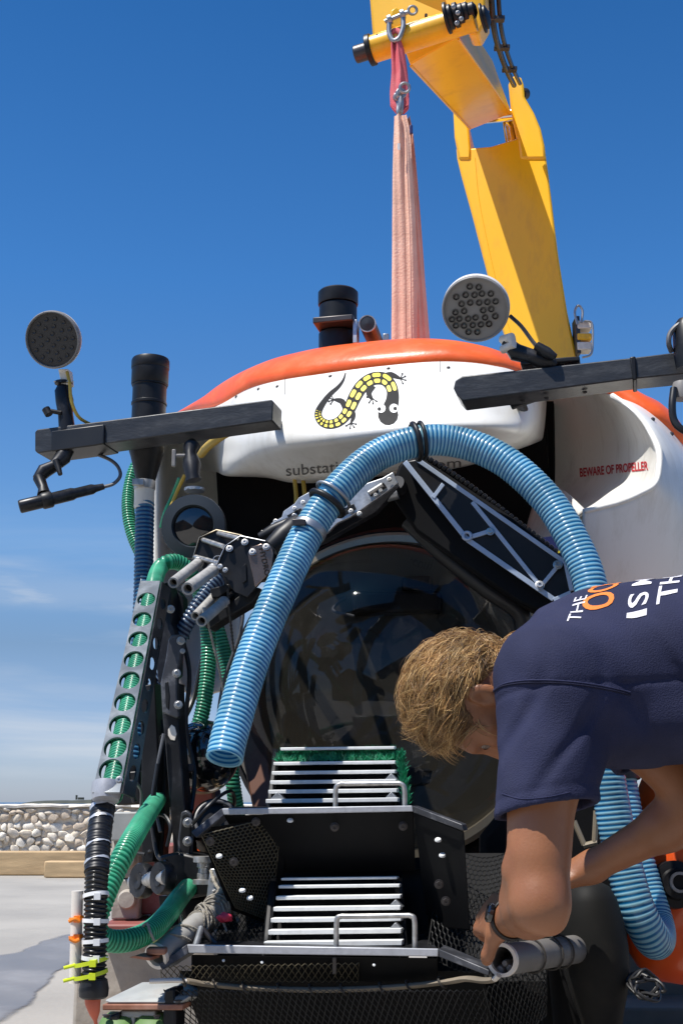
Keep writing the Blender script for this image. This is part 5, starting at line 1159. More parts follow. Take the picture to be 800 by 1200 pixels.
# ------------------------------------------------------------------ trays, slatted racks and the net basket under the dome
def slat_rack(label, rows, D0, D1, posts, hnd, turf=False):
    e = thing('slat_rack', label, 'rack', F((rows[-1][0] + rows[-1][1]) / 2, rows[-1][2], D0))
    n = len(rows)
    for i, (x0, x1, y, h) in enumerate(rows):
        D = D1 + (D0 - D1) * i / (n - 1); p, q = F(x0, y, D), F(x1, y + (x1 - x0) * -.012, D)
        t = h * D / 1500; b = MB(); b.box((p + q) / 2, ((q - p).length, .022, t), ((q - p).normalized(), AFT, UP)); b.build('slat', 'slat', e, bevel=.0012)
    for x in posts:
        b = MB(); ps = [F(x + (x - 395) * -.09 * (1 - i / (n - 1)), rows[i][2] + 5, D1 + (D0 - D1) * i / (n - 1) + .014) for i in range(n)]
        b.tube([ps[0] + UP * .01] + ps + [ps[-1] - UP * .02], .009, 8); b.build('side_rail', 'black', e)
    for x, i in ((posts[-1] - 10, 3), (posts[-1] - 10, 5)) + (((posts[0] + 8, 5),) if turf else ()):
        i = min(i, n - 1); D = D1 + (D0 - D1) * i / (n - 1) - .004; yb = rows[i][2] - 2
        b = MB(); b.prism([F(x - 9, yb, D), F(x + 9, yb, D), F(x, yb - 9, D)], AFT * .02); b.build('tooth', 'galv', e, bevel=.001)
    x0, x1, yt, yb, D = hnd
    b = MB(); r = .0045
    b.tube(spline([F(x0, yb + 6, D), F(x0, yb - 4, D), F(x0 + .5, yt + 5, D), F(x0 + 5, yt, D), F(x0 + 14, yt - .3, D), F((x0 + x1) / 2, yt - .6, D), F(x1 - 14, yt - 1, D), F(x1 - 5, yt - .6, D), F(x1 - .5, yt + 5, D), F(x1, yb - 4, D), F(x1, yb + 6, D)], 60), r * 1.1, 12); b.build('handle', 'steel', e)
    # dark backing boards between the slats
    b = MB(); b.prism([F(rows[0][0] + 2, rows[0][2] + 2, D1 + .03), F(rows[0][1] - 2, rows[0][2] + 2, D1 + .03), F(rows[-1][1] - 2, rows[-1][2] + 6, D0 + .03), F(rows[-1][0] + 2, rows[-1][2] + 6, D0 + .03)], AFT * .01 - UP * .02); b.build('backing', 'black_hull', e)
    return e
up_rows = [(330, 463, 878, 3.4), (322, 464, 895, 3.6), (320, 464, 906, 4.0), (318, 465, 917, 4.2), (316, 466, 928, 4.4), (313, 467, 939, 4.8)]
r1 = slat_rack('upper slatted rack with green turf and a steel handle just below the dome', up_rows, 2.71, 2.775, (317, 468), (393, 474, 919, 945, 2.575), True)
# green turf: many short blades on the top and down the right side
def turf(name, quads, count, parent):
    b = MB()
    for (A, B, C_, D_), k in zip(quads, count):
        for _ in range(k):
            u, v = rng.uniform(), rng.uniform(); p = A.lerp(B, u).lerp(D_.lerp(C_, u), v)
            d = Vector((rng.normal(0, .7), rng.normal(-.4, .5), 1)).normalized() * rng.uniform(.008, .019); s = Vector((rng.normal(), rng.normal(), 0)).normalized() * .0014
            b.add([p - s, p + s, p + d + s * .4, p + d * .6 - s], [(0, 1, 2, 3)])
    o = b.build(name, 'turf', parent, smooth=False, fixn=False); tag(o, kind='stuff'); return o
turf('turf', [(F(324, 893, 2.765), F(466, 891, 2.765), F(464, 881, 2.80), F(328, 884, 2.80)), (F(466, 884, 2.78), F(472, 884, 2.78), F(479, 945, 2.69), F(474, 945, 2.69))], (3000, 900), r1)
lo_rows = [(331, 466, 1030, 2.8), (328, 469, 1039, 3.4), (325, 470, 1052, 4.2), (322, 470, 1065, 4.6), (319, 471, 1078, 4.8), (316, 471, 1092, 5.2), (311, 472, 1106, 5.8)]
r2 = slat_rack('lower slatted rack with a steel handle above the front tray edge', lo_rows, 2.52, 2.62, (313, 473), (394, 486, 1074, 1112, 2.475))

tray = thing('front_tray', 'black upper tray with folded wings and a bare scuffed front edge', 'tray', F(380, 960, 2.56))
def sheet(name, pts, th, m, parent, bev=.0015):
    b = MB(); b.prism([F(*q) for q in pts], th); return b.build(name, m, parent, bevel=bev)
zt = F(380, 946, 2.56).z
def lvl(px, D, z):      # point at height z above the picture column px at distance D
    r = ray(px, 940); t = D / (r.y + .23 * r.x); p = ORG + r * t; p.z = z; return p
b = MB(); b.prism([lvl(262, 2.565, zt), lvl(484, 2.565, zt), lvl(470, 3.0, zt), lvl(300, 3.0, zt)], -UP * .006); b.build('top_plate', 'black_anod', tray, bevel=.001)
sheet('front_edge', [(260, 947.5, 2.555), (482, 944, 2.555), (484, 951, 2.555), (262, 955, 2.555)], AFT * .008, 'edge', tray)
sheet('wing', [(260, 947, 2.556), (263, 955, 2.558), (230, 982, 2.50), (224, 975, 2.50)], AFT * .06, 'plate', tray)
sheet('wing', [(482.5, 944, 2.556), (484, 952, 2.558), (543, 974, 2.50), (541, 966, 2.50)], AFT * .06, 'plate', tray)
sheet('front_panel', [(262, 955.5, 2.566), (484, 951.5, 2.566), (486, 1020, 2.66), (300, 1024, 2.66)], AFT * .006, 'black_hull', tray)
sheet('side_panel', [(484.5, 952, 2.562), (543, 974.5, 2.51), (550, 1090, 2.55), (500, 1085, 2.68)], AFT * .006, 'black_hull', tray)
sheet('side_panel', [(470, 1018, 2.70), (502, 1018, 2.68), (502, 1090, 2.66), (474, 1100, 2.66)], AFT * .006, 'black_hull', tray)
for x, y, D in ((392, 969, 2.572), (472, 968, 2.572), (300, 963, 2.57), (514, 1036, 2.53), (522, 1056, 2.53), (246, 986, 2.5), (274, 1010, 2.54)): bolt(tray, F(x, y, D), (0, -1, -.1), .0085, 'pin')
for x, y, D in ((340, 962, 2.57), (513, 985, 2.535), (518, 1003, 2.54), (257, 1004, 2.5), (284, 1044, 2.55), (293, 1053, 2.56)):  # white discs painting the sunlit bolt heads and holes
    b = MB(); b.lathe([(.0065, 0), (.0065, .002), (.005, .004), (0, .0045)], F(x, y, D), (0, -.5, .85), 14); b.build('lit_dot', 'slat', tray)
netting('side_net', (F(236, 978, 2.52), F(330, 955, 2.60), F(318, 1080, 2.66), F(276, 1064, 2.60)), 16, 28, .0026, 'net_olive', tray, kind='hex')
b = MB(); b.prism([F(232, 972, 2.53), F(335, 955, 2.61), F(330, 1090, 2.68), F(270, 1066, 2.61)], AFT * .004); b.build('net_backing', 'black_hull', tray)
# black sheet standing in for the shaded space behind the lower rack
b = MB(); b.prism([F(255, 1010, 2.84), F(505, 1005, 2.84), F(505, 1120, 2.72), F(255, 1120, 2.72)], AFT * .02); b.build('shade_panel', 'black_hull', tray)

bask = thing('net_basket', 'lower black collecting basket of netting with a scuffed front shelf', 'basket', F(380, 1130, 2.48))
zl = F(380, 1111, 2.45).z
b = MB(); b.prism([lvl(222, 2.456, zl), lvl(512, 2.456, zl), lvl(490, 2.85, zl), lvl(260, 2.85, zl)], -UP * .006); b.build('shelf', 'black_anod', bask, bevel=.001)
sheet('front_edge', [(219, 1107, 2.445), (513, 1112, 2.445), (513, 1121, 2.445), (221, 1117, 2.445)], AFT * .008, 'edge', bask)
sheet('wing', [(218.5, 1107, 2.446), (221, 1117.5, 2.447), (190, 1137, 2.41), (186, 1130, 2.41)], AFT * .07, 'plate', bask)
sheet('wing', [(513.5, 1112, 2.446), (514, 1121.5, 2.447), (572, 1144, 2.40), (573, 1137, 2.40)], AFT * .07, 'plate', bask)
for x, y in ((262, 1126), (307, 1128), (438, 1131)):  # smaller white discs painting the sunlit dots below the shelf
    b = MB(); b.lathe([(.0026, 0), (.0026, .002), (0, .003)], F(x, y, 2.452), (0, -1, 0.5), 12); b.build('lit_dot', 'slat', bask)
sheet('under_panel', [(224, 1119, 2.456), (512, 1123, 2.456), (512, 1152, 2.50), (224, 1146, 2.50)], AFT * .006, 'black_hull', bask)
sheet('handle_post', [(389, 1122, 2.45), (394, 1122, 2.45), (394, 1142, 2.46), (389, 1142, 2.46)], AFT * .006, 'pin', bask)
# netting: front strip, front bag, right side, left side
netting('front_net', (F(188, 1132, 2.43), F(420, 1128, 2.455), F(420, 1152, 2.50), F(190, 1150, 2.46)), 30, 4, .0022, 'net_olive', bask, kind='diamond')
netting('bag_net', (F(192, 1160, 2.42), F(566, 1160, 2.44), F(590, 1300, 2.70), F(270, 1300, 2.70)), 50, 26, .0026, 'net', bask, kind='diamond', bulge=lambda u, v: Vector((0, -.04 * math.sin(math.pi * v) * math.sin(math.pi * u), 0)))
netting('side_net', (F(520, 985, 2.90), F(612, 990, 2.75), F(600, 1120, 2.44), F(500, 1118, 2.52)), 17, 22, .003, 'net', bask, kind='hex', bulge=lambda u, v: Vector((0, .03 * math.sin(math.pi * v) * math.sin(math.pi * u), -.03 * math.sin(math.pi * u))))
netting('side_net', (F(236, 1056, 2.78), F(308, 1060, 2.72), F(306, 1112, 2.50), F(240, 1112, 2.48)), 12, 12, .0026, 'net', bask, kind='diamond')
netting('side_net', (F(566, 1158, 2.43), F(640, 1130, 2.6), F(640, 1190, 2.75), F(588, 1240, 2.66)), 12, 12, .0026, 'net', bask, kind='diamond')
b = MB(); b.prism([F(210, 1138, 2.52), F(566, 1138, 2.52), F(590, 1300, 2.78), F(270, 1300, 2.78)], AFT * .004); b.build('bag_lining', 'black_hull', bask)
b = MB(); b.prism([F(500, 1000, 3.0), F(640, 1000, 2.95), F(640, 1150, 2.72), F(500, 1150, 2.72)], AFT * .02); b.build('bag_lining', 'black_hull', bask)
# pale net rim, shelf shade painted as a darker middle, sagging, with lashings
rp_ = spline([F(*q) for q in ((176, 1150, 2.40), (214, 1149, 2.41), (240, 1153, 2.455), (300, 1158, 2.475), (380, 1160, 2.48), (460, 1157, 2.48), (520, 1151, 2.465), (546, 1147, 2.43), (566, 1149, 2.40), (578, 1148, 2.39), (584, 1143, 2.385))], 90)
M['rim_shade'] = mat('shaded_webbing_rim', (.20, .165, .12), .8, var=.25, scale=14, dirt=(.09, .075, .055), dirt_amt=.6)
b = MB(); b.tube(rp_[10:82], .0105, 10, flat=.5); b.build('net_rim', 'rim_shade', bask)
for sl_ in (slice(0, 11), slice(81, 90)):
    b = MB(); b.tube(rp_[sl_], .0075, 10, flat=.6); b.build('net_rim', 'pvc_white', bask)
for px in (214, 253, 289, 326, 366, 405, 446, 482, 520):
    i = near(px, 1157, rp_); b = MB(); t = (rp_[min(i + 1, 89)] - rp_[max(i - 1, 0)]).normalized(); b.ring(rp_[i], (t + Vector((0, 0, .5))).normalized(), .0105, .0022, 18, 6); b.build('lashing', 'rope_dark', bask)

# tubes either side of the basket
def open_tube(name, label, a, c, r, m, rim, wall=.0035, cat='tube'):
    e = thing(name, label, cat, a); d_ = (c - a).normalized(); Lg = (c - a).length
    b = MB(); b.lathe([(r, 0), (r, Lg), (r - wall, Lg), (r - wall, 0)], a, d_, 36, close=True); b.build('tube', m, e, ang=30)
    b = MB(); b.lathe([(r - wall - .001, -.002), (r + .0018, -.002), (r + .0018, .007), (r - wall - .001, .007)], a, d_, 36, close=True); b.build('rim', rim, e, ang=30)
    return e, d_
e, d_ = open_tube('sample_tube', 'grey open ended tube at the right corner of the basket, under the elbow', F(588, 1125, 2.40), F(676, 1112, 2.74), .0265, 'pvc_dark', 'pvc_white')
for dx, dy, r in ((-2, 12, .010), (9, 9, .008), (4, 4, .007)):
    p = F(588 + dx, 1125 + dy, 2.42); b = MB(); b.lathe([(0, -.006), (r * .7, -.004), (r, .006), (r, .2), (0, .2)], p, d_, 14); b.build('rod', 'lamp_face2', e)
for t in (.12, .2, .25):
    b = MB(); p = F(588, 1125, 2.40).lerp(F(676, 1112, 2.74), t * 3); b.ring(p, d_ + Vector((.2, 0, .1)), .030, .002, 24, 6); b.build('lashing', 'rope_dark', e)
e, d_ = open_tube('sample_tube', 'grey rope bound tube lying along the left side of the basket', F(183, 1121, 2.42), F(272, 1052, 2.66), .0225, 'pvc', 'pvc_white')
b = MB(); b.prism([F(151, 1122, 2.33), F(158, 1120, 2.33), F(176, 1122, 2.35), (F(176, 1126, 2.35))], AFT * .05); b.build('flap', 'rust', e, bevel=.001)
b = MB(); b.box(F(184, 1114, 2.38), (.035, .03, .012)); b.build('flap', 'rust', e, bevel=.003)
a_, c_ = F(183, 1121, 2.42), F(272, 1052, 2.66)
for t in np.concatenate([rng.uniform(.1, 1.0, 16), rng.uniform(.6, 1.0, 14)]):
    b = MB(); p = a_.lerp(c_, float(t)); b.ring(p + Vector((0, 0, rng.normal(0, .003))), d_ + Vector(rng.normal(0, .40, 3)), .0245 + rng.uniform(0, .005), .0023, 24, 6); b.build('rope_turn', 'rope', e)
for q, m, r in ((((159, 1112, 2.36), (156, 1104, 2.36), (162, 1092, 2.36), (172, 1082, 2.37), (176, 1092, 2.36), (181, 1103, 2.36)), 'rope', .0026),
             (((212, 1050, 2.7), (212, 1066, 2.68), (214, 1080, 2.62), (218, 1090, 2.55)), 'rope', .0030),
             (((247, 1020, 2.7), (252, 1035, 2.68), (262, 1050, 2.66), (272, 1066, 2.64), (280, 1080, 2.62)), 'rope', .0035),
             (((236, 1070, 2.6), (242, 1058, 2.6), (256, 1052, 2.62), (270, 1060, 2.62), (276, 1072, 2.62)), 'rope', .0035),
             (((228, 1085, 2.56), (240, 1072, 2.58), (250, 1066, 2.6), (262, 1068, 2.6), (270, 1080, 2.6)), 'rope', .003),
             (((256, 1074, 2.56), (262, 1082, 2.54), (266, 1092, 2.53)), 'rope', .0022)):
    b = MB(); b.tube(spline([F(*p) for p in q], 30), r, 8); b.build('rope_end', m, e)
for x, y, m, w in ((264, 1075, 'tie_red', 9), (219, 1087, 'tie_y2', 5), (181, 1103, 'tie_y2', 4), (228, 1085, 'tie_b', 5)):
    if m not in M: M[m] = mat('cord_knot', {'tie_red': (.55, .03, .07), 'tie_y2': (.7, .5, .04), 'tie_b': (.03, .15, .5)}[m], .6)
    bm = bmesh.new(); bmesh.ops.create_icosphere(bm, subdivisions=3, radius=1); me = bpy.data.meshes.new('knot')
    for v in bm.verts: v.co *= 1 + .22 * math.sin(5 * v.co.x + 3 * v.co.z) * math.cos(4 * v.co.y)
    bm.to_mesh(me); bm.free(); me.shade_smooth(); me.materials.append(M[m]); o = bpy.data.objects.new('knot', me); COL.objects.link(o); s_ = w * 2.5 / 1500
    o.scale = (s_, s_ * .7, s_ * .62); place(o, F(x, y, 2.53), e)
b = MB(); b.cyl(F(229, 1110, 2.45), F(236, 1088, 2.5), .0065, 12); b.build('bracket_tube', 'galv', e)
b = MB(); b.cyl(F(236, 1088, 2.5), F(254, 1108, 2.5), .0065, 12); b.build('bracket_tube', 'pin', e)

# pods and structure low on the craft
prof_px = [(0, 1032), (14, 1034), (24, 1040), (31, 1055), (36, 1080), (38.5, 1110), (37, 1140), (32, 1165), (25, 1190), (19, 1220), (13, 1250), (0, 1262)]
c0 = F(695, 1100, 2.78); pr = []
for r, y in prof_px: pr.append((r * .93 * 2.78 / 1500, F(695, y, 2.78).z - c0.z))
b = MB(); b.lathe(pr, c0, UP + LAT * -.06, 40); b.build('ballast_pod', 'fender', sub, ang=60)
b = MB(); b.cyl(F(655, 1062, 2.85), F(668, 1200, 2.85), .035, 16); b.cyl(F(655, 1062, 2.85), F(650, 1230, 2.95), .03, 16); b.build('skid_leg', 'black_hull', sub)
# orange pod at right with its black fitting
oc = F(817, 1000, 3.25); b = MB()
b.lathe([(0, -.30), (.06, -.285), (.11, -.24), (.165, -.15), (.178, 0), (.165, .15), (.125, .24), (0, .29)], oc, (LAT * .35 + UP), 48); b.build('ballast_pod', 'orange', sub, ang=70)
b = MB(); b.lathe([(.0, .0), (.03, .0), (.034, -.01), (.05, -.012), (.052, -.05)], F(793, 1036, 3.04), (0, -1, .1), 32); b.build('pod_fitting', 'black', sub, ang=30)
b = MB(); b.lathe([(.016, -.004), (.022, -.004), (.022, .004), (.016, .004)], F(796, 1034, 3.03), (0, -1, .1), 28, close=True); b.build('fitting_ring', 'steel', sub, ang=30)
bx = MB(); bx.prism([F(700, 1060, 3.5), F(860, 1060, 3.4), F(860, 1098, 3.4), F(700, 1100, 3.5)], AFT * .4); bx.build('skid_frame', 'orange', sub, bevel=.02)
# dark skid below and behind
b = MB(); b.prism([F(560, 980, 3.1), F(640, 880, 3.1), F(705, 880, 3.1), F(740, 1050, 3.1), (F(720, 1230, 3.1)), F(560, 1230, 3.1)], AFT * .3); b.build('skid_box', 'black_hull', sub, bevel=.02)
# shiny black sphere and fittings left of the dome
b = MB(); cs = F(239, 886, 3.05); rr = 42 * 3.05 / 1500
b.lathe([(rr * math.sin(t), -rr * math.cos(t)) for t in np.linspace(0.001, math.pi - .001, 24)], cs, UP, 40); b.build('instrument_sphere', 'lens', sub, ang=180)
b = MB(); b.lathe([(rr * .9, -.012), (rr * .98, -.006), (rr * .98, .006), (rr * .9, .012)], F(239, 890, 3.07), (-.15, -1, .25), 40, close=True); b.build('sphere_band', 'tan', sub)
b = MB(); b.lathe([(0, .01), (.05, .01), (.056, .0), (.056, -.06), (0, -.06)], F(254, 962, 2.92), (.2, -1, .5), 36); b.build('pod_disc', 'black', sub, ang=30)
b = MB(); b.ring(F(254, 962, 2.90), (.2, -1, .5), .048, .004, 36, 8); b.build('pod_ring', 'cable_grey', sub)
b = MB(); b.prism([F(206, 930, 3.2), F(250, 925, 3.2), F(252, 1050, 3.2), F(206, 1050, 3.2)], AFT * .02); b.build('skid_frame', 'redpaint', sub, bevel=.006)
b = MB(); b.prism([F(222, 965, 3.1), F(240, 962, 3.1), F(240, 1035, 3.1), F(222, 1035, 3.1)], AFT * .05); b.build('skid_frame', 'orange', sub, bevel=.006)
b = MB(); b.prism([F(196, 918, 3.15), F(252, 912, 3.15), F(252, 924, 3.15), F(196, 930, 3.15)], AFT * .05); b.build('skid_rail', 'steelframe', sub, bevel=.004)
b = MB(); b.prism([F(175, 925, 3.3), F(252, 925, 3.3), F(252, 938, 3.3), F(175, 938, 3.3)], AFT * .05); b.build('skid_rail', 'ink_navy', sub, bevel=.004)
pz = F(238, 1036, 2.75); b = MB(); s_ = 2.75 / 1500
b.lathe([(12 * s_, 0), (12 * s_, 5 * s_), (7 * s_, 5.5 * s_), (7 * s_, 12 * s_), (6 * s_, 12.5 * s_), (6 * s_, 18 * s_), (7.5 * s_, 19 * s_), (7.5 * s_, 24 * s_), (12 * s_, 24.5 * s_), (12 * s_, 31 * s_), (0, 31 * s_)], pz, UP, 24); b.build('steel_fitting', 'steel', sub, ang=30)
plate('tank_bracket', [(246, 1018), (254, 1018), (262, 1062), (240, 1066)], 2.72, .02, 'alu', sub, .002)
for x, y in ((250, 1030), (252, 1046)): bolt(sub, F(x, y, 2.715), (0, -1, .1), .008)
b = MB(); b.prism([F(262, 780, 3.3), F(300, 780, 3.34), F(322, 950, 3.2), F(296, 950, 3.2)], AFT * .06); b.build('window_flange', mat('brown_rim_reflection', (.17, .075, .045), .5, var=.3, dirt=(.3, .24, .18), dirt_amt=.5), sub, bevel=.006)  # brown dome rim, with ring reflections put into its colour

# cords hanging from the claw
for lab, pts in (('thin dark cord hanging from the claw wrist', ((267, 690, 2.82), (268, 710, 2.82), (271, 735, 2.83), (274, 764, 2.84))), ('thin grey cord hanging below the rubber fingers', ((240, 716, 2.72), (245, 735, 2.73), (251, 760, 2.74), (257, 785, 2.76), (262, 812, 2.78)))):
    b = MB(); pth = resample(spline([F(*p) for p in pts], 40), .004)[0]
    b.tube(pth, [.0022 + .0012 * (i % 2) for i in range(len(pth))], 6); tag(b.build('cord', 'rope' if 'grey' in lab else 'rope_dark'), lab, 'cord')
b = MB(); b.cyl(F(239, 712, 2.72), F(240, 728, 2.72), .004, 8); tag(b.build('clasp', 'rubber'), 'little pale clasp on the cord under the claw', 'clasp')
# coil of black cable on the right
for k in range(5):
    b = MB(); c = F(753 + k * 1.5, 1152 + k * 1.5, 2.75); x_, y_, _ = frame_of(Vector((.15 * k - .3, -1, .5 + .1 * k))); ph_ = rng.uniform(0, 6); b.tube(spline([c + x_ * ((.024 + .005 * (k % 3) + .006 * math.sin(2 * a + ph_)) * math.cos(a + ph_)) + y_ * ((.022 + .006 * math.cos(3 * a + ph_)) * math.sin(a + ph_)) + AFT * (.012 * math.sin(a * 1.5)) for a in np.linspace(0, 7.2 + k * .3, 16)], 60), .0032, 8); o = b.build('cable_loop', 'cable_black')
    if k == 0: coil = thing('cable_coil', 'tangled coil of black cable beside the grey pod', 'cable', c)
    o.parent = coil; o.matrix_parent_inverse = Matrix.Translation(-WL[coil.name])

# ------------------------------------------------------------------ cradle, ballast blocks
cr = thing('cradle', 'pale steel cradle beam with clamps and green rollers under the left side', 'cradle', F(170, 1190, 2.6))
sheet('beam', [(128, 1176, 2.42), (122, 1172, 2.42), (166, 1151, 2.55), (222, 1152, 2.55), (222, 1168, 2.42), (212, 1176, 2.42)], AFT * .05 - UP * .006, 'steelframe', cr, .003)
sheet('beam_flange', [(120, 1177, 2.415), (214, 1177, 2.415), (214, 1184, 2.415), (120, 1184, 2.415)], AFT * .05, 'rust', cr, .002)
sheet('clamp_strap', [(140, 1184.5, 2.43), (182, 1184.5, 2.43), (182, 1193, 2.43), (140, 1193, 2.43)], AFT * .04, 'steelframe', cr, .003)
for q in ([(192, 1160), (205, 1158), (207, 1230), (189, 1230)], [(128, 1190), (141, 1186), (133, 1230), (122, 1230)]): plate('clamp_arm', q, 2.42, .05, 'black', cr, .004)
for x, y in ((125, 1189), (184, 1190), (209, 1172)): bolt(cr, F(x, y, 2.41), (0, 0, -1), .0075, 'pin')
b = MB(); b.cyl(F(157, 1190, 2.44), F(157, 1240, 2.44), .008, 12); b.build('threaded_rod', 'galv', cr)
for x in (140, 182):
    b = MB(); b.lathe([(.0, -.03), (.04, -.03), (.047, -.02), (.047, .02), (.04, .03), (0, .03)], F(x, 1217, 2.45), LAT, 28); b.build('roller', 'green_wheel', cr, ang=35)
for x in (-.75, -.2, .35, 1.0):
    b = MB(); b.box((x + .2, 3.6, .12), (.10, 1.5, .24)); b.build('bearer', 'wood', cr, bevel=.01)
b = MB(); b.box(F(640, 1190, 2.9) + Vector((0, .3, -.15)), (.10, .1, .30)); b.build('jack_post', 'steelframe', cr, bevel=.004)
for i, (y0, y1, lab) in enumerate(((1030, 1078, 'lower cast concrete ballast block with a round boss behind the green hose'), (984, 1029, 'upper cast concrete ballast block stacked behind the green hose'))):
    Yb = 3.6; p0, p1 = P(130, y1, Yb), P(164, y0, Yb); w = p1.x - p0.x; h = p1.z - p0.z
    e = thing('ballast_block', lab, 'block', (p0 + p1) / 2 - UP * h / 2, 'concrete ballast blocks'); c = (p0 + p1) / 2 + Vector((0, .1, 0))
    b = MB(); b.box(c, (w, .2, h)); b.build('block', 'concrete_block', e, bevel=.006)
    b = MB(); b.lathe([(0, .02), (w * .28, .02), (w * .33, .012), (w * .36, 0)], c + Vector((w * .08, -.1, 0)), (0, -1, 0), 32); b.build('boss', 'concrete_block', e, ang=35)
e = thing('ballast_block', 'faded red steel weight standing beside the concrete ballast blocks', 'block', P(180, 1080, 3.65))
b = MB(); p0, p1 = P(164.5, 1072, 3.65), P(204, 990, 3.65); b.box((p0 + p1) / 2 + Vector((0, .1, 0)), (p1.x - p0.x, .2, p1.z - p0.z)); b.build('block', 'redpaint', e, bevel=.005)
b = MB(); p0 = P(140, 960, 3.62); b.box(P(150, 968, 3.62), (.075, .15, .075)); b.build('steel_shim', 'steelframe', e, bevel=.004)
b = MB(); pz0, pz1 = P(126, 1100, 3.6), P(215, 1079, 3.6); b.box(((pz0 + pz1) / 2) + Vector((0, .15, 0)), (pz1.x - pz0.x, .5, pz1.z - pz0.z)); tag(b.build('timber_beam', 'redpaint', bevel=.006), 'faded red timber carrying the concrete ballast blocks', 'beam')
b = MB(); hh_ = P(150, 1100, 3.6).z
b.box((-.45, 3.75, hh_ / 2 - .002), (.5, .42, hh_ - .006)); tag(b.build('stone_plinth', 'concrete_block', bevel=.01), 'low concrete plinth under the red timber', 'plinth')
M['kerb_stone'] = mat('shaded_concrete', (0.15, 0.125, 0.10), 0.9, var=.25, scale=5, bump=.3, bscale=20)  # base tone made dark and warm to put the step's shade into it
# low concrete step on the right, in the shade
b = MB(); b.box((2.4, 5.6, .17), (3.0, 1.4, .34)); b.box((2.4, 5.1, .06), (3.2, 1.0, .12)); tag(b.build('kerb', 'kerb_stone', bevel=.01), 'low grey concrete step on the quay behind the cable coil', 'step')
# harbour houses behind the photographer, seen only as reflections
for i, (x, w, h) in enumerate(((-7.2, 7.6, 4.6), (0.6, 7.4, 5.6), (8.6, 8.0, 4.9))):
    e = thing('harbour_house', 'stucco %s house with a pitched roof across the quay' % ('low', 'tall', 'wide')[i], 'building', (x, -8, 0), 'harbour houses'); b = MB()
    b.box((x, -10, h * .31), (w * .96, 4, h * .62)); b.build('wall', 'stucco', e, smooth=False)
    b = MB(); b.prism([(x - w / 2, -7.7, h * .6), (x + w / 2, -7.7, h * .6), (x, -7.7, h)], Vector((0, -5, 0))); b.build('roof', 'roof_tile', e, smooth=False)
    for k, dx in enumerate((-.3, .3)):
        b = MB(); b.box((x + dx * w, -7.98, h * .34), (1.0, .06, 1.2)); b.build('window', 'lens', e, smooth=False)
    b = MB(); b.box((x, -7.98, 1.0), (1.0, .06, 2.0)); b.build('door', 'rust', e, smooth=False)


# ------------------------------------------------------------------ the person: one continuous body grown from a distance field
def A3(v): return np.array(v, dtype=np.float32)
class Field:
    def __init__(s): s.pr = []; s.neg = []
    def cone(s, a, b, ra, rb, k=.03): s.pr.append(('c', A3(a), A3(b), ra, rb, k)); return s
    def ell(s, c, ax, r, k=.03): s.pr.append(('e', A3(c), np.array([list(q) for q in ax], dtype=np.float32), A3(r), None, k)); return s
    def cut(s, c, ax, r, k=.01): s.neg.append(('e', A3(c), np.array([list(q) for q in ax], dtype=np.float32), A3(r), None, k)); return s
    @staticmethod
    def one(p, q):
        if q[0] == 'c':
            _, a, b, ra, rb, k = q; ab = b - a; t = np.clip(((p - a) @ ab) / max(float(ab @ ab), 1e-9), 0, 1)
            return np.linalg.norm(p - a - t[:, None] * ab, axis=1) - (ra + (rb - ra) * t)
        _, c, ax, r, _, k = q; l = (p - c) @ ax.T
        k0 = np.linalg.norm(l / r, axis=1); k1 = np.linalg.norm(l / (r * r), axis=1)
        return k0 * (k0 - 1) / np.maximum(k1, 1e-6)
    def __call__(s, p):
        d = None
        for q in s.pr:
            e = s.one(p, q)
            if d is None: d = e
            else:
                k = q[5]; h = np.maximum(k - np.abs(d - e), 0) / k; d = np.minimum(d, e) - h * h * k * .25
        for q in s.neg:
            e = -s.one(p, q); k = q[5]; h = np.maximum(k - np.abs(d - e), 0) / k; d = np.maximum(d, e) + h * h * k * .25
        return d
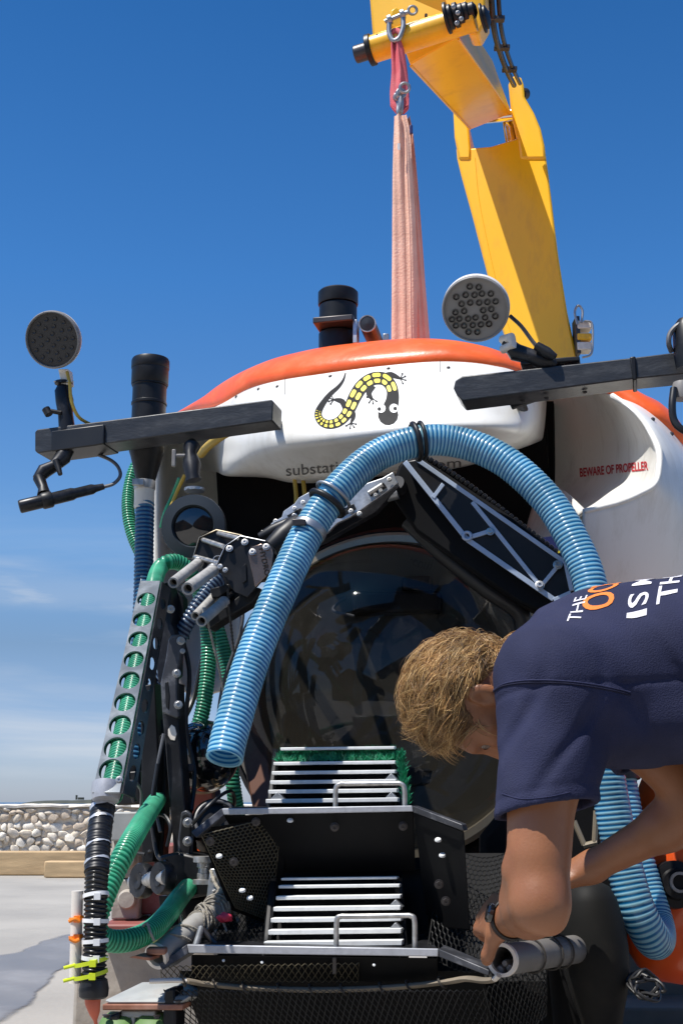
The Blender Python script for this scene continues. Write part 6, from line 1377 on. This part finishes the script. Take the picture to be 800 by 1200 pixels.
def surface(fn, lo, hi, h, name, m, parent, lip=1.0, smooth_it=1):
    lo = np.array(lo, dtype=np.float32); B = 8
    nb = np.ceil((np.array(hi) - lo) / (h * B)).astype(int); n = nb * B + 1
    ctr = np.stack(np.meshgrid(*[(np.arange(k) + .5) * B * h for k in nb], indexing='ij'), -1).reshape(-1, 3).astype(np.float32) + lo
    d = fn(ctr); keep = np.abs(d) < h * B * 1.05 * lip + .012
    vol = np.ones(n, dtype=np.float32); vol_c = d.reshape(nb)
    vol[:-1, :-1, :-1] = np.repeat(np.repeat(np.repeat(np.sign(vol_c), B, 0), B, 1), B, 2)
    idx = np.argwhere(keep.reshape(nb)); off = np.stack(np.meshgrid(*[np.arange(B + 1)] * 3, indexing='ij'), -1).reshape(-1, 3)
    for c0 in range(0, len(idx), 1500):
        ii = (idx[c0:c0 + 1500, None, :] * B + off[None]).reshape(-1, 3)
        vol[ii[:, 0], ii[:, 1], ii[:, 2]] = fn(ii.astype(np.float32) * h + lo)
    sgn = vol < 0; s = np.zeros(np.array(n) - 1, dtype=np.int8); acc = np.zeros(tuple(np.array(n) - 1) + (3,), dtype=np.float32); cnt = np.zeros(np.array(n) - 1, dtype=np.float32)
    sl = lambda o, ax=None: tuple(slice(o[i], (n[i] - 1) + o[i]) for i in range(3))
    corners = [(i, j, k) for i in (0, 1) for j in (0, 1) for k in (0, 1)]
    for a in corners:
        for ax in range(3):
            if a[ax]: continue
            b_ = list(a); b_[ax] = 1; va, vb = vol[sl(a)], vol[sl(b_)]
            x = (va < 0) != (vb < 0); t = np.where(x, va / np.where(x, va - vb, 1), 0)
            pa = np.array(a, dtype=np.float32)
            for q in range(3): acc[..., q] += np.where(x, pa[q] + (t if q == ax else 0), 0)
            cnt += x
    cell = cnt > 0; vid = -np.ones(cell.shape, dtype=np.int64); vid[cell] = np.arange(cell.sum())
    ci = np.argwhere(cell); v = (ci + acc[cell] / cnt[cell][:, None]) * h + lo
    faces = []
    for ax in range(3):
        o1, o2 = [q for q in range(3) if q != ax]
        a = [slice(0, n[q]) for q in range(3)]; a[ax] = slice(0, n[ax] - 1); b_ = list(a); b_[ax] = slice(1, n[ax])
        x = sgn[tuple(a)] != sgn[tuple(b_)]; e = np.argwhere(x); inside = sgn[tuple(a)][x]
        ok = (e[:, o1] > 0) & (e[:, o2] > 0) & (e[:, o1] < n[o1] - 1) & (e[:, o2] < n[o2] - 1); e = e[ok]; inside = inside[ok]
        def g(d1, d2):
            q = e.copy(); q[:, o1] -= d1; q[:, o2] -= d2; return vid[q[:, 0], q[:, 1], q[:, 2]]
        f = np.stack([g(1, 1), g(0, 1), g(0, 0), g(1, 0)], 1)
        flip = inside if ax != 1 else ~inside
        f[~flip] = f[~flip][:, ::-1]; faces.append(f)
    f = np.concatenate(faces); f = f[(f >= 0).all(1)]
    # drop any crumbs that are not joined to the largest piece
    lab = np.arange(len(v))
    for _ in range(200):
        mn = lab[f].min(1); l2 = lab.copy(); np.minimum.at(l2, f.ravel(), np.repeat(mn, 4)); l2 = l2[l2]
        if (l2 == lab).all(): break
        lab = l2
    big = np.bincount(lab).argmax(); f = f[lab[f[:, 0]] == big]
    used = np.unique(f); re = -np.ones(len(v), dtype=np.int64); re[used] = np.arange(len(used)); v = v[used]; f = re[f]
    for _ in range(smooth_it):       # light relaxation of the lattice
        s_ = np.zeros_like(v); c_ = np.zeros(len(v))
        for i in range(4):
            np.add.at(s_, f[:, i], v[f[:, (i + 1) % 4]]); np.add.at(c_, f[:, i], 1)
        v = v * .5 + .5 * s_ / np.maximum(c_, 1)[:, None]
    c = (v.min(0) + v.max(0)) / 2; me = bpy.data.meshes.new(name)
    me.from_pydata((v - c).tolist(), [], f.tolist()); me.materials.append(M[m]); me.shade_smooth(); me.update()
    o = bpy.data.objects.new(name, me); COL.objects.link(o); place(o, Vector([float(q) for q in c]), parent); return o

shL, elL, wrL = P(642, 800, 2.06), P(632, 1058, 2.00), P(597, 1078, 2.225)
shR, elR, wrR = P(690, 800, 2.40), P(822, 945, 2.32), P(693, 1016, 2.47)
NB, UC, MD, BL, PV = P(634, 786, 2.23), P(708, 786, 2.23), P(800, 770, 2.21), P(880, 765, 2.20), P(985, 752, 2.19)
Hd = P(560, 817, 2.22)
hc = Vector((-.985, .03, -.10)).normalized(); hf = Vector((.06, .20, -1.0)); hf = (hf - hc * hf.dot(hc)).normalized(); hl = hc.cross(hf).normalized()
HS = .93
def H(a, b_, l): return Hd + (hc * a + hf * b_ + hl * l) * HS
hax = [hc, hf, hl]
sax = [(PV - UC).normalized(), Vector((0, 1, 0)), (PV - UC).normalized().cross(Vector((0, 1, 0)))]

def torso(f, g=0.0, k=.06):
    f.ell(P(714, 784, 2.23), sax, (.20 + g, .175 + g, .108 + g), k)
    f.ell(P(835, 760, 2.21), sax, (.20 + g, .155 + g, .105 + g), k)
    f.ell(P(950, 755, 2.20), sax, (.17 + g, .165 + g, .12 + g), k)
    f.cone(shL + Vector((.01, .015, .0)), UC, .062 + g, .09 + g, k); f.cone(shR, UC, .062 + g, .09 + g, k)
    return f
body = Field(); torso(body)
body.cone(NB, H(-.06, -.02, 0), .062, .054, .05)
# head
body.ell(H(.022, -.012, 0), hax, (0.0986, 0.0911, 0.0716), .03)
body.ell(H(-.028, .036, 0), hax, (0.0800, 0.0539, 0.0577), .03)
body.ell(H(-.078, .040, 0), hax, (0.0372, 0.0428, 0.0465), .03)
body.cone(H(-.092, .070, -.012), H(-.092, .070, .012), .022, .022, .025)
body.cone(H(.012, .090, 0), H(-.036, .109, 0), .0085, .0125, .012)
body.cone(H(-.038, .098, -.011), H(-.038, .098, .011), .0085, .0085, .01)
body.cone(H(.020, .084, -.034), H(.020, .084, .034), .012, .012, .02)
body.cone(H(-.020, .068, .044), H(-.014, .048, .058), .016, .014, .02); body.cone(H(-.020, .068, -.044), H(-.014, .048, -.058), .016, .014, .02)
body.cone(H(-.060, .094, -.014), H(-.060, .094, .014), .0075, .0075, .008); body.cone(H(-.071, .091, -.011), H(-.071, .091, .011), .008, .008, .008)
for s in (-1, 1):
    body.cut(H(-.001, .092, .031 * s), hax, (0.0112, 0.0112, 0.0149), .012)
    ea = [(hc * .96 - hf * .25).normalized(), (hf * .92 + hc * .25 + hl * (.15 * s)).normalized(), hl]
    body.ell(H(-.004, -.014, .084 * s), ea, (0.0307, 0.0186, 0.0093), .006)
    body.cut(H(-.002, -.006, .095 * s), ea, (0.0186, 0.0107, 0.0084), .006)
# arms
for sh, el, wr in ((shL, elL, wrL), (shR, elR, wrR)):
    up = el - sh
    body.cone(sh, sh + up * .45, .058, .050, .04).cone(sh + up * .45, el, .050, .041, .03)
    fo = wr - el
    body.cone(el, el + fo * .30, .038, .040, .03).cone(el + fo * .30, wr, .040, .027, .03)
    body.cone(el + Vector((.012, -.006, -.012)), el + Vector((.016, -.008, -.026)), .022, .014, .02)
body.cone(shL + (elL - shL) * .4 + Vector((-.014, 0, 0)), shL + (elL - shL) * .78 + Vector((-.012, 0, 0)), .038, .034, .03)
body.cone(elL + Vector((-.026, .03, .045)), elL + Vector((-.022, .07, .01)), .026, .024, .02)
# hands
def hand(wr, d, n, curl, thumb_side):
    d = d.normalized(); n = (n - d * n.dot(d)).normalized(); t = d.cross(n) * thumb_side
    pc = wr + d * .052
    body.ell(pc, [d, t, n], (.050, .041, .0165), .02)
    body.cone(wr, pc, .027, .020, .02)
    for i, (o_, ln) in enumerate(((.030, .90), (.0105, 1.0), (-.009, .95), (-.028, .76))):
        p = wr + d * (.094 - .006 * abs(i - 1)) + t * o_; dd = (d + t * (o_ * 1.6)).normalized(); r = .0096 if i < 3 else .0085
        body.cone(wr + d * .05 + t * o_ * .85, p, .0095, r, .010)
        for j, L in enumerate((.042, .027, .022)):
            a = R(curl[j] + 5 * i); dd = (dd * math.cos(a) - n * math.sin(a)).normalized(); nn_ = n
            n2 = (n * math.cos(a) + d * math.sin(a)); q = p + dd * L * ln; body.cone(p, q, r, r * .92, .004); p = q; r *= .92
    p = wr + d * .024 + t * .030; q = p + (d * .45 + t * .8 - n * .35).normalized() * .042; body.cone(wr + d * .03 + t * .012, p, .018, .015, .012); body.cone(p, q, .0135, .0115, .008)
    q2 = q + (d * .85 + t * .15 - n * .5).normalized() * .030; body.cone(q, q2, .0115, .0095, .004)
    q3 = q2 + (d * .8 - t * .2 - n * .55).normalized() * .022; body.cone(q2, q3, .0098, .0080, .004)
hand(wrL, Vector((-.30, .86, .05)), Vector((-.8, -.25, .50)), (28, 34, 26), -1)
hand(wrR, Vector((-.62, .25, -.25)), Vector((.1, -.3, .9)), (26, 36, 26), 1)
# legs and feet
for s, kx, ax_ in ((-1, .98, .86), (1, 1.06, 1.00)):
    hp_ = PV + Vector((0, .085 * s, -.03)); kn = Vector((kx - .04, PV.y + .11 * s, .51)); an = Vector((ax_ + .06, PV.y + .12 * s, .085))
    body.cone(hp_, hp_.lerp(kn, .5), .092, .078, .05).cone(hp_.lerp(kn, .5), kn, .078, .055, .03)
    body.cone(kn, kn.lerp(an, .35), .055, .056, .03).cone(kn.lerp(an, .35), an, .056, .036, .03)
    body.cone(an, an + Vector((-.06, 0, -.045)), .036, .034, .02).cone(an + Vector((.03, 0, -.05)), an + Vector((-.15, 0, -.058)), .034, .026, .02)
person = thing('person', 'man in a navy printed t-shirt bending over the basket, head down', 'person', (.95, 2.19, 0))
bo = surface(body, (-.02, 1.75, -.01), (1.25, 2.75, 1.42), .0042, 'body', 'skin', person)

# t-shirt
shirt_f = Field(); torso(shirt_f, .020, .07)
hemc = P(641, 950, 2.03); sd = (elL - shL).normalized()
shirt_f.cone(shL + Vector((.004, 0, .004)), hemc + sd * .06, .076, .083, .05)
shirt_f.cone(shR, shR.lerp(elR, .62), .072, .076, .05)
shirt_f.ell(P(800, 846, 2.17), sax, (.22, .13, .055), .10)          # cloth hanging under the chest
hn = (sd + Vector((.24, 0, 0))).normalized()
inner = Field(); torso(inner, .004, .07); inner.cone(shL.lerp(hemc, .55), hemc + sd * .08, .066, .0715, .02); inner.cone(shR.lerp(elR, .3), shR.lerp(elR, .75), .064, .069, .02)
nkc = H(-.115, -.03, 0); nkd = (NB - H(-.06, -.02, 0)).normalized()
hemR = shR.lerp(elR, .55); sdR = (elR - shR).normalized()
def shirt(p):
    d = shirt_f(p)
    # soft folds: slack diagonals under the arm, creases down the sleeve, faint ripples elsewhere
    x, y, z = p[:, 0], p[:, 1], p[:, 2]
    w1 = np.exp(-(((x - .60) / .16) ** 2 + ((z - .98) / .11) ** 2)); fold = lambda t: np.maximum(np.sin(t), -.3) ** 3
    d = d + .0085 * w1 * fold(x * 60 + z * 46 + 1.4 * np.sin(y * 13 + z * 9))
    w2 = np.exp(-(((x - .33) / .10) ** 2 + ((z - .90) / .09) ** 2))
    d = d + .0075 * w2 * fold(x * 64 - z * 30 + 1.3 * np.sin(z * 17 + y * 10))
    d = d + .0016 * np.sin(x * 21 - z * 37 + 1.5 * np.sin(y * 22)) + .0008 * np.sin(x * 57 + z * 61 + 2 * np.sin(y * 31 + x * 12))
    # sunk armhole seam
    rl = p - A3(shL); t = rl @ A3(sd); 
    q = p - A3(P(668, 803, 2.0)); sx = (q @ A3((-.10, 0.15, 1.0))); d = d + .0028 * np.exp(-(sx / .0045) ** 2) * (q[:, 1] < .09)
    cutL = (p - A3(hemc)) @ A3(hn); near_arm = (np.linalg.norm(p - A3(hemc), axis=1) < .17)
    hemline = np.exp(-((cutL + .022) / .0035) ** 2); d = d + .0018 * hemline * near_arm
    d = np.where(near_arm, np.maximum(d, cutL), d)
    cutR = (p - A3(hemR)) @ A3(sdR); nr = np.linalg.norm(p - A3(hemR), axis=1) < .14
    d = np.where(nr, np.maximum(d, cutR), d)
    nk = np.linalg.norm((p - A3(NB)) * A3((1, 1, 1)), axis=1); d = np.where((nk < .14) & (np.abs(p[:, 1] - 2.25) < .13), np.maximum(d, -((p - A3(P(598, 764, 2.23))) @ A3((.84, 0, -.54)))), d)          # neckline
    d = np.maximum(d, (p - A3(P(990, 755, 2.2))) @ A3(sax[0]))                       # waist hem
    return np.maximum(d, -inner(p))
sh_o = surface(shirt, (.12, 1.80, .55), (1.0, 2.75, 1.42), .0042, 't_shirt', 'navy', person, smooth_it=2)
# raised hem stitch ring and shorts
shorts_f = Field()
shorts_f.ell(P(985, 755, 2.19), sax, (.15, .185, .14), .05)
for s, kx in ((-1, .98), (1, 1.06)):
    hp_ = PV + Vector((0, .085 * s, -.03)); kn = Vector((kx - .04, PV.y + .11 * s, .51)); shorts_f.cone(hp_, hp_.lerp(kn, .85), .115, .105, .06)
def shorts(p):
    return np.maximum(np.maximum(shorts_f(p), .60 - p[:, 2]), -((p - A3(P(955, 757, 2.2))) @ A3(sax[0])))
surface(shorts, (.6, 1.85, .5), (1.3, 2.6, 1.3), .008, 'shorts', 'shorts', person)
b = MB()
for s, ax_ in ((-1, .86), (1, 1.0)):
    an = Vector((ax_ + .06, PV.y + .12 * s, 0)); b2 = MB(); b2.tube([an + Vector((.05, 0, .035)), an + Vector((-.03, 0, .035)), an + Vector((-.13, 0, .03)), an + Vector((-.19, 0, .025))], [.036, .042, .046, .026], 16, flat=.8); b2.build('shoe', 'pin', person)
# watch on the left wrist
wd = (wrL - elL).normalized(); wc = wrL - wd * .012; b = MB(); b.lathe([(.0325, -.010), (.0345, -.008), (.0345, .008), (.0325, .010)], wc, wd, 36, close=True); wb = b.build('watch_strap', 'black', person, ang=40)
b = MB(); wn_ = Vector((-.8, -.35, .3)); wn_ = (wn_ - wd * wn_.dot(wd)).normalized(); b.lathe([(.016, 0), (.0165, .006), (.013, .009), (0, .009)], wc + wn_ * .033, wn_, 24); b.build('watch_face', 'lens', wb, ang=30)
for s in (-1, 1):
    b = MB(); b.lathe([(.0115 * math.sin(t), -.0115 * math.cos(t)) for t in np.linspace(.001, math.pi - .001, 12)], H(-.001, .079, .031 * s), hf, 16); ey = b.build('eye', 'eye', person)
    b = MB(); b.lathe([(0, .0009), (.0055, .0003)], H(-.001, .079, .031 * s) + hf * .0112, hf, 14); b.build('iris', 'lens', ey)

# hair: short tousled locks, swept from the nape over the crown and falling forward
def skull(a, b_, l): return ((a - .022) / .108) ** 2 + ((b_ + .012) / .102) ** 2 + (l / .081) ** 2
cap = Field(); cap.ell(H(.023, -.014, 0), hax, (.109 * HS, .100 * HS, .081 * HS), .02)
def capf(p):
    r = (p - A3(Hd)) / HS; a = r @ A3(hc); b_ = r @ A3(hf); l = np.abs(r @ A3(hl))
    d = cap(p)
    d = np.maximum(d, b_ - .052 - .45 * np.maximum(a - .05, 0) )
    d = np.maximum(d, -(a + .062) - 1.1 * np.maximum(-b_ - .03, 0) * .6)
    d = np.maximum(d, np.where(l > .04, .043 - np.sqrt((a + .012) ** 2 + (b_ + .006) ** 2), -1))
    return np.maximum(d, np.where(l > .04, b_ - .030 - .9 * np.maximum(a - .0, 0), -1))
surface(capf, tuple(Hd - Vector((.2, .16, .2))), tuple(Hd + Vector((.2, .16, .2))), .0045, 'hair_base', 'hair3', person, smooth_it=2)
r3 = np.random.default_rng(11); locks = [MB(), MB(), MB()]
def strand(a, b_, l, L, clump, mi, w):
    p = H(a, b_, l); pts = [p]; g_ = Vector((-.12, 0, -1))
    for k in range(7):
        q = (pts[-1] - Hd) / HS; qa, qb, ql = q.dot(hc), q.dot(hf), q.dot(hl)
        nr = (hc * ((qa - .022) / .108 ** 2) + hf * ((qb + .012) / .102 ** 2) + hl * (ql / .081 ** 2)).normalized()
        fl = hc * (.75 - .3 * k / 7) + hf * .72 + clump[0] * .55
        fl = fl - nr * fl.dot(nr)
        fl = fl.normalized() if fl.length > 1e-4 else hf
        dr = (fl + nr * (clump[1] * (1 - k / 4.5)) + g_ * (.06 + .10 * k) * clump[2]).normalized()
        np_ = pts[-1] + dr * L / 7
        q = (np_ - Hd) / HS; e = skull(q.dot(hc), q.dot(hf), q.dot(hl))
        if e < 1.06: np_ = np_ + nr * .0035
        pts.append(np_)
    locks[mi].tube(pts, [w, w, w * .95, w * .9, w * .8, w * .65, w * .45, w * .15], 3, False)
cnt = 0
while cnt < 1150:
    v = Vector(r3.normal(0, 1, 3)).normalized(); a = .022 + .106 * v.x; b_ = -.012 + .100 * v.y; l = .079 * v.z
    if a < -.062 + (.0 if b_ > -.03 else -.045): continue
    if b_ > .060 + .3 * max(a - .05, 0): continue
    if abs(l) > .045 and (b_ > .028 + .9 * max(a, 0) or math.hypot(a + .006, b_) < .040 or math.hypot(a + .030, b_ + .026) < .046): continue
    cl = (Vector(r3.normal(0, 1, 3)) * .85, r3.uniform(.22, .85), r3.uniform(.35, .9)); cnt += 1
    L = (.030 + .030 * r3.uniform()) * (1.0 if a > -.02 else .6) * (1.15 if b_ > .0 and a > .05 else 1.0)
    for k in range(11):
        j = r3.normal(0, .0055, 3); u = r3.uniform()
        strand(a + j[0], b_ + j[1], l + j[2], L * r3.uniform(.75, 1.12), (cl[0] + Vector(r3.normal(0, 1, 3)) * .10, cl[1] * r3.uniform(.85, 1.15), cl[2]), 0 if u < .55 else (1 if u < .80 else 2), r3.uniform(.00028, .00055))
bvh_body = bvh_of(bo)
for _ in range(1500):          # short hair running down the nape to the collar
    x, y = r3.uniform(560, 610), r3.uniform(736, 800)
    if y > 806 - (x - 560) * 1.15: continue
    h, nr, _i, _d = bvh_body.ray_cast(ORG, ray(x, y).normalized())
    if h is None or abs(h.y - Hd.y) > .16: continue
    if nr.dot(h - ORG) > 0: nr = -nr
    pts = [h]; dr0 = (hc * .9 + hf * .12 + Vector(r3.normal(0, .22, 3)))
    dr0 = (dr0 - nr * dr0.dot(nr)).normalized(); L = r3.uniform(.018, .036)
    for k in range(5): pts.append(pts[-1] + (dr0 + nr * (.42 - .13 * k)).normalized() * L / 5)
    w = r3.uniform(.0003, .00055); u = r3.uniform()
    locks[0 if u < .5 else (1 if u < .75 else 2)].tube(pts, [w, w, w * .9, w * .8, w * .6, w * .2], 3, False)
for q, m in zip(locks, ('hair', 'hair2', 'hair3')): q.build('hair', m, person, ang=180, fixn=False)

# print across the shoulders: rows run from the near shoulder over the spine
bvh_sh = bvh_of(sh_o); bvh_sc = bvh_scoop
def on_shirt(o, across, up_):
    def f(u, v):
        px = o[0] + across[0] * u + up_[0] * v; py = o[1] + across[1] * u + up_[1] * v
        return onto(bvh_sh, px, py, .0012)
    return f
def back_print(name, txt, x0, x1, y0, y1, m, bold):
    """laid out on the back: x runs down the spine, y from the near side to the far side"""
    def f(u, v):
        y = y0 + (y1 - y0) * u; x = x1 + (x0 - x1) * v + .38 * (y - y0)
        h, nrm, _, _ = bvh_sh.ray_cast(Vector((x, y, 2.0)), Vector((0, 0, -1)))
        return None if h is None else h + (nrm if nrm.z > 0 else -nrm) * .0013
    return lettering(name, txt, f, m, sh_o, bold)
def xat(px, Y): return P(px, 700, Y).x
back_print('shirt_print', 'THE', .360, .382, 2.045, 2.125, 'print_white', .0)
back_print('shirt_print', 'OCEAN', .388, .440, 2.075, 2.29, 'print_orange', .015)
back_print('shirt_print', 'IS MINE', .458, .492, 2.055, 2.30, 'print_white', .01)
back_print('shirt_print', 'THAN', .510, .544, 2.065, 2.30, 'print_white', .01)

def stitched(px_list, r, m='navy_dark'):
    q = [onto(bvh_sh, x, y, .0004) for x, y in [(v.x, v.y) for v in spline([Vector((*a, 0)) for a in px_list], 60)]]
    q = [p for p in q if p is not None]
    if len(q) > 3:
        b = MB(); b.tube(q, r, 6); b.build('stitching', m, sh_o)
M['navy_dark'] = cloth('navy_thread', (.010, .011, .028))
M['navy_light'] = cloth('navy_hem', (.030, .033, .075))
stitched([(576, 812), (590, 804), (620, 800), (660, 801), (700, 806), (738, 814)], .0017)
stitched([(578, 809), (592, 801), (620, 797), (660, 798), (700, 803), (738, 811)], .0014, 'navy_light')
stitched([(588, 930), (610, 936), (640, 934), (668, 928)], .0008, 'navy_light')
# ------------------------------------------------------------------ lettering and emblem on the craft
def on(bvh, o, dx, up_, off=.0012):
    return lambda u, v: onto(bvh, o[0] + dx[0] * u + up_[0] * v, o[1] + dx[1] * u + up_[1] * v, off)
lettering('fairing_lettering', 'substation', on(bvh_brow, (335.5, 557.5), (82, -6.5), (-.8, -13.2)), 'ink_grey', brow)
lettering('fairing_lettering', '.com', on(bvh_brow, (494, 551), (46, -4), (-.6, -12.2)), 'ink_grey', brow)
lettering('warning_lettering', 'BEWARE OF PROPELLER', on(bvh_scoop, (679.5, 559.0), (80, -8.5), (-.6, -10.3), .0015), 'ink_red', scoop, .025)
lettering('warning_lettering', 'BEWARE OF PROPELLER', on(bvh_lf, (180, 601), (64, 4), (.2, -10.0), .0015), 'ink_red', lfo, .025)
# gecko emblem on the nose
gk = thing_parent = brow
spine_px = [(405, 437), (402, 446), (396, 454), (387, 462), (379, 472), (373.5, 482), (373.5, 489), (378, 495), (386, 497.5), (396, 495), (404, 488), (410, 478), (416, 465), (423, 454), (431, 447), (440, 443.5), (450, 444.5), (457, 451), (460, 460), (459.5, 470), (457, 478)]
wid_px = [.5, 1.3, 2.0, 2.6, 3.2, 3.9, 4.4, 4.9, 5.2, 5.6, 6.2, 7.0, 7.5, 7.6, 7.4, 7.4, 7.4, 7.0, 6.8, 7.6, 8.6]
sp_ = spline([Vector((*q, 0)) for q in spine_px], 120); wd_ = np.interp(np.linspace(0, 1, 120), np.linspace(0, 1, len(wid_px)), wid_px)
def nrm2(i):
    t = (sp_[min(i + 1, 119)] - sp_[max(i - 1, 0)]); return Vector((-t.y, t.x, 0)).normalized()
def decal(name, strips, m, off):
    b = MB()
    for g_ in strips:
        q = [[onto(bvh_brow, p.x, p.y, off) for p in row] for row in g_]
        if all(p is not None for row in q for p in row): b.grid(q)
    return b.build(name, m, brow, smooth=False, fixn=False)
bodyg = [[[sp_[i] + nrm2(i) * (wd_[i] * s) for s in (-1, -.5, 0, .5, 1)] for i in range(120)]]
def blob(cx, cy, rx, ry, rot=0, n=14):
    c, s = math.cos(rot), math.sin(rot)
    return [[Vector((cx + (rx * r * math.cos(a)) * c - (ry * r * math.sin(a)) * s, cy + (rx * r * math.cos(a)) * s + (ry * r * math.sin(a)) * c, 0)) for a in np.linspace(0, 2 * math.pi, n)] for r in (.02, .5, 1)]
def limb(pts, ws):
    q = spline([Vector((*p, 0)) for p in pts], 10); w = np.interp(np.linspace(0, 1, 10), np.linspace(0, 1, len(ws)), ws); out = []
    for i in range(10):
        t = q[min(i + 1, 9)] - q[max(i - 1, 0)]; n_ = Vector((-t.y, t.x, 0)).normalized(); out.append([q[i] - n_ * w[i], q[i] + n_ * w[i]])
    return out
def foot(cx, cy, dirs):
    o = []
    for a in dirs:
        e = (cx + 6.2 * math.cos(a), cy - 6.2 * math.sin(a)); o.append(limb([(cx, cy), e], [.55, .45])); o.append(blob(*e, 1.1, 1.1, 0, 8))
    return o
parts_g = bodyg + [blob(454.5, 486, 12.0, 12.5)] + [limb([(450, 441), (458, 439.5), (466, 442.5), (469, 444)], [3.2, 3.4, 2.0, .9]), limb([(437, 452), (432, 460), (434.5, 466), (437, 468)], [3.6, 3.4, 2.2, .9]), limb([(405, 479), (401, 471), (395, 469), (391, 468.5)], [3.4, 3.4, 2.2, .9]), limb([(407, 481), (413, 484), (413.5, 490), (411, 496)], [3.0, 3.4, 2.4, .9])]
parts_g += foot(469, 444, [1.2, .45, -.3, -1.1]) + foot(436, 467, [-.6, -1.4, -2.2, 2.9]) + foot(391, 468.5, [2.1, 2.8, 3.5, 4.1]) + foot(411, 496, [-.2, -.9, -1.7, -2.6])
decal('emblem', parts_g, 'ink_black', .0012)
cells_ = []; n_c = 18; pos_ = np.cumsum([0] + [1.5 + .30 * i for i in range(n_c)]); pos_ = 29 + (107 - 29) * pos_ / pos_[-1]
for i in range(n_c):
    i0, i1 = pos_[i] + .8, pos_[i + 1] - .6
    for s in (-1, 1):
        rows_ = []
        for t in np.linspace(i0, i1, 7):
            k = int(min(t, 118)); f_ = t - k; c = sp_[k].lerp(sp_[k + 1], f_); w = wd_[k]; n_ = nrm2(k); e_ = min(1, 4 * min(t - i0, i1 - t) / (i1 - i0) + .55)
            rows_.append([c + n_ * (s * w * (.46 - .32 * e_)), c + n_ * (s * w * .46), c + n_ * (s * w * (.46 + .32 * e_))])
        cells_.append(rows_)
decal('emblem_spots', cells_, 'ink_yellow', .0019)
decal('emblem_eyes', [blob(446.5, 479, 5.3, 5.3), blob(461.5, 479, 5.3, 5.3)], 'ink_white', .0019)
decal('emblem_pupils', [blob(444.5, 480, 2.2, 2.2, 0, 10), blob(463.0, 479.5, 2.2, 2.2, 0, 10)], 'ink_black', .0025)
